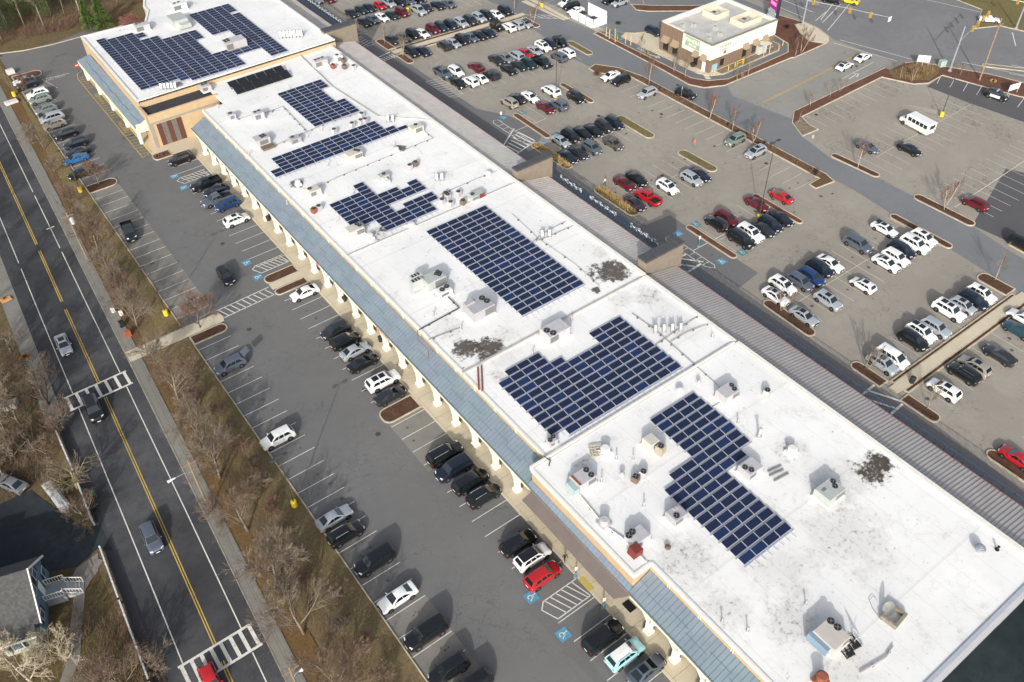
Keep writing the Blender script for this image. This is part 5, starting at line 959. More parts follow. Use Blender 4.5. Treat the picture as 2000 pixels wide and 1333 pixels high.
def body_mesh(kind):
    L, W, ZB, ZR, g0, g1, g2, g3, WR, ZD, ZH, R0 = CK[kind]; bx = kind in ('pickup', 'jeep', 'bigsuv'); pk = kind == 'pickup'
    nose = .12 if bx else .24
    st = [(-.5, .80, ZD-.30, .42), (-.492, .93, ZD-.12, .34), (-.47, .97, ZD-.02, .28), (-.40, .99, ZD, .24)]
    if pk: st += [(-.16, 1, ZD, .24), (-.155, 1, ZB-.02, .24), (-.1, 1, ZB, .24)]
    else: st += [(min(g0+.02, -.33), 1, ZD+.0, .24), (g0+.1, 1, ZB, .23)]
    st += [(.0, 1, ZB, .22), (g3-.03, 1, ZB-.0, .22), (g3+.03, .99, ZH, .23), (.40, .975, ZH-nose*.35, .25), (.455, .95, ZH-nose*.75, .28), (.485, .89, ZH-nose*1.3, .34), (.5, .78, ZH-nose*1.9-.05, .42)]
    xs = sorted(st); b = MB(); rings = []
    for f, wf, zt, zb in xs:
        w_ = W*wf; zs = zt-.05
        half = [(0, zt+.015), (w_*.5, zt+.01), (w_*.84, zt-.012), (w_*.94, zs-.03), (w_*.985, max(zb+.2, zt-.26)), (w_*1.0, zb+.36 if zb+.36 < zt-.3 else zb+.16), (w_*.985, zb+.13), (w_*.93, zb)]
        ring = [(f*L, y, z) for y, z in half]+[(f*L, -y, z) for y, z in half[:0:-1]]; rings.append(ring)
    n = len(rings[0]); b.add(sum(rings, []), [(i*n+j, (i+1)*n+j, (i+1)*n+(j+1) % n, i*n+(j+1) % n) for i in range(len(rings)-1) for j in range(n) if j != 7], 0)
    for i in range(len(rings)-1): pass
    k = len(b.v); b.add([], []); b.f += [tuple(reversed(range(n))), tuple(range(k-n, k))]; b.f[-2] = tuple(range(n)); b.f[-1] = tuple(reversed(range(k-n, k))); b.m += [0, 0]
    # sills, arches and bumpers dark
    for j in range(len(b.f)):
        zz = [b.v[i][2] for i in b.f[j]]
        if max(zz) < .40+.02*bx and len(b.f[j]) == 4: b.m[j] = 1
    for s in (-1, 1):
        for fx in (-.295, .30):
            N = 12; y0, y1 = s*W*.72, s*(W*1.0+.004); c = [(fx*L+(R0+.07)*math.cos(i*2*math.pi/N), R0-.02+(R0+.07)*math.sin(i*2*math.pi/N)) for i in range(N)]
            b.add([(x, y0, z) for x, z in c]+[(x, y1, z) for x, z in c], [(i, (i+1) % N, N+(i+1) % N, N+i) for i in range(N)]+[tuple(range(N, 2*N))], 1)
    # greenhouse with crowned roof
    wb, wr = W*.90, WR; zb = ZB-.03; zr = ZR-.05
    gx = [(g0*L, wb, zb), (g1*L, wr, zr), (g1*L*.5+g2*L*.5, wr+.01, zr+.035), (g2*L, wr-.01, zr), (g3*L, wb*.98, zb)]; vs = []
    for x, w_, z in gx:
        cr = .045 if z > zb+.1 else 0
        for y in (-1, -.93, -.5, 0, .5, .93, 1): vs.append((x, y*w_, z+(cr*(1-y*y*.9) if cr else 0)-(0.02 if abs(y) == 1 and cr else 0)))
    o = len(b.v); b.add(vs, [(i*7+j, i*7+7+j, i*7+8+j, i*7+j+1) for i in range(4) for j in range(6)][::1], 0)
    for s in (0, 6): ids = [o+i*7+s for i in range(5)]; b.f.append(tuple(ids) if s else tuple(reversed(ids))); b.m.append(0)
    if pk:                                                     # open bed
        x0, x1 = -.488*L, -.15*L
        for s in (-1, 1): b.box(x0, x1, s*W*.97-.045, s*W*.97+.045, .7, ZB-.04, 0)
        b.box(x0-.02, x0+.06, -W*.93, W*.93, .7, ZB-.06, 0); b.box(x0+.06, x1, -W*.92, W*.92, ZD+.02, ZD+.045, 1)
    if kind == 'jeep': b.cyl(-.5*L-.1, 0, .55, 1.2, .02, 8, 1); b.tube([(-.5*L-.02, 0, 1.0), (-.5*L-.22, 0, 1.0)], .38, 14, 1); b.box(g1*L, g2*L, -wr*.96, wr*.96, ZR+.002, ZR+.03, 1)
    # bumper inserts and grille
    b.box(.478*L, .502*L, -W*.5, W*.5, .48, .48+(.3 if bx else .2), 1); b.box(-.502*L, -.49*L, -W*.6, W*.6, .36, .5, 1)
    if kind != 'pickup': b.box(-.16*L, -.13*L, -W*.99-.012, -W*.99+.0, .8, .84, 1); b.box(-.16*L, -.13*L, W*.99, W*.99+.012, .8, .84, 1)
    return b, (wb, wr, zb, zr)
def lerp3(a, c, t): return tuple(a[i]+(c[i]-a[i])*t for i in range(3))
def quadpane(mb, A, B_, C_, D, u0, u1, v0, v1, off, bend=0):
    """pane inside a quad A,B (bottom) C,D (top), lifted along the normal"""
    P = lambda u, v: Vector(lerp3(lerp3(A, B_, u), lerp3(D, C_, u), v)); n = (P(1, 0)-P(0, 0)).cross(P(0, 1)-P(0, 0)).normalized()*off
    mb.add([tuple(P(u, v)+n) for u, v in ((u0[0], v0), (u1[0], v0), (u1[1], v1), (u0[1], v1))], [(0, 1, 2, 3)])
VM = {}
def parts(kind):
    if kind in VM: return VM[kind]
    L, W, ZB, ZR, g0, g1, g2, g3, WR, ZD, ZH, R0 = CK[kind]; b, (wb, wr, zb, zr) = body_mesh(kind); d = {}
    me = b.mesh(kind+'_body', [PM['grey'], TRM], True); d['body'] = me
    try: me.set_sharp_from_angle(angle=math.radians(38))
    except Exception: pass
    q = MB(); quadpane(q, (g3*L, -wb*.98, zb), (g3*L, wb*.98, zb), (g2*L, wr, zr+.03), (g2*L, -wr, zr+.03), (.06, .07), (.94, .93), .06, .93, .012); d['windshield'] = q.mesh('windshield', [GLS])
    q = MB(); quadpane(q, (g0*L, wb, zb), (g0*L, -wb, zb), (g1*L, -wr, zr+.03), (g1*L, wr, zr+.03), (.1, .1), (.9, .9), .16 if kind != 'sedan' else .1, .9, .012); d['rear_window'] = q.mesh('rear_window', [GLS])
    cuts = [(.20, .44), (.465, .69), (.715, .90)] if kind in ('suv', 'bigsuv', 'minivan', 'hatch') else [(.22, .50), (.525, .88)] if kind in ('sedan', 'jeep') else [(.08, .46), (.49, .86)]
    for s, nm in ((1, 'l'), (-1, 'r')):
        q = MB()
        A, B_, C_, D = (g0*L, s*wb, zb), (g3*L, s*wb*.98, zb), (g2*L, s*wr, zr), (g1*L, s*wr, zr)
        for i, (u0, u1) in enumerate(cuts):
            e0 = .10 if i == 0 and kind == 'sedan' else 0; f1 = -.03 if i == len(cuts)-1 else 0
            Aq = (A, B_, C_, D) if s < 0 else (B_, A, D, C_)
            uu0, uu1 = ((u0-e0*.0-(.08 if i == 0 else 0), u0+e0), (u1+(.06 if f1 else 0), u1+f1))
            if s > 0: uu0, uu1 = ((1-uu1[0], 1-uu1[1]), (1-uu0[0], 1-uu0[1]))
            quadpane(q, *Aq, uu0, uu1, .14, .86, .008)
        d['side_window_'+nm] = q.mesh('side_window', [GLS])
    q = MB()
    q.add([], [])
    N = 14; pr = [(R0*.62, -.105), (R0*.93, -.115), (R0, -.08), (R0, .08), (R0*.93, .115), (R0*.62, .105)]
    vs = [(r*math.cos(2*math.pi*i/N), y, r*math.sin(2*math.pi*i/N)) for r, y in pr for i in range(N)]
    q.add(vs, [(k*N+i, k*N+(i+1) % N, (k+1)*N+(i+1) % N, (k+1)*N+i) for k in range(5) for i in range(N)]); d['tyre'] = q.mesh('tyre', [TYR], True)
    q = MB()
    for y in (-.098, .098):
        q.add([(R0*.62*math.cos(2*math.pi*i/N), y, R0*.62*math.sin(2*math.pi*i/N)) for i in range(N)], [tuple(range(N))], 1)
        s = 1 if y > 0 else -1
        for k in range(5):
            a = k*2*math.pi/5; c, e = math.cos(a), math.sin(a); t = R0*.6; w_ = R0*.12
            q.add([(-e*w_, y+s*.01, c*w_), (e*w_, y+s*.01, -c*w_), (c*t+e*w_*.8, y+s*.01, e*t-c*w_*.8), (c*t-e*w_*.8, y+s*.01, e*t+c*w_*.8)], [(0, 1, 2, 3)], 0)
    d['rim'] = q.mesh('rim', [RIM, RIMD])
    q = MB(); hz = ZH-(.12 if kind in ('pickup', 'jeep', 'bigsuv') else .24)*1.0; q.hexa([(.462*L, -.17, hz-.08), (.489*L, -.17, hz-.08), (.462*L, .17, hz-.08), (.43*L, .17, hz-.08), (.455*L, -.17, hz+.06), (.476*L, -.17, hz+.045), (.452*L, .175, hz+.06), (.43*L, .175, hz+.075)]); d['headlight'] = q.mesh('headlight', [HL])
    q = MB(); q.hexa([(.489*L, -.17, hz-.08), (.462*L, -.17, hz-.08), (.43*L, -.0+.0, hz-.08), (.462*L, 0, hz-.08)]*2) if 0 else None
    q = MB(); q.box(-.494*L, -.462*L, -.16, .16, ZD-.3, ZD-.1); d['taillight'] = q.mesh('taillight', [TL])
    q = MB(); q.hexa([(-.06, -.1, -.07), (.06, -.1, -.07), (.05, .1, -.06), (-.04, .1, -.06), (-.06, -.1, .07), (.06, -.1, .05), (.04, .1, .05), (-.04, .1, .07)]); d['mirror'] = q.mesh('mirror', [PM['grey']])
    q = MB(); xm = (g1*L+g2*L)/2
    q.tube([(g1*L+.25, 0, 0), (g1*L+.35, 0, .06), (g2*L-.4, 0, .06), (g2*L-.3, 0, 0)], .028, 5); d['roof_rail'] = q.mesh('roof_rail', [CHR])
    q = MB(); q.box(-.42, .42, -.42, .42, -.02, .012); d['sunroof'] = q.mesh('sunroof', [SUNR])
    q = MB(); q.box(-.02, .0, -.24, .24, -.07, .07); d['plate'] = q.mesh('number_plate', [PLT])
    q = MB(); q.add([(g1*L+.06, -wr*.95, zr+.035), (g2*L-.03, -wr*.95, zr+.035), (g2*L-.03, 0, zr+.065), (g1*L+.06, 0, zr+.065), (g2*L-.03, wr*.95, zr+.035), (g1*L+.06, wr*.95, zr+.035), ((g1+g2)/2*L, -wr*.95, zr+.062), ((g1+g2)/2*L, 0, zr+.1), ((g1+g2)/2*L, wr*.95, zr+.062)], [(0, 6, 7, 3), (6, 1, 2, 7), (3, 7, 8, 5), (7, 2, 4, 8)]); d['roof_panel'] = q.mesh('roof_panel', [PM['black']])
    q = MB()
    if kind != 'pickup':
        hx = g0*L
        q.hexa([(hx+.1, -wr, zr), (hx+.16, -wr, zr), (hx+.16, wr, zr), (hx+.1, wr, zr), (hx-1.0, -wr, zr+.55), (hx-.94, -wr, zr+.6), (hx-.94, wr, zr+.6), (hx-1.0, wr, zr+.55)])
    d['hatch'] = q.mesh('hatch', [PM['grey']]); VM[kind] = d; return d
NAME = {'sedan': 'sedan', 'hatch': 'hatchback', 'suv': 'sport_utility_car', 'bigsuv': 'large_sport_utility_car', 'minivan': 'minivan', 'pickup': 'pickup_truck', 'jeep': 'off_road_car'}
CAT = {'sedan': 'sedan', 'hatch': 'hatchback', 'suv': 'SUV', 'bigsuv': 'SUV', 'minivan': 'minivan', 'pickup': 'pickup truck', 'jeep': 'off-roader'}
def recol(o, mt, slot=0):
    o.material_slots[slot].link = 'OBJECT'; o.material_slots[slot].material = mt
def car(kind, colour, x, y, ang, label, group, ex=''):
    L, W, ZB, ZR, g0, g1, g2, g3, WR, ZD, ZH, R0 = CK[kind]; d = parts(kind); pm = PM[colour]; zr = ZR-.05
    t = thing(NAME[kind], label, CAT[kind], (x, y, .03), ang, group); o = link('body', d['body'], t); recol(o, pm)
    link('windshield', d['windshield'], t); link('rear_window', d['rear_window'], t); link('side_window', d['side_window_l'], t); link('side_window', d['side_window_r'], t)
    near = math.hypot(x, y) < 172
    for fx in (-.295, .30):
        for s in (-1, 1):
            w_ = link('wheel', d['tyre'], t, (fx*L, s*(W-.095), R0)); link('rim', d['rim'], w_)
    for s in (-1, 1):
        h = link('headlight', d['headlight'], t, (0, s*W*.68, 0)); h.scale = (1, s, 1); link('taillight', d['taillight'], t, (0, s*W*.72, 0))
        if near: m_ = link('mirror', d['mirror'], t, (g3*L-.25, s*(W+.09), ZB+.02)); m_.scale = (1, s, 1); recol(m_, TRM if colour in ('black', 'navy') else pm)
        if 'r' in ex or False: link('roof_rail', d['roof_rail'], t, (0, s*WR*.92, zr+.015))
    if near: link('number_plate', d['plate'], t, (-.5*L-.005, 0, .78)); link('number_plate', d['plate'], t, (.505*L+.02, 0, .5))
    if 's' in ex: link('sunroof', d['sunroof'], t, (g2*L-.75, 0, zr+.085))
    if 'S' in ex:
        link('sunroof', d['sunroof'], t, (g2*L-.7, 0, zr+.085)); q = link('sunroof', d['sunroof'], t, (g2*L-1.75, 0, zr+.092)); q.scale = (1.05, 1.1, 1)
    if 'b' in ex: link('roof_panel', d['roof_panel'], t)
    if 'w' in ex: recol(link('roof_panel', d['roof_panel'], t), PM['white'])
    if 'h' in ex: recol(link('hatch', d['hatch'], t), pm)
    return t
ANG = {'+x': 0, '-x': math.pi, '+y': Q, '-y': -Q}
ORDW = ('', 'first', 'second', 'third', 'fourth', 'fifth', 'sixth', 'seventh', 'eighth', 'ninth', 'tenth', 'eleventh', 'twelfth', 'thirteenth', 'fourteenth')
KW = {'sedan': 'sedan', 'hatch': 'hatchback', 'suv': 'SUV', 'bigsuv': 'large SUV', 'minivan': 'minivan', 'pickup': 'pickup truck', 'jeep': 'off-roader'}
EXW = {'s': ' with sunroof', 'S': ' with two black sunroofs', 'b': ' with black roof', 'wr': ' with white roof', 'h': ' with its tailgate open', 'r': ' with roof rails', '': ''}
def desc(c): 
    e = c[5] if len(c) > 5 else ''
    return WORD.get(c[3], c[3])+' '+KW[c[2]]+EXW[e]
def short(c): return WORD.get(c[3], c[3])+' '+KW[c[2]]
def rowlabels(cs, where, end0, end1):
    out = []; ds = [desc(c) for c in cs]; ss = [short(c) for c in cs]; n = len(cs)
    for i, c in enumerate(cs):
        if ds.count(ds[i]) == 1 and ss.count(ss[i]) == 1: out.append(ds[i]+' '+where); continue
        if ds.count(ds[i]) == 1 and ds[i] != ss[i]: out.append(ds[i]+' '+where); continue
        done = None
        for j, k in ((i+1, i+2), (i-1, i-2)):
            if 0 <= j < n and ss.count(ss[j]) == 1 and not (0 <= k < n and ds[k] == ds[i]): done = ds[i]+' beside the '+ss[j]+' '+where; break
        if not done:
            done = '%s %s, %s vehicle from the %s' % (ds[i], where, ORDW[i+1], end0) if i <= n-1-i else '%s %s, %s vehicle from the %s' % (ds[i], where, ORDW[n-i], end1)
        out.append(done)
    return out
ROWS = [
('front', '+x', 'on the front walk toward the corner store', 'corner store', 'photo bottom', [(352,311,'suv','black','-x'),(402,359,'pickup','black','-x'),(422,371,'sedan','navy','-x'),(423,390,'pickup','slate','-x'),(444,399,'suv','blue','-x'),(462,429,'suv','white','+x','s')]),
('frontm', '+x', 'on the front walk between the mulch beds', 'white sedan by the mulch bed', 'long mulch bed', [(594,571,'sedan','white','-x'),(655,645,'suv','charcoal','-x'),(674,665,'suv','black'),(694,684,'sedan','silver'),(709,708,'sedan','black'),(748,744,'bigsuv','white','+x','S'),(762,771,'sedan','charcoal')]),
('frontn', '+x', 'on the front walk near the brown awning', 'mulch bed', 'photo bottom', [(869,887,'bigsuv','black','+x','r'),(886,915,'bigsuv','navy','-x'),(919,940,'minivan','black'),(945,967,'suv','black','+x','r'),(1012,1060,'suv','black'),(1040,1087,'suv','white','+x','b'),(1060,1124,'suv','red','+x'),(1178,1244,'bigsuv','black','+x'),(1221,1277,'suv','aqua','+x','wr'),(1262,1308,'sedan','slate','+x','s')]),
('grass', '-x', 'at the far end of the verge stalls', 'far kerb', 'small mulch island', [(46,157,'sedan','white'),(53,165,'suv','navy'),(73,183,'suv','white'),(78,194,'suv','sage'),(89,214,'suv','grey','-x'),(101,230,'minivan','silver'),(106,243,'suv','tan'),(129,262,'suv','black'),(148,280,'suv','navy'),(151,297,'sedan','navy'),(148,310,'sedan','brightblue'),(157,338,'sedan','black')]),
('grass2', '-x', 'along the grass verge', 'slate SUV with open tailgate', 'photo bottom', [(449,713,'suv','slate','-x','h'),(542,855,'suv','white'),(653,1010,'sedan','silver','+x'),(676,1042,'suv','black','+x','r'),(732,1095,'bigsuv','black'),(776,1166,'sedan','white'),(832,1237,'bigsuv','black'),(876,1308,'suv','black'),(922,1338,'suv','black')]),
('r1a', '-y', 'in the farthest facing pair, back line', 'building', 'far right', [(624,2,'sedan','silver'),(647,0,'sedan','darkred'),(692,29,'sedan','navy'),(711,22,'sedan','green'),(726,18,'sedan','navy'),(747,14,'hatch','red'),(765,9,'suv','silver'),(787,7,'suv','navy'),(804,5,'suv','slate'),(822,2,'suv','black')]),
('r1b', '-y', 'in the farthest facing pair, front line', 'building', 'far right', [(711,43,'sedan','black'),(727,37,'sedan','slate'),(746,33,'sedan','white'),(766,29,'sedan','green'),(785,24,'suv','darkred'),(817,20,'pickup','silver'),(831,14,'sedan','charcoal'),(855,10,'sedan','navy'),(876,7,'sedan','slate')]),
('r2a', '-y', 'above the far walkway', 'building', 'drive aisle', [(767,78,'sedan','charcoal'),(789,73,'sedan','brown'),(807,67,'suv','black'),(826,65,'sedan','white'),(846,57,'suv','darkred'),(862,53,'suv','green'),(881,49,'suv','navy'),(901,45,'suv','silver'),(919,40,'suv','charcoal'),(936,35,'suv','silver'),(951,30,'suv','black'),(970,28,'sedan','white'),(987,21,'suv','navy')]),
('r2b', '-y', 'below the far walkway', 'building', 'drive aisle', [(805,102,'suv','black'),(827,100,'sedan','navy'),(868,89,'suv','charcoal','+y'),(886,84,'sedan','silver'),(903,78,'suv','black'),(921,73,'sedan','slate'),(938,69,'sedan','black'),(955,64,'sedan','navy'),(971,52,'jeep','black'),(993,53,'suv','white','+y'),(1009,49,'suv','silver','+y'),(1026,46,'sedan','silver','-y','b')]),
('r3a', '-y', 'in the back line behind the hatched bay', 'building', 'drive aisle', [(865,143,'pickup','slate'),(891,140,'suv','white'),(929,130,'sedan','darkred','+y'),(970,117,'sedan','charcoal'),(988,113,'sedan','grey'),(1008,109,'minivan','silver','+y'),(1027,104,'sedan','red'),(1045,99,'sedan','silver'),(1061,91,'suv','white','-y','s'),(1076,87,'suv','navy'),(1094,82,'suv','black')]),
('r3b', '-y', 'in the front line by the hatched bay', 'building', 'drive aisle', [(895,162,'sedan','black'),(919,159,'suv','white','+y'),(937,152,'sedan','white','+y'),(960,146,'suv','charcoal','+y'),(994,136,'sedan','black'),(1016,128,'sedan','green'),(1034,125,'suv','green'),(1059,122,'pickup','black','-y'),(1092,111,'suv','slate','+y'),(1107,103,'suv','white','+y')]),
('r4a', '-y', 'round the tall pole nearest the cafe', 'building', 'drive aisle', [(995,200,'suv','tan','+y'),(1011,192,'sedan','black','+y'),(1036,189,'sedan','white'),(1076,177,'minivan','white','+y'),(1125,190,'suv','black'),(1066,210,'sedan','darkred','-y'),(1091,205,'suv','slate','+y')]),
('r5a', '-y', 'in the all-dark line before the dry grass island', 'silver sedan', 'dry grass island', [(1096,275,'sedan','silver'),(1115,266,'suv','black'),(1139,260,'sedan','black'),(1160,255,'sedan','black'),(1181,247,'suv','charcoal'),(1200,241,'suv','navy')]),
('r5b', '-y', 'next to the ornamental grass bed, far one', 'grass bed', 'dry grass island', [(1110,306,'sedan','navy'),(1131,298,'sedan','charcoal'),(1156,289,'suv','slate'),(1198,280,'sedan','brown')]),
('r6', '-y', 'in the group around the red pickup', 'building', 'dry grass island', [(1220,358,'sedan','darkred'),(1244,349,'sedan','black'),(1304,365,'suv','white','-y','s'),(1351,349,'suv','silver'),(1367,341,'sedan','navy'),(1240,397,'sedan','plum'),(1265,385,'pickup','red','+y')]),
('r7', '-y', 'around the tall pole mid lot', 'accessible bays', 'mulch island', [(1400,436,'suv','black','+y'),(1420,427,'suv','darkred'),(1479,398,'sedan','darkred'),(1448,468,'bigsuv','black'),(1466,456,'bigsuv','white','-y','s'),(1491,447,'sedan','charcoal'),(1505,438,'suv','navy'),(1526,426,'sedan','navy')]),
('r8a', '-y', 'in upper line of near double row', 'building', 'drive aisle', [(1516,578,'sedan','white','-y','s'),(1529,557,'suv','white','-y','s'),(1563,550,'suv','slate'),(1585,541,'suv','blue'),(1602,524,'suv','navy'),(1622,514,'sedan','white','-y'),(1676,477,'bigsuv','slate'),(1729,447,'sedan','white','-y','S')]),
('r8b', '-y', 'in lower line of near double row', 'building', 'drive aisle', [(1571,617,'sedan','silver','-y','s'),(1618,587,'suv','silver','-y','s'),(1686,556,'hatch','white','+y','s'),(1732,514,'sedan','white','-y','s'),(1750,503,'suv','white'),(1762,488,'suv','navy'),(1787,478,'bigsuv','white','-y','s'),(1804,465,'suv','white','-y','s')]),
('r9', '-y', 'nose-in above the near walkway', 'building', 'drive aisle', [(1724,710,'suv','silver','-y','s'),(1743,697,'minivan','white'),(1784,664,'suv','black'),(1800,649,'suv','white','-y','S'),(1828,640,'suv','silver'),(1854,607,'bigsuv','white','-y','S'),(1881,596,'hatch','silver','-y','s'),(1902,586,'suv','navy'),(1917,574,'suv','white','-y','s')]),
('r10', '+y', 'below the near walkway', 'building', 'photo edge', [(1844,761,'suv','white','+y','s'),(1883,729,'suv','black','+y','r'),(1903,715,'suv','tan','+y','s'),(1953,693,'sedan','charcoal','+y'),(1990,644,'sedan','teal','+y'),(1999,620,'sedan','white','+y')])]
nr = random.Random(5)
for rid, hd, where, e0, e1, cs in ROWS:
    for c, lab in zip(cs, rowlabels(cs, where, e0, e1)):
        if c[3] == 'red' and c[2] == 'pickup': lab = 'red pickup truck parked beside the dark purple sedan near the grass bed'
        h = c[4] if len(c) > 4 else hd; x, y = at(c[0], c[1], .75)
        if rid == 'r1a': y += 1.2
        if rid == 'r1b': y -= .2
        car(c[2], c[3], x, y, ANG[h]+nr.uniform(-.02, .02), lab, 'cars parked around the shopping centre', c[5] if len(c) > 5 else '')
RDA = -Q-.045
for px, py, kd, cl, a, lab, ex in [(1987,894,'sedan','red',Q,'red sedan by the kerb island at the right edge of the photo',''),(1526,383,'sedan','red',Q,'bright red sedan alone on open asphalt right of the tall pole',''),(1192,148,'sedan','white',math.pi,'white sedan beside the red shrub at the kerbed strip',''),(1212,157,'suv','black',math.pi,'black SUV beside the white sedan at the kerbed strip',''),(1264,182,'suv','silver',math.pi,'silver SUV alone against the kerbed strip below the cafe',''),(1340,183,'suv','black',-Q+.25,'black SUV driving on the aisle below the cafe',''),(1436,273,'suv','sage',math.pi,'sage green SUV against the kerbed strip',''),(1476,297,'suv','silver',math.pi,'silver SUV against the kerbed strip next to the sage green one','s'),(1277,61,'suv','navy',-Q,'navy blue SUV at the brick end of the cafe',''),(1107,5,'suv','white',math.pi,'white SUV behind the white bin enclosure, farthest of three',''),(1115,12,'suv','black',math.pi,'black SUV between two white cars behind the bin enclosure',''),(1124,21,'sedan','white',math.pi,'white sedan touching the white bin enclosure',''),(1210,5,'suv','silver',math.pi,'silver SUV by the red-bermed island behind the cafe lane',''),(1191,0,'suv','black',math.pi,'black SUV cut by the top edge behind the cafe',''),
    (1686,111,'sedan','white',.05,'white sedan first at the junction stop line',''),(1650,128,'sedan','white',.05,'white sedan with black roof waiting second at the junction','b'),(1933,37,'sedan','white',-.9,'white sedan driving by the far grass corner of the junction',''),(1694,286,'sedan','slate',-Q,'slate grey sedan left of the black one in the cracked lot',''),(1777,291,'sedan','black',-Q,'black sedan with a rear rack in the cracked lot',''),(1660,1,'sedan','yellow',1.9,'yellow car at the top edge of the highway',''),(1625,0,'sedan','black',1.9,'black car beside the yellow car at the top edge',''),(1905,397,'suv','darkred',Q,'dark red SUV parked across a white line in the dark lot',''),(1996,475,'suv','black',-Q,'black SUV cut by the right edge above a kerb island',''),
    (252,452,'pickup','dgreen',-Q-.12,'dark green pickup truck parked across empty verge stalls',''),(441,539,'suv','black',-Q-.05,'black SUV driving alone in the middle of the left lot',''),(124,673,'sedan','silver',RDA,'silver sedan with sunroof driving on the street','s'),(183,799,'bigsuv','black',RDA,'black SUV on the street crossing at the crosswalk','r'),(296,1050,'suv','slate',RDA,'slate grey SUV driving alone on the street',''),(412,1330,'hatch','red',RDA,'red car on the street at the bottom crosswalk',''),(21,944,'sedan','grey',Q+.5,'grey car behind bare branches in the dark driveway','')]:
    x, y = at(px, py, .75); car(kd, cl, x, y, a, lab, 'cars parked around the shopping centre' if 'driv' not in lab else 'cars driving', ex)
# police car: doors and light bar
x, y = at(1947, 186, .75); pc = car('suv', 'police', x, y, -Q+.15, 'black and white police car in the dark bays by the highway', 'cars parked around the shopping centre')
q = MB(); W = CK['suv'][1]
for s in (-1, 1): q.box(-1.05, 1.0, s*(W+.004)-.008, s*(W+.004)+.008, .5, 1.05)
dr_ = obj('door', q, PM['white'], pc)
for s in (-1, 1): text('POLICE', .34, M('police_blue', (40, 50, 90), .5), (0, s*(W+.016), .76), (Q, 0, 0 if s < 0 else math.pi), 'lettering', dr_)
q = MB(); q.box(-.2, .05, -.55, .55, 1.74, 1.86); obj('light_bar', q, M('light_bar', (190, 200, 220), .2), pc)
# shuttle bus
x, y = at(1792, 240, 1.3); bu = thing('shuttle_bus', 'white shuttle bus with row of dark windows in the cracked lot', 'bus', (x, y, .02), Q-.12)
b = MB(); b.bbox(-.75, 0, .5, 5.4, 2.3, 2.2, 0, 0, .18); b.hexa([(1.95, -1.0, .5), (3.6, -.85, .5), (3.6, .85, .5), (1.95, 1.0, .5), (1.95, -1.0, 1.5), (3.55, -.8, 1.15), (3.55, .8, 1.15), (1.95, 1.0, 1.5)]); b.hexa([(1.9, -1.0, 1.5), (2.75, -.95, 1.4), (2.75, .95, 1.4), (1.9, 1.0, 1.5), (1.9, -.95, 2.25), (2.1, -.85, 2.25), (2.1, .85, 2.25), (1.9, .95, 2.25)]); obj('body', b, PM['white'], bu)
q = MB(); q.add([(2.765, -.85, 1.45), (2.765, .85, 1.45), (2.14, .78, 2.2), (2.14, -.78, 2.2)], [(0, 1, 2, 3)]); obj('windshield', q, GLS, bu)
for s in (-1, 1):
    for i in range(5): q = MB(); q.box(-3.1+.95*i, -2.3+.95*i, s*1.155-.01, s*1.155+.01, 1.55, 2.3); obj('window', q, GLS, bu)
    q = MB(); q.box(1.95, 2.45, s*.995-.02, s*.995+.02, 1.5, 2.1); obj('window', q, GLS, bu)
q = MB(); q.box(-3.47, -3.45, -.7, .7, 1.5, 2.3); obj('rear_window', q, GLS, bu); q = MB(); q.box(-3.46, 1.9, -1.165, 1.165, 1.05, 1.15); obj('stripe', q, M('bus_stripe', (196, 186, 150), .5), bu)
for fx in (-2.0, 2.4):
    for s in (-1, 1): w_ = link('wheel', parts('bigsuv')['tyre'], bu, (fx, s*1.02, .42)); link('rim', parts('bigsuv')['rim'], w_)
for s in (-1, 1): q = MB(); q.box(3.56, 3.62, s*.6-.12, s*.6+.12, .85, 1.05); obj('headlight', q, HL, bu); q = MB(); q.box(-3.48, -3.44, s*.95-.08, s*.95+.08, .8, 1.1); obj('taillight', q, TL, bu)
x, y = at(1760, 277, .9); rk = thing('bicycle_rack', 'dark bicycle rack with bicycle on the back of the black sedan', 'bicycle', (x, y, .5)); b = MB()
for s in (-.45, .45): b.tube([(s+.3*math.cos(i*math.pi/6), 0, .6+.3*math.sin(i*math.pi/6)) for i in range(13)], .03, 4)
b.tube([(-.45, 0, .6), (0, 0, .95), (.3, 0, .9), (.45, 0, .6)], .03, 4); b.tube([(0, 0, .2), (0, -.4, .1)], .04, 4); obj('frame', b, TRM, rk)
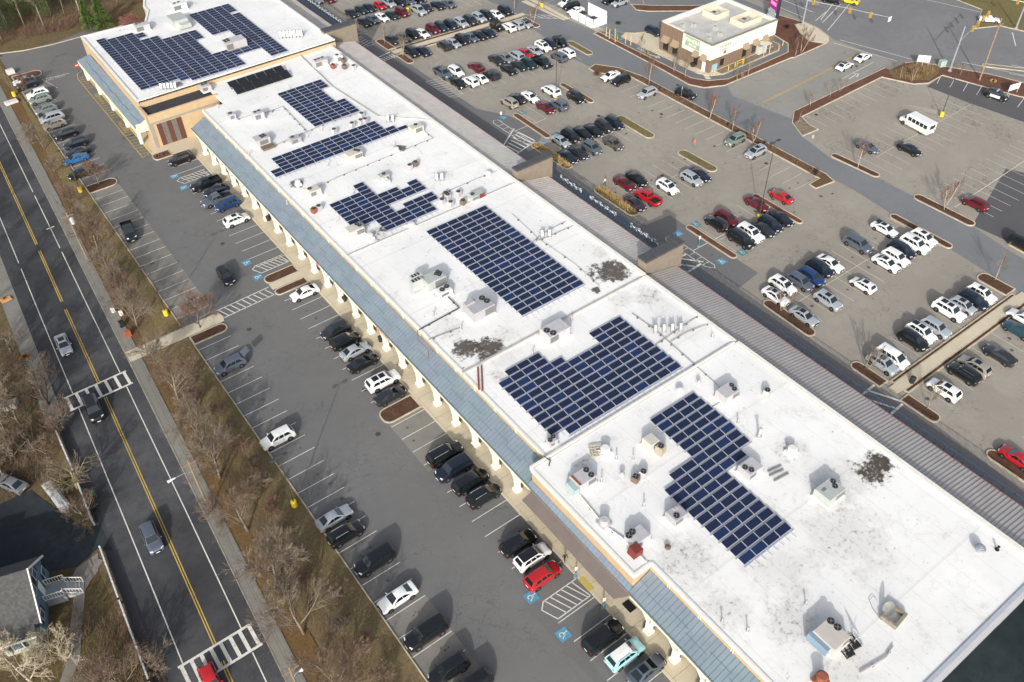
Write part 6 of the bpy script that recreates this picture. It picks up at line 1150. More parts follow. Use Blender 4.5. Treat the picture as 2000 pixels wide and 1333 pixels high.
# ---------------------------------------------------------------- trees
BARK = M('bark_grey', (124, 114, 100), .95, var=.2, vs=3); TWIG = M('twigs_tan', (124, 112, 97), .95, var=.18, vs=.6); TWIG2 = M('twigs_brown', (116, 98, 82), .95, var=.2, vs=.6); TWIGR = M('twigs_red', (116, 90, 76), .95, var=.2, vs=.6); BIRCH = M('bark_pale', (180, 168, 150), .9, var=.15, vs=3); BARKY = M('bark_mossy', (142, 134, 92), .95, var=.2, vs=2)
def grow(trunk, crown, p, d, ln, r, lev, rr, prm):
    """one limb as a bent tapering tube, then its side shoots"""
    n = 3 if lev < 2 else 2; pts = [p]; q = Vector(p); dd = Vector(d)
    for i in range(n):
        dd = (dd+Vector((rr.uniform(-1, 1), rr.uniform(-1, 1), rr.uniform(-.6, 1)))*prm['wig']+Vector((0, 0, prm['up']))).normalized(); q = q+dd*ln/n; pts.append(q.copy())
    (trunk if lev < prm['tl'] else crown).tube(pts, r, 5 if lev == 0 else 4 if lev == 1 else 3, 0, max(prm['rmin'], r*.5))
    if lev >= prm['lev']: return
    for k in range(prm['n'][lev]):
        t = prm['t0'][lev]+(1-prm['t0'][lev])*(k+rr.random())/prm['n'][lev]; i = min(n-1, int(t*n)); c = pts[i].lerp(pts[i+1], t*n-i)
        ax = (pts[i+1]-pts[i]).normalized(); s = ax.orthogonal().normalized(); s.rotate(Matrix.Rotation(rr.uniform(0, 6.283), 3, ax)); a = prm['ang'][lev]*rr.uniform(.7, 1.25)
        grow(trunk, crown, c, ax*math.cos(a)+s*math.sin(a), ln*prm['f'][lev]*rr.uniform(.75, 1.2)*(1.15-.45*t), max(prm['rmin'], r*prm['rf']*(1-.4*t)), lev+1, rr, prm)
BROAD = dict(wig=.16, up=.05, tl=2, rmin=.012, lev=4, n=(10, 8, 6, 5), t0=(.2, .25, .25, .2), ang=(.85, .75, .7, .6), f=(.8, .62, .55, .55), rf=.5)
TALL = dict(wig=.08, up=.1, tl=2, rmin=.03, lev=3, n=(16, 6, 5), t0=(.35, .2, .2), ang=(.85, .7, .7), f=(.28, .55, .55), rf=.38)
SLIM = dict(wig=.07, up=.14, tl=1, rmin=.014, lev=3, n=(10, 5, 4), t0=(.25, .2, .2), ang=(.55, .5, .5), f=(.42, .55, .5), rf=.4)
BIG = dict(wig=.2, up=.04, tl=3, rmin=.016, lev=4, n=(7, 6, 6, 5), t0=(.12, .2, .2, .15), ang=(.95, .8, .75, .7), f=(.95, .66, .56, .5), rf=.55)
TV = {}
def tree_mesh(key, prm, ln, r, seed, stems=1):
    if (key, seed) in TV: return TV[key, seed]
    rr = random.Random(seed); a, c = MB(), MB()
    for s in range(stems):
        d = Vector((0, 0, 1)) if stems == 1 else Vector((rr.uniform(-.45, .45), rr.uniform(-.45, .45), 1)).normalized()
        grow(a, c, Vector((rr.uniform(-.1, .1)*stems, rr.uniform(-.1, .1)*stems, -.1)), d, ln*(1 if s == 0 else rr.uniform(.75, 1)), r, 0, rr, prm)
    TV[key, seed] = (a.mesh('trunk', [BARK], True), c.mesh('crown', [TWIG])); return TV[key, seed]
def tree(key, prm, ln, r, seed, x, y, s, rz, label, group, bark=None, twig=None, stems=1, name='bare_tree', cat='tree', z=0):
    a, c = tree_mesh(key, prm, ln, r, seed, stems); t = thing(name, label, cat, (x, y, z), rz, group); o = link('trunk', a, t); k = link('crown', c, t)
    for e in (o, k): e.scale = (s, s, s)
    if bark: recol(o, bark)
    if twig: recol(k, twig)
    return t
# street-side row on the verge (trunk foot in photo pixels)
ROWT = [(88, 292, .8, 'bare tree on the verge beside the far stalls'), (143, 405, .7, 'bare tree on the verge by the yellow pole base'), (108, 338, .55, 'low bare tree on the verge, shaded far part'), (169, 446, .7, 'bare tree on the verge left of the dark pickup'), (191, 492, .95, 'broad bare tree on the verge below the dark pickup'), (214, 535, .7, 'bare tree on the verge by the leaf litter'), (232, 566, .75, 'bare tree on the verge mid row'), (247, 596, .75, 'bare tree on the verge above the rubbish bin'), (270, 640, .9, 'bare tree on the verge beside the walkway'),
        (311, 716, .85, 'bare tree just below the verge walkway'), (347, 784, .95, 'bare tree on the verge level with the upper crosswalk'), (388, 856, 1.0, 'bare tree on the verge opposite the white SUV'), (430, 934, 1.05, 'bare tree on the verge near the street lamp'), (486, 1036, 1.1, 'bare tree on the verge opposite the grey street SUV'), (538, 1142, 1.15, 'wide bare tree on the verge with clear trunk'), (594, 1240, 1.1, 'bare tree on the verge by the lower crosswalk'), (662, 1352, 1.15, 'bare tree at the bottom of the verge')]
tr = random.Random(3)
for i, (px, py, s, l) in enumerate(ROWT):
    x, y = at(px, py); tree('broad', BROAD, 4.2, .17, 20+i % 5, x, y, s*1.1, tr.uniform(0, 6), l, 'bare trees along the street verge', BARK, (TWIG, TWIG2, TWIG)[i % 3])
BUSH = dict(wig=.2, up=.06, tl=1, rmin=.012, lev=3, n=(8, 6, 5), t0=(.1, .15, .15), ang=(.75, .7, .7), f=(.6, .6, .55), rf=.5)
for i in range(20):
    y = 31+i*3.9 if i < 32 else 152+4*(i-32); x = (9.6+(y-31)*.03)+tr.uniform(0, 2.6)
    if i > 17: y += 26; x = 10.6+tr.uniform(0, 2.2)
    tree('bush', BUSH, 1.9, .05, 80+i % 4, x, y, tr.uniform(.8, 1.3), tr.uniform(0, 6), 'low tangled bare bush among the verge trees', 'low bare bushes among the verge trees', BARK, (TWIG2, TWIGR, TWIG)[i % 3], 4, 'bare_bush', 'bush', .03)
for px, py, s, l in ((195, 362, .8, 'reddish bare tree on the small mulch island'), (392, 641, 1.15, 'reddish bare tree on the walkway island'), (44, 178, .5, 'small bare tree at the far mulch island'), (62, 60+110, .6, 'bare tree behind the white sedan at the far island')):
    x, y = at(px, py); tree('broad', BROAD, 4.2, .17, 21 if py > 500 else 23, x, y, s*.9, tr.uniform(0, 6), l, 'bare trees on the mulch islands', BARK, TWIGR)
# small pale trees on the right-hand islands
SM = [(752, 87, .9, 'far left island by the walkway', 0), (787, 112, .9, 'island below the far walkway', 0), (1004, 22, 1, 'far walkway end', 1), (1040, 50, 1, 'walkway end island', 1), (1268, 168, 1.2, 'kerbed strip above the silver SUV', 1), (1385, 235, 1.1, 'kerbed strip, middle', 1), (1430, 258, 1.1, 'kerbed strip above the sage SUV', 1), (1470, 282, 1.0, 'kerbed strip beside the silver SUV', 1), (1252, 108, .9, 'mulch strip by the cafe lane', 0), (1316, 140, .8, 'mulch strip under the cafe sign', 0), (1338, 152, .9, 'mulch strip near the cafe corner', 0), (1440, 165, .8, 'mulch bend below the cafe', 0), (1460, 155, .8, 'mulch bend right of the cafe corner', 0), (1565, 105, 1.2, 'mulch corner by the junction', 1), (1553, 112, .9, 'mulch corner near the lane', 1), (1640, 180, .6, 'entry road strip', 0), (1620, 192, .6, 'entry road strip, nearer', 0), (1582, 208, .6, 'entry road strip nose', 0), (1676, 330, 1.2, 'small cracked-lot island', 1), (1842, 410, 1.15, 'island by the dark lot', 1), (1942, 548, 1.0, 'island by the near walkway', 0), (1692, 722, .95, 'island beside the silver SUV', 0), (1812, 800, .95, 'island below the near walkway', 0), (1525, 607, .85, 'island by the white sedan', 0), (1757, 155, .7, 'dry bed by the notice board', 1), (1780, 160, .7, 'dry bed behind the notice board', 1), (1875, 148, .6, 'mulch below the signal mast', 0)]
for i, (px, py, s, l, kd) in enumerate(SM):
    x, y = at(px, py); tree('slim', SLIM, 4.4, .07, 40+i % 4, x, y, s, tr.uniform(0, 6), 'pale young bare tree on the '+l, 'young bare trees on the right-hand islands', BIRCH, (TWIG, TWIGR)[kd], 2 if i % 2 else 1, z=.1)
# wood at the top left
EVG = M('needles', (52, 74, 38), .9, var=.35, vs=.8); EVG2 = M('needles_bright', (76, 100, 40), .9, var=.35, vs=.9); PINE = M('needles_pine', (84, 102, 54), .9, var=.3, vs=.6)
def needles(key, seed, h, r, cone=True):
    if (key, seed) in TV: return TV[key, seed]
    rr = random.Random(seed); c = MB(); a = MB(); a.tube([(0, 0, -.1), (rr.uniform(-.2, .2), .1, h*.5), (0, 0, h*.95)], .2, 6, 0, .04)
    for i in range(3600):
        if cone: t = rr.random()**.75; z = h*(.06+.94*t); R0 = r*(1-t)**.72*rr.uniform(.35, 1)*(.75+.35*math.sin(z*3.1+seed))
        else: t = rr.random(); z = h*(.1+.9*t); R0 = r*(.35+.65*math.sin(math.pi*(.2+.76*t)))*rr.random()**.5*(.55+.6*abs(math.sin(z*1.7+seed)))
        an = rr.uniform(0, 6.283); p = Vector((R0*math.cos(an), R0*math.sin(an), z)); o = Vector((math.cos(an), math.sin(an), rr.uniform(-.5, .6))).normalized(); s = o.cross(Vector((rr.uniform(-1, 1), rr.uniform(-1, 1), rr.uniform(-1, 1)))).normalized(); ln = rr.uniform(.25, .6)*(1 if cone else 1.2); w_ = rr.uniform(.05, .13)
        c.add([p-s*w_, p+s*w_, p+o*ln], [(0, 1, 2)])
    TV[key, seed] = (a.mesh('trunk', [BARK], True), c.mesh('crown', [EVG])); return TV[key, seed]
def ever(key, seed, h, r, x, y, s, label, mt, cone=True, name='evergreen_tree'):
    a, c = needles(key, seed, h, r, cone); t = thing(name, label, 'tree', (x, y, 0), tr.uniform(0, 6), 'evergreens at the top left'); o = link('trunk', a, t); k = link('crown', c, t)
    for e in (o, k): e.scale = (s, s, s)
    recol(k, mt); return t
for (x, y, s, l, mt) in ((38.6, 229.6, 1.0, 'bright green conical evergreen behind the corner store, left one', EVG2), (41.6, 228.6, 1.1, 'bright green conical evergreen behind the corner store, right one', EVG2)): ever('cone', 61 if x < 40 else 62, 7.5, 2.3, x, y, s, l, mt)
for i, (x, y, s) in enumerate(((17, 247, .62), (22, 243, .55), (27, 249, .62), (12, 245, .6), (31.5, 245, .5), (35, 252, .65), (20, 254, .7), (8, 250, .7), (27, 257, .7), (42, 246, .5))):
    ever('pine', 63+i % 2, 15, 4.2, x, y, s, 'shaggy dark pine in the wood, %s' % ('left of centre', 'behind the leaning trunks', 'mid wood', 'at the left edge', 'behind the brown brush', 'far back', 'deep left', 'at the far left', 'deep middle', 'behind the bright evergreens')[i], (PINE, EVG)[i % 2], False, 'pine_tree')
WT = ((18.5, 238.0, 1.05), (19.4, 238.4, .95), (29.8, 238.0, 1.0), (39.0, 239.5, 1.0), (12.4, 239, .9), (23, 247, 1), (33.5, 246, .95), (26, 243, .8), (36, 243, .85), (44, 246, 1.0), (49, 240, .9), (53, 247, 1), (57, 240, .9), (15, 246, 1), (41, 252, 1), (47, 256, 1.05), (61, 250, 1), (54, 258, 1), (66, 243, .9), (30, 252, 1), (10, 232, .8), (63, 233, .7))
for i, (x, y, s) in enumerate(WT): tree('tall', TALL, 15.5, .2, 50+i % 4, x, y, s, tr.uniform(0, 6), 'tall bare tree of the wood, ' + ('left of two trunks by the kerb', 'right of two trunks by the kerb', 'single trunk in front of brown brush', 'trunk left of the bright evergreens', 'leftmost leaning trunk', 'behind the pair of trunks', 'right of the single trunk', 'thin one before the pines', 'thin one by the bright evergreens', 'behind the corner store evergreens', 'right of the bright evergreens', 'over the grey yard', 'by the red shrub', 'left among pines', 'behind the bright evergreens', 'far behind the store', 'far right of the wood', 'behind the red shrub', 'near the store back wall', 'middle, among pines', 'thin one at the left photo edge', 'next to the store back step')[i], 'tall bare trees of the wood', (BARK, M('bark_pale2', (158, 148, 128), .95, var=.2, vs=2))[i % 2], (TWIG, M('twigs_olive', (130, 134, 100), .95, var=.2))[i % 2])
rs = tree('broad', BROAD, 4.2, .17, 22, 47.2, 222.5, .75, 1, 'red-twigged shrub tree behind the corner store', 'red shrubs', TWIGR, M('twigs_pink', (150, 96, 92), .95, var=.2))
# brush and weeds nobody could count
def brush(name, regions, mt, seed, hgt, wd, upright=.5, flat=False):
    rr = random.Random(seed); b = MB()
    for (poly, n) in regions:
        xs = [p[0] for p in poly]; ys = [p[1] for p in poly]; c = 0
        blobs = [(rr.uniform(min(xs), max(xs)), rr.uniform(min(ys), max(ys))) for _ in range(max(4, n//180))]
        while c < n:
            bx, by = rr.choice(blobs); x, y = (bx+rr.gauss(0, 1.3), by+rr.gauss(0, 1.3)) if rr.random() < .75 else (rr.uniform(min(xs), max(xs)), rr.uniform(min(ys), max(ys)))
            ins = False; j = len(poly)-1
            for i in range(len(poly)):
                if (poly[i][1] > y) != (poly[j][1] > y) and x < (poly[j][0]-poly[i][0])*(y-poly[i][1])/(poly[j][1]-poly[i][1])+poly[i][0]: ins = not ins
                j = i
            c += 1
            if not ins: continue
            a = rr.uniform(0, 6.283); h = hgt*rr.uniform(.35, 1); ln = Vector((math.cos(a)*(1-upright)*h*1.3, math.sin(a)*(1-upright)*h*1.3, h)); s = Vector((-math.sin(a), math.cos(a), 0))*wd*rr.uniform(.6, 1.2); p0 = Vector((x, y, .02))
            b.add([p0-s, p0+s, p0+ln], [(0, 1, 2)])
            if rr.random() < .6: m_ = p0+ln*.45; t_ = Vector((rr.uniform(-1, 1), rr.uniform(-1, 1), rr.uniform(.2, 1)))*h*.5; b.add([m_-s*.7, m_+s*.7, m_+t_], [(0, 1, 2)])
    return tag(obj(name, b, mt), kind='stuff')
brush('undergrowth', [([(9.2, 112), (12.4, 112), (14, 150), (12.5, 175), (10.2, 150)], 7000), ([(8.6, 40), (12.4, 40), (13.4, 106), (10.0, 106)], 8000), ([(7.2, 20), (10.6, 20), (11, 106), (8.6, 106)], 5000)], TWIG2, 5, .9, .014, .45)
brush('red_undergrowth', [([(8.2, 26), (10.4, 26), (10.8, 105), (9.4, 105)], 6000), ([(9.8, 112), (11.4, 112), (12.2, 150), (10.6, 150)], 3000)], TWIGR, 6, .7, .016, .45)
brush('dry_grass', [([(10, 26), (15.7, 26), (15.7, 106), (12, 106)], 11000), ([(12.4, 112), (15.7, 112), (15.7, 157), (13, 157)], 3600), ([(12, 161), (15.6, 161), (16, 206), (14.5, 206)], 1500)], M('dry_blades', (172, 156, 116), .95, var=.3, vs=.6), 7, .22, .022, .55)
brush('green_grass', [([(12.6, 34), (15.7, 34), (15.7, 90), (13.4, 90)], 3600)], M('green_blades', (88, 100, 48), .95, var=.3, vs=.5), 8, .16, .022, .55)
brush('wood_floor_brush', [([(14, 236), (36, 236), (60, 240), (60, 262), (8, 262)], 7000), ([(24, 236), (38, 233), (38, 240), (24, 242)], 2600)], TWIGR, 9, 1.5, .03, .4)
brush('roadside_scrub', [([(-20, 106), (-9.2, 106), (-7.6, 120), (-7.4, 150), (-20, 150)], 9000), ([(-20, 92.6), (-9, 92.6), (-6.6, 104), (-20, 106)], 9000), ([(-16, 54), (-8.4, 54), (-7.6, 66), (-12, 72), (-16, 66)], 3600)], TWIG2, 10, 1.1, .018, .35)
brush('roadside_red_scrub', [([(-20, 98), (-8.4, 98), (-7.8, 116), (-20, 124)], 4200), ([(-11, 55), (-7.0, 55), (-5.6, 62), (-8, 68)], 1800)], TWIGR, 12, .9, .018, .4)
def bed(name, poly, n, mt, seed, h): brush(name, [(poly, n)], mt, seed, h, .045, .72)
bed('ornamental_grass', [(90.5, 89.4), (92.2, 89.4), (92.3, 99.2), (90.5, 99.2)], 1500, M('straw', (190, 162, 110), .9, var=.25, vs=2), 14, 1.3); bed('ornamental_grass', [(90.9, 108.4), (92.6, 108.4), (92.6, 118.6), (90.9, 118.6)], 1300, M('straw', None), 15, 1.2)
bed('dry_shrubs', [(170.4, 88.6), (178, 87.4), (181, 89), (178.4, 92.6), (171.6, 93.4)], 2200, M('straw_dark', (140, 120, 86), .9, var=.25, vs=2), 16, 1.1); bed('strip_shrubs', [(126, 76), (127.4, 76), (127.4, 126), (126, 126)], 2200, TWIGR, 17, .8)
def shrub(x, y, r, mt, label, n=420, grp='low shrubs'):
    rr = random.Random(int(x*13+y)); t = thing('shrub', label, 'shrub', (x, y, .08), 0, grp); b = MB()
    for i in range(n):
        v = Vector((rr.gauss(0, 1), rr.gauss(0, 1), abs(rr.gauss(0, 1)))).normalized()*r*rr.uniform(.5, 1.05); s = v.orthogonal().normalized()*.05; b.add([v*.35-s, v*.35+s, v], [(0, 1, 2)])
    obj('foliage', b, mt, t)
for x, y, r, mt, l in ((120.6, 133.6, 1.2, TWIGR, 'red-brown shrub left of the white sedan on the kerbed strip'), (124.8, 130.4, 1.3, TWIGR, 'red-brown shrub right of the white sedan on the kerbed strip'), (126.7, 120, .8, TWIG2, 'brown shrub on the kerbed strip above the silver SUV'), (126.8, 100.4, .8, TWIGR, 'red shrub on the kerbed strip mid way'), (127, 91, .8, TWIG2, 'brown shrub on the kerbed strip opposite the tree'), (126.3, 78, 1.4, TWIGR, 'red-brown shrub at the near end of the kerbed strip'), (171.4, 123.2, 1.2, M('shrub_maroon', (84, 48, 52), .9, var=.3), 'maroon shrub by the pylon sign'), (164, 128.4, 1.0, M('shrub_green', (86, 92, 62), .9, var=.3), 'greyish shrub beside the cafe end wall'), (141.8, 150.4, 1.0, M('shrub_dark', (70, 78, 60), .9, var=.3), 'dark green shrub by the cafe car park'), (149, 141.6, .9, M('shrub_dark', None), 'dark green shrub row start behind the cafe'), (153, 139.6, .9, M('shrub_dark', None), 'dark green shrub row end behind the cafe'), (184.4, 77.6, .8, M('straw', None), 'straw tuft by the highway pole'), (30.6, 161.8, .45, BRN, 'round brown shrub nearest the store corner bed edge'), (31.9, 161.7, .45, BRN, 'round brown shrub in the middle of the store corner bed'), (136.3, 134.4, .7, M('straw_green', (150, 144, 74), .9, var=.2), 'yellowish grass tuft by the drive-through lane')): shrub(x, y, r, mt, l)
# left-hand roadside: big bare trees
for i, (px, py, s, l, bk) in enumerate(((152, 957, 1.15, 'mossy forked bare tree at the end of the white fence', BARKY), (172, 1018, .75, 'bare tree by the driveway mouth', BARK), (40, 830, 1.1, 'large bare tree beside the tan patio', BARK), (128, 842, 1.0, 'bare tree at the upper end of the white fence', BARK), (30, 900, 1.0, 'bare tree between patio and trailer', BARK), (64, 735, .9, 'bare tree in the red brush by the shoulder', BARK), (95, 790, 1.2, 'spreading bare tree beside the upper crosswalk', TWIG2), (10, 760, 1.1, 'bare tree at the left edge by the red brush', BARK), (22, 690, .9, 'bare tree at the left edge above the orange leaves', BARK), (70, 880, .9, 'bare tree over the parked trailer', BARK), (8, 930, .8, 'bare tree at the left edge over the grey car', BARK), (130, 1290, 1.0, 'pale bare tree in the front garden, right', BIRCH), (62, 1330, 1.1, 'pale bare tree in the front garden, left', BIRCH), (250, 1350, 1.0, 'brown bare tree over the lower pavement', TWIG2), (300, 1310, .7, 'small brown bare tree beside the lower crosswalk', TWIG2), (10, 1290, .9, 'pale bare tree at the left edge below the house', BIRCH), (200, 1345, .8, 'thin bare tree at the bottom by the fence', BARK))):
    x, y = at(px, py); tree('big', BIG, 3.9, .24, 70+i % 4, x, y, s*.82, tr.uniform(0, 6), l, 'large bare trees left of the street', bk, (TWIG, TWIG2)[i % 2] if bk != BIRCH else M('twigs_pale', (176, 164, 140), .95, var=.2))
for i, (x, y, s) in enumerate(((-13, 118, 1.0), (-17, 112, .9), (-12, 129, 1.0), (-15, 138, 1.05), (-11.5, 104, .9), (-14, 98, .95), (-18, 104, 1), (-12.6, 148, 1), (-13.5, 157, 1), (-11, 166, 1.0), (-9.6, 112, .75))): tree('tall', TALL, 15.5, .2, 50+i % 4, x, y, s*.8, tr.uniform(0, 6), 'tall bare tree left of the street, ' + ('opposite the silver sedan', 'behind the orange leaf pile', 'at the left photo edge', 'beyond the left photo edge, upper', 'by the pale stone wall', 'between patio and stone wall', 'deep in the scrub', 'beyond the left edge, higher up', 'beyond the left edge, near the top', 'beyond the left edge, highest', 'nearest the street')[i], 'tall bare trees left of the street', BARK, TWIG)
sh = MB()
for px, py, r in ((10, 585, .5), (50, 700, .9)): x, y = at(px, py); shrub(x, y, r, M('orange_leaves', (176, 120, 56), .9, var=.3), 'orange leaf pile left of the street, %s' % ('upper' if py < 600 else 'lower'), 300, 'orange leaf piles')
# ---------------------------------------------------------------- house and yard
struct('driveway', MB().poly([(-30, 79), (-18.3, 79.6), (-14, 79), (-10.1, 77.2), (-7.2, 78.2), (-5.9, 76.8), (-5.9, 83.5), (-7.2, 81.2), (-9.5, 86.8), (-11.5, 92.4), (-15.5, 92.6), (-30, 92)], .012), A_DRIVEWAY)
struct('garden', MB().poly([(-40, -20), (-8.4, -20), (-8.2, 76.4), (-9, 77), (-14, 79), (-40, 79)], -.03), soil('garden_soil', (98, 86, 62), (112, 98, 68), (78, 70, 52), .4, 2.5, (92, 92, 52)))
PAV = asphalt('flagstone', (136, 130, 122), .12, .8, .3, 31)
b = MB(); b.path([(-7.6, 76.6), (-9.4, 75.2), (-10.8, 73.6), (-12.2, 70), (-13.8, 65.6), (-17, 61)], 1.3, .03); b.poly([(-10.2, 77), (-7.4, 77.6), (-8.2, 75), (-10.9, 73.2), (-12.2, 74.6)], .024); struct('path', b, PAV)
b = MB(); b.prism([(-21, 103.6), (-21, 107), (-12, 106.4), (-11, 104.4)], -.1, .25); pt = struct('patio', b, asphalt('patio_tan', (176, 154, 116), .1, .8, .3, 32))
b = MB(); b.prism([(-24, 112), (-24, 111.2), (-9.2, 108.6), (-8.6, 109.8)], -.1, .9); tag(obj('stone_wall', b, M('wall_stone', (176, 172, 164), .9, var=.25, vs=3)), 'pale low stone wall left of the upper crosswalk', 'wall')
hs = thing('house', 'blue clapboard gabled house with white trim and porch stairs', 'house', (-15.3, 70.3, 0), -.28)
SID = M('siding_blue', (96, 122, 140), .8, var=.06); SHG = M('shingles', (76, 76, 76), .95, var=.25, vs=3); SIDG = M('siding_sage', (168, 174, 158), .8, var=.08); SHT = M('shutter', (36, 42, 50), .7)
WD_, HT, PK = 8.4, 3.2, 6.9
b = MB()                                                        # local: y along the gable wall, -x into the house
b.add([(0, 0, 0), (0, WD_, 0), (0, WD_, HT), (0, WD_/2, PK-.1), (0, 0, HT)], [(0, 1, 2, 3, 4)]); b.add([(0, 0, 0), (-13, 0, 0), (-13, 0, HT), (0, 0, HT)], [(0, 3, 2, 1)]); b.add([(0, WD_, 0), (-13, WD_, 0), (-13, WD_, HT), (0, WD_, HT)], [(0, 1, 2, 3)]); obj('wall', b, SID, hs)
b = MB(); e = .35
for s, y0 in ((0, -e), (1, WD_+e)):
    z0 = HT-.28; b.hexa([(-13, y0, z0), (.3, y0, z0), (.3, WD_/2, PK), (-13, WD_/2, PK), (-13, y0, z0+.15), (.3, y0, z0+.15), (.3, WD_/2, PK+.15), (-13, WD_/2, PK+.15)])
rf = obj('roof', b, SHG, hs); b = MB()
for y0 in (-e, WD_+e): b.hexa([(.3, y0, HT-.4), (.42, y0, HT-.4), (.42, WD_/2, PK-.12), (.3, WD_/2, PK-.12), (.3, y0, HT-.1), (.42, y0, HT-.1), (.42, WD_/2, PK+.2), (.3, WD_/2, PK+.2)])
obj('trim', b, WHITEP, rf)
b = MB(); b.box(-4.6, -3.6, 2.6, 3.6, 5.2, 7.8); obj('chimney', b, M('chimney_brick', (120, 92, 80), .9, var=.2, vs=4), rf)
def hwin(x, y, z, ax, parent=hs):
    w_, h = .95, 1.25; o = MB(); q = MB(); s = MB()
    if ax == 'x': o.box(x, x+.06, y-w_/2-.1, y+w_/2+.1, z, z+h); q.box(x+.05, x+.07, y-w_/2, y+w_/2, z+.08, z+h-.08); s.box(x, x+.05, y-w_/2-.55, y-w_/2-.12, z, z+h); s.box(x, x+.05, y+w_/2+.12, y+w_/2+.55, z, z+h)
    else: o.box(x-w_/2-.1, x+w_/2+.1, y-.06, y, z, z+h); q.box(x-w_/2, x+w_/2, y-.07, y-.05, z+.08, z+h-.08); s.box(x-w_/2-.55, x-w_/2-.12, y-.05, y, z, z+h); s.box(x+w_/2+.12, x+w_/2+.55, y-.05, y, z, z+h)
    f = obj('window', o, WHITEP, parent); obj('pane', q, M('pane_blue', (86, 104, 120), .1), f); obj('shutters', s, SHT, parent)
hwin(0, 3.3, 3.7, 'x'); hwin(0, 5.4, 3.7, 'x'); hwin(0, 1.5, 1.2, 'x'); hwin(0, 7.3, 1.2, 'x')
b = MB(); b.box(-9.5, -.6, -1.3, -.02, 0, 2.5); obj('wall', b, SIDG, hs); b = MB(); b.hexa([(-9.8, -1.6, 2.45), (-.3, -1.6, 2.45), (-.3, .0, 3.1), (-9.8, .0, 3.1), (-9.8, -1.6, 2.6), (-.3, -1.6, 2.6), (-.3, .0, 3.25), (-9.8, .0, 3.25)]); lr = obj('roof', b, SHG, hs); b = MB(); b.box(-9.85, -.25, -1.72, -1.6, 2.4, 2.64); obj('trim', b, WHITEP, lr)
for x in (-2.6, -5.6, -8.4): hwin(x, -1.3, .8, 'y')
b = MB(); b.box(.05, 2.2, 3.6, 5.8, 0, 1.2); dk = obj('porch', b, M('porch_grey', (150, 156, 160), .7, var=.1), hs); b = MB()
for i in range(5): b.box(2.2+.34*i, 2.54+.34*i, 3.9, 5.5, 0, 1.0-.22*i)
obj('stairs', b, M('stair_grey', (176, 178, 176), .7), dk); b = MB()
def rail(a, c):
    a, c = Vector(a), Vector(c); b.tube([a+Vector((0, 0, 1)), c+Vector((0, 0, 1))], .06, 4); b.tube([a+Vector((0, 0, .15)), c+Vector((0, 0, .15))], .04, 4); n = max(2, int((c-a).length/.3))
    for i in range(n+1): q = a.lerp(c, i/n); b.tube([q, q+Vector((0, 0, 1))], .03 if 0 < i < n else .07, 4)
rail((.1, 3.6, 1.2), (2.2, 3.6, 1.2)); rail((.1, 5.8, 1.2), (2.2, 5.8, 1.2)); rail((2.2, 3.6, 1.2), (2.2, 3.9, 1.2)); rail((2.2, 3.9, 1.1), (3.9, 3.9, .1)); rail((2.2, 5.5, 1.1), (3.9, 5.5, .1)); rail((2.2, 5.5, 1.2), (2.2, 5.8, 1.2)); obj('railing', b, WHITEP, dk)
b = MB(); b.box(.02, .08, 4.2, 5.2, 1.2, 3.2); obj('door', b, WHITEP, hs)
gh = thing('house', 'corner of a second blue house cut by the left photo edge', 'house', (-20.6, 80.4, 0), -.28); b = MB(); b.box(-6, 0, 0, 3.2, 0, 3.0); obj('wall', b, SID, gh); b = MB(); b.hexa([(-6, -.3, 2.8), (.3, -.3, 2.8), (.3, 1.6, 4.6), (-6, 1.6, 4.6), (-6, 3.5, 2.8), (.3, 3.5, 2.8), (.3, 1.62, 4.75), (-6, 1.62, 4.75)]); obj('roof', b, SHG, gh)
def fence(label, pts, h=1.05):
    o = pts[0]; t = thing('white_fence', label, 'fence', (o[0], o[1], 0)); b = MB()
    q = [(x-o[0], y-o[1]) for x, y in pts]; b.prism(offset_line(q, .05)+offset_line(q, -.05)[::-1], .12, h-.1); b.prism(offset_line(q, .09)+offset_line(q, -.09)[::-1], h-.097, h); obj('panel', b, M('fence_white', (206, 206, 204), .6, var=.05), t)
    for a, c in zip(q, q[1:]):
        n = max(1, int(math.hypot(c[0]-a[0], c[1]-a[1])/2.2))
        for i in range(n+1): x, y = a[0]+(c[0]-a[0])*i/n, a[1]+(c[1]-a[1])*i/n; p_ = MB(); p_.box(x-.1, x+.1, y-.1, y+.1, 0, h+.12); obj('post', p_, M('fence_white', None), t)
fence('white board fence between the bare trees and the street above the driveway', [(-5.9, 99.6), (-6.1, 91), (-6.5, 81.9)]); fence('white board fence below the driveway mouth', [(-6.95, 77.4), (-7.4, 69), (-8.0, 57.4), (-8.9, 44)])
tl = thing('covered_trailer', 'long white covered trailer lying under the bare branches', 'trailer', (-9.0, 88.6, .1), -Q+.15); b = MB(); b.bbox(0, 0, .3, 5.4, 1.3, 1.1, 0, 0, .3); b.hexa([(2.7, -.5, .5), (3.6, -.1, .6), (3.6, .1, .6), (2.7, .5, .5), (2.7, -.5, 1.1), (3.6, -.08, .8), (3.6, .08, .8), (2.7, .5, 1.1)]); obj('cover', b, M('tarp_white', (170, 174, 176), .5, var=.08), tl)
for s in (-1, 1): w_ = link('wheel', parts('sedan')['tyre'], tl, (-.6, s*.7, .3))
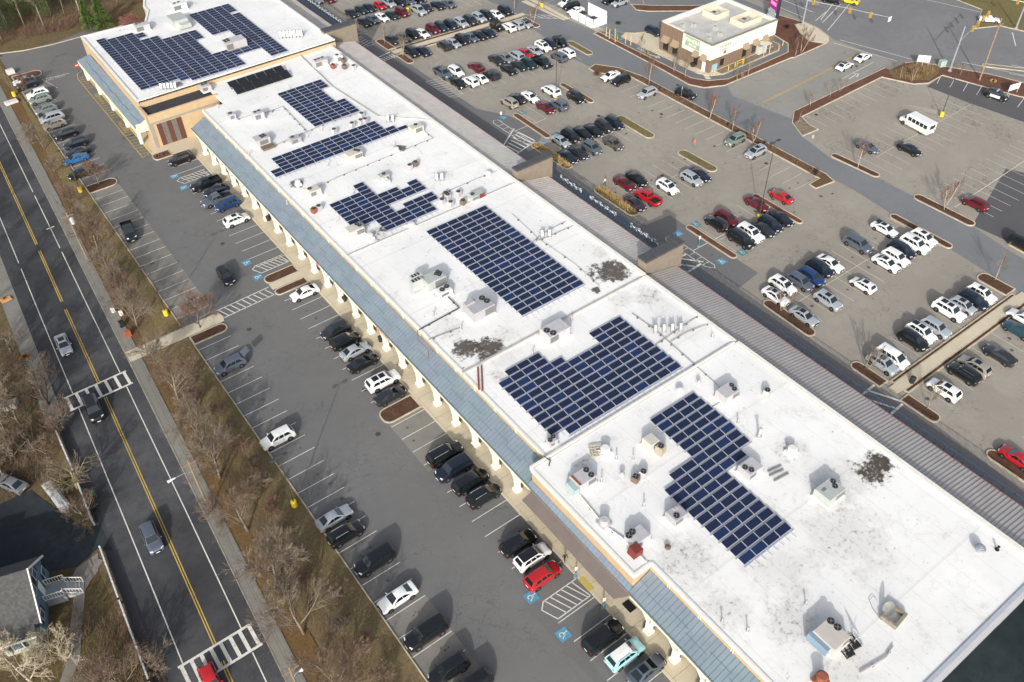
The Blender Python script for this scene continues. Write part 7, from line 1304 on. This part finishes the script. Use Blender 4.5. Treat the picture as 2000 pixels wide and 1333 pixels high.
def bin_(x, y, label, lid, bodym=None):
    t = thing('wheeled_bin', label, 'bin', (x, y, .05), .1); b = MB(); b.hexa([(-.26, -.28, .08), (.26, -.28, .08), (.26, .28, .08), (-.26, .28, .08), (-.32, -.36, 1.0), (.32, -.36, 1.0), (.32, .36, 1.0), (-.32, .36, 1.0)]); obj('bin_body', b, bodym or M('bin_black', (36, 40, 40), .6), t); b = MB(); b.bbox(0, 0, 1.0, .74, .84, .1, 0, 0, .04); obj('lid', b, lid, t); b = MB(); b.tube([(-.3, -.3, .12), (-.3, .3, .12)], .12, 8); obj('wheel', b, TYR, t)
BG = M('lid_green', (36, 82, 62), .5); bin_(-5.2, 86.0, 'black bin with green lid at the kerb by the fence', BG); bin_(-5.5, 84.3, 'all black bin at the kerb next to the green-lidded one', M('lid_black', (26, 28, 30), .5))
x, y = at(238, 633, .6); bin_(x, y, 'dark bin on the sidewalk by the walkway', M('lid_black', None))
def box_thing(name, label, cat, px, py, sx, sy, h, mt, rz=.1, z=.1):
    x, y = at(px, py, h*.6); t = thing(name, label, cat, (x, y, z), rz); b = MB(); b.bbox(0, 0, 0, sx, sy, h, 0, 0, .05); obj('housing', b, mt, t)
box_thing('orange_box', 'orange-brown box beside the sidewalk walkway', 'box', 249, 652, .9, .7, 1.0, M('box_orange', (160, 92, 64), .7, var=.1)); box_thing('road_sign_board', 'orange board lying left of the street', 'board', 12, 586, 1.6, 1.2, .12, M('board_orange', (206, 152, 96), .7))
for px, py, l in ((220, 606, 'left'), (236, 612, 'right')): box_thing('meter_box', 'small white box on the sidewalk, %s of two' % l, 'box', px, py, .5, .5, .8, WHITEP)
box_thing('post_box', 'white block at the top of the verge by the far island', 'box', 20, 140, 1.6, 1.2, 1.0, M('block_white', (206, 204, 200), .7)); box_thing('stacked_blocks', 'pile of pale blocks on the sidewalk at the far left', 'blocks', 22, 200, 2.6, 1.4, .5, M('block_white', None))
# ---------------------------------------------------------------- lamps, poles, wires
YB = M('base_yellow', (232, 204, 44), .7, var=.08); POLE = M('lamp_pole_bronze', (92, 84, 74), .5, .4); LMP = M('lamp_head', (70, 70, 72), .5, .3)
def lamp(x, y, h, label, heads=2, base=True):
    t = thing('lamp_post', label, 'lamp post', (x, y, 0), 0, 'parking lot lamp posts'); 
    if base: b = MB(); b.cyl(0, 0, 0, .95, .38, 14); b.cyl(0, 0, .95, 1.02, .38, 14, 0, .3); obj('base', b, YB, t)
    b = MB(); b.tube([(0, 0, .9 if base else 0), (0, 0, h)], .085, 8, 0, .06)
    if heads > 1: b.tube([(-.7, 0, h-.1), (.7, 0, h-.1)], .04, 5)
    obj('pole', b, POLE, t)
    for s in ((-1, 1) if heads > 1 else (1,)): b = MB(); b.bbox(s*.8, 0, h-.22, .7, .42, .18, 0, 0, .04); obj('lamp_head', b, LMP, t)
for x, y, h, l in ((14.8, 69.2, 9.9, 'lamp post with yellow base in the verge beside the silver sedan'), (15.0, 114.8, 10.1, 'lamp post with yellow base in the verge above the walkway'), (14.8, 158.9, 9.2, 'lamp post with yellow base by the small mulch island'), (14.6, 206.5, 9.2, 'lamp post with yellow base at the far stalls'), (107.2, 74.7, 15.6, 'tall lamp post among the dark cars mid lot'), (107, 131.2, 13.6, 'tall lamp post beside the white minivan'), (105.7, 189.5, 12, 'tall lamp post between the farthest facing cars'), (163.1, 75.9, 9, 'lamp post with yellow base beside the shuttle bus'), (133.6, 170, 9, 'lamp post with yellow base at the top edge path')): lamp(x, y, h, l)
WIRE = M('wire', (56, 56, 58), .6)
def upole(x, y, h, label, cross=True, tr_=False, arm=None):
    t = thing('utility_pole', label, 'utility pole', (x, y, 0), 0, 'wooden utility poles along the street'); b = MB(); b.tube([(0, 0, 0), (0, .05, h)], .15, 8, 0, .1)
    if cross: b.box(-.9, .9, -.06, .06, h-.7, h-.56)
    obj('pole', b, WOOD, t)
    if tr_: b = MB(); b.cyl(.35, 0, h-2.3, h-1.2, .3, 12); b.cyl(.35, 0, h-1.2, h-1.1, .3, 12, 0, .12); obj('transformer', b, M('transformer', (208, 210, 212), .4, .2), t)
    if arm: b = MB(); b.tube([(0, 0, h-2.2), (arm*.5, 0, h-1.7), (arm, 0, h-1.7)], .035, 6); e = obj('lamp_arm', b, GALV, t); b = MB(); b.tube([(arm, 0, h-1.7), (arm*1.14, 0, h-1.72), (arm*1.35, 0, h-1.74), (arm*1.5, 0, h-1.76)], .07, 8, 0, .2); obj('lamp_head', b, M('lamp_white', (214, 216, 216), .4), e)
    if tr_ is None: pass
UP_ = [(15.4, 232, 9.6), (9.4, 137.2, 9.6), (5.9, 75.0, 10.2), (4.2, 44.6, 10.0)]
upole(*UP_[1], 'wooden utility pole with white transformer on the sidewalk', True, True); upole(*UP_[2], 'wooden utility pole with lamp arm over the street', True, False, -2.0); upole(*UP_[3], 'wooden utility pole with white lamp head at the bottom edge', True, False, .7); upole(*UP_[0], 'wooden utility pole at the far end of the verge')
b = MB(); o = thing('power_lines', 'bundle of overhead wires running above the sidewalk', 'power lines', (9.4, 137.2, 0)); pp = [(10.0, 175, 9.8)]+UP_[1:]+[(1.6, 0, 10)]
pp = [UP_[0]]+pp[1:]
for dx, dz in ((-.75, -.5), (.3, -.5), (.75, -.5), (.05, -1.6)):
    for a, c in zip(pp, pp[1:]):
        k = []
        for i in range(13): t_ = i/12; sag = 1.1*4*t_*(1-t_); k.append((a[0]+(c[0]-a[0])*t_+dx-9.4, a[1]+(c[1]-a[1])*t_-137.2, a[2]+(c[2]-a[2])*t_+dz-sag))
        b.tube(k, .018, 3)
obj('wires', b, WIRE, o)
for i, (px, py, l) in enumerate(((1124, 1128, 'teal accessible parking sign on the front walk by the red SUV'), (1178, 1188, 'teal accessible parking sign on the front walk by the black SUV'), (979, 238, 'teal accessible parking sign at the far hatched aisle'), (1364, 482, 'teal accessible parking sign at the hatched aisle mid lot'))):
    x, y = at(px, py); t = thing('parking_sign', l, 'sign', (x, y, .1), -.3, 'accessible parking signs'); b = MB(); b.tube([(0, 0, 0), (0, 0, 1.1)], .1, 8); obj('post_sleeve', b, M('post_teal', (40, 132, 150), .5), t); b = MB(); b.tube([(0, 0, 1.1), (0, 0, 2.2)], .03, 5); b.cyl(0, 0, 0, .08, .26, 10); obj('post', b, GALV, t); b = MB(); b.box(-.16, .16, -.05, -.03, 1.5, 2.15); obj('sign_plate', b, WHITEP, t)
for px, py, l in ((1330, 192, 'stop sign seen from behind on the kerbed strip'), (1316, 134, 'white lane sign in the mulch by the cafe lane'), (1560, 240, 'red stop sign at the nose of the entry road strip')):
    x, y = at(px, py); t = thing('road_sign', l, 'sign', (x, y, .1), .4); b = MB(); b.tube([(0, 0, 0), (0, 0, 2.3)], .035, 5); obj('post', b, GALV, t); b = MB(); b.tube([(0, -.04, 2.2), (0, -.07, 2.2)], .36, 8); obj('sign_plate', b, M('sign_red', None) if py == 240 else M('sign_back', (190, 196, 194), .5), t)
def pot(px, py, label, mt, r=.35, h=.7):
    x, y = at(px, py, h*.5); t = thing('litter_bin', label, 'bin', (x, y, .15), 0); b = MB(); b.cyl(0, 0, 0, h, r*.85, 12, 0, r); b.cyl(0, 0, h, h+.15, r*1.05, 12, 0, r*.5); obj('bin_body', b, mt, t)
DKB = M('bin_dark', (50, 44, 40), .7); pot(524, 428, 'dark litter bin between far pillars of the front canopy', DKB, .4, .9); pot(672, 584, 'dark litter bin by a pillar under the teal sign', DKB, .45, 1.0); pot(1782, 744, 'dark litter bin beside the near walkway', DKB, .4, 1.0); pot(1354, 128, 'round dark planter at the cafe front', DKB, .7, .6); pot(743, 664, 'dark litter bin by the pillar next to the orange sign', DKB, .35, .9)
x, y = at(1229, 1184, .2); t = thing('storm_grate', 'dark slotted grate on the front walk at the end of the awning', 'grate', (x, y, .155)); b = MB(); b.box(-.5, .5, -.7, .7, 0, .04)
for i in range(4): b.box(-.4, .4, -.6+.32*i, -.45+.32*i, .04, .06)
obj('grate', b, FAN, t)
x, y = at(1292, 1300, .3); t = thing('bollard', 'red ball bollard at the walk beside the slate sedan', 'bollard', (x, y, .15)); b = MB(); b.tube([(0, 0, 0), (0, 0, .3)], .12, 8); b.tube([(0, 0, .3), (0, 0, .42), (0, 0, .6), (0, 0, .72)], .3, 12, 0, .2); obj('ball', b, M('ball_red', (206, 60, 56), .5), t)
# ---------------------------------------------------------------- people
def person(x, y, z, rz, top, legs, hair, label, stride=.22):
    t = thing('person', label, 'person', (x, y, z), rz); SK = M('skin', (206, 160, 132), .6)
    V = [(0, 0, .92, .15), (0, 0, 1.12, .135), (0, 0, 1.33, .165), (0, 0, 1.46, .08), (0, .01, 1.53, .062), (0, .02, 1.60, .095), (0, .02, 1.68, .1), (0, .01, 1.75, .06)]; E = [(0, 1), (1, 2), (2, 3), (3, 4), (4, 5), (5, 6), (6, 7)]
    for s in (-1, 1):
        f = s*stride; o = len(V); V += [(s*.1, f*.15, .84, .1), (s*.1, f*.75+.05, .47, .068), (s*.1, f*1.1-.03, .09, .045), (s*.11, f*1.1+.13, .04, .04)]; E += [(0, o), (o, o+1), (o+1, o+2), (o+2, o+3)]
        g_ = -s*stride; o = len(V); V += [(s*.19, 0, 1.39, .065), (s*.25, g_*.35, 1.12, .05), (s*.25, g_*.8+.08, .88, .038), (s*.25, g_*.9+.12, .79, .034)]; E += [(2, o), (o, o+1), (o+1, o+2), (o+2, o+3)]
        for k in range(5):
            c = len(V); V.append((s*(.25-.018*(k-2)*.4)-s*(.03 if k == 4 else 0), g_*.9+.12+.016*(k-2)+(.03 if k == 4 else 0), .71+.012*abs(k-1.5)+(.04 if k == 4 else 0), .01)); E.append((o+3, c))
    me = bpy.data.meshes.new('body'); me.from_pydata([v[:3] for v in V], E, []); me.materials.append(SK); o = link('body', me, t); md = o.modifiers.new('skin', 'SKIN'); sv = me.skin_vertices[0].data
    for i, v in enumerate(V): sv[i].radius = (v[3], v[3]*(.75 if i in (1, 2) else 1)); sv[i].use_root = i == 0
    o.modifiers.new('sub', 'SUBSURF').levels = 1; bpy.context.view_layer.update(); dg = bpy.context.evaluated_depsgraph_get(); nm = bpy.data.meshes.new_from_object(o.evaluated_get(dg)); o.modifiers.clear(); o.data = nm; nm.materials.clear(); TOPM = M('cloth_%s' % label[:14], top, .9); LEGM = M('trousers_%s' % label[:14], legs, .9)
    SH = M('shoe', (40, 38, 38), .8); HR = M('hair_%d' % hair[0], hair, .8)
    for mt in (SK, TOPM, LEGM, SH, HR): nm.materials.append(mt)
    for p_ in nm.polygons:
        c = p_.center; p_.use_smooth = True; p_.material_index = 3 if c.z < .1 else 2 if c.z < .96 and abs(c.x) < .2 else 1 if .86 < c.z < 1.49 else 4 if c.z > 1.68 or (c.z > 1.58 and c.y < 0) else 0
    b = MB(); b.tube([(0, .1, 1.63), (0, .135, 1.6)], .016, 5); obj('nose', b, SK, t); b = MB()
    for s in (-1, 1): b.box(s*.038-.012, s*.038+.012, .1, .115, 1.64, 1.655)
    b.box(-.025, .025, .1, .113, 1.555, 1.565); obj('face_details', b, SH, t); b = MB()
    for s in (-1, 1): b.box(s*.098-.012, s*.098+.012, .0, .04, 1.6, 1.66)
    obj('ears', b, SK, t)
x, y = at(1355, 288); person(x, y, .03, 2.4, (212, 96, 90), (128, 118, 116), (60, 44, 34), 'person in a coral red top crossing the open lot')
x, y = at(1181, 363); person(x, y, .03, .6, (226, 226, 222), (64, 70, 84), (50, 40, 32), 'person in a white top and dark trousers at the grass bed')
x, y = at(1103, 1096, .15); person(x, y, .15, 2.9, (30, 28, 28), (28, 28, 32), (36, 28, 24), 'person in black clothes walking on the front walk')
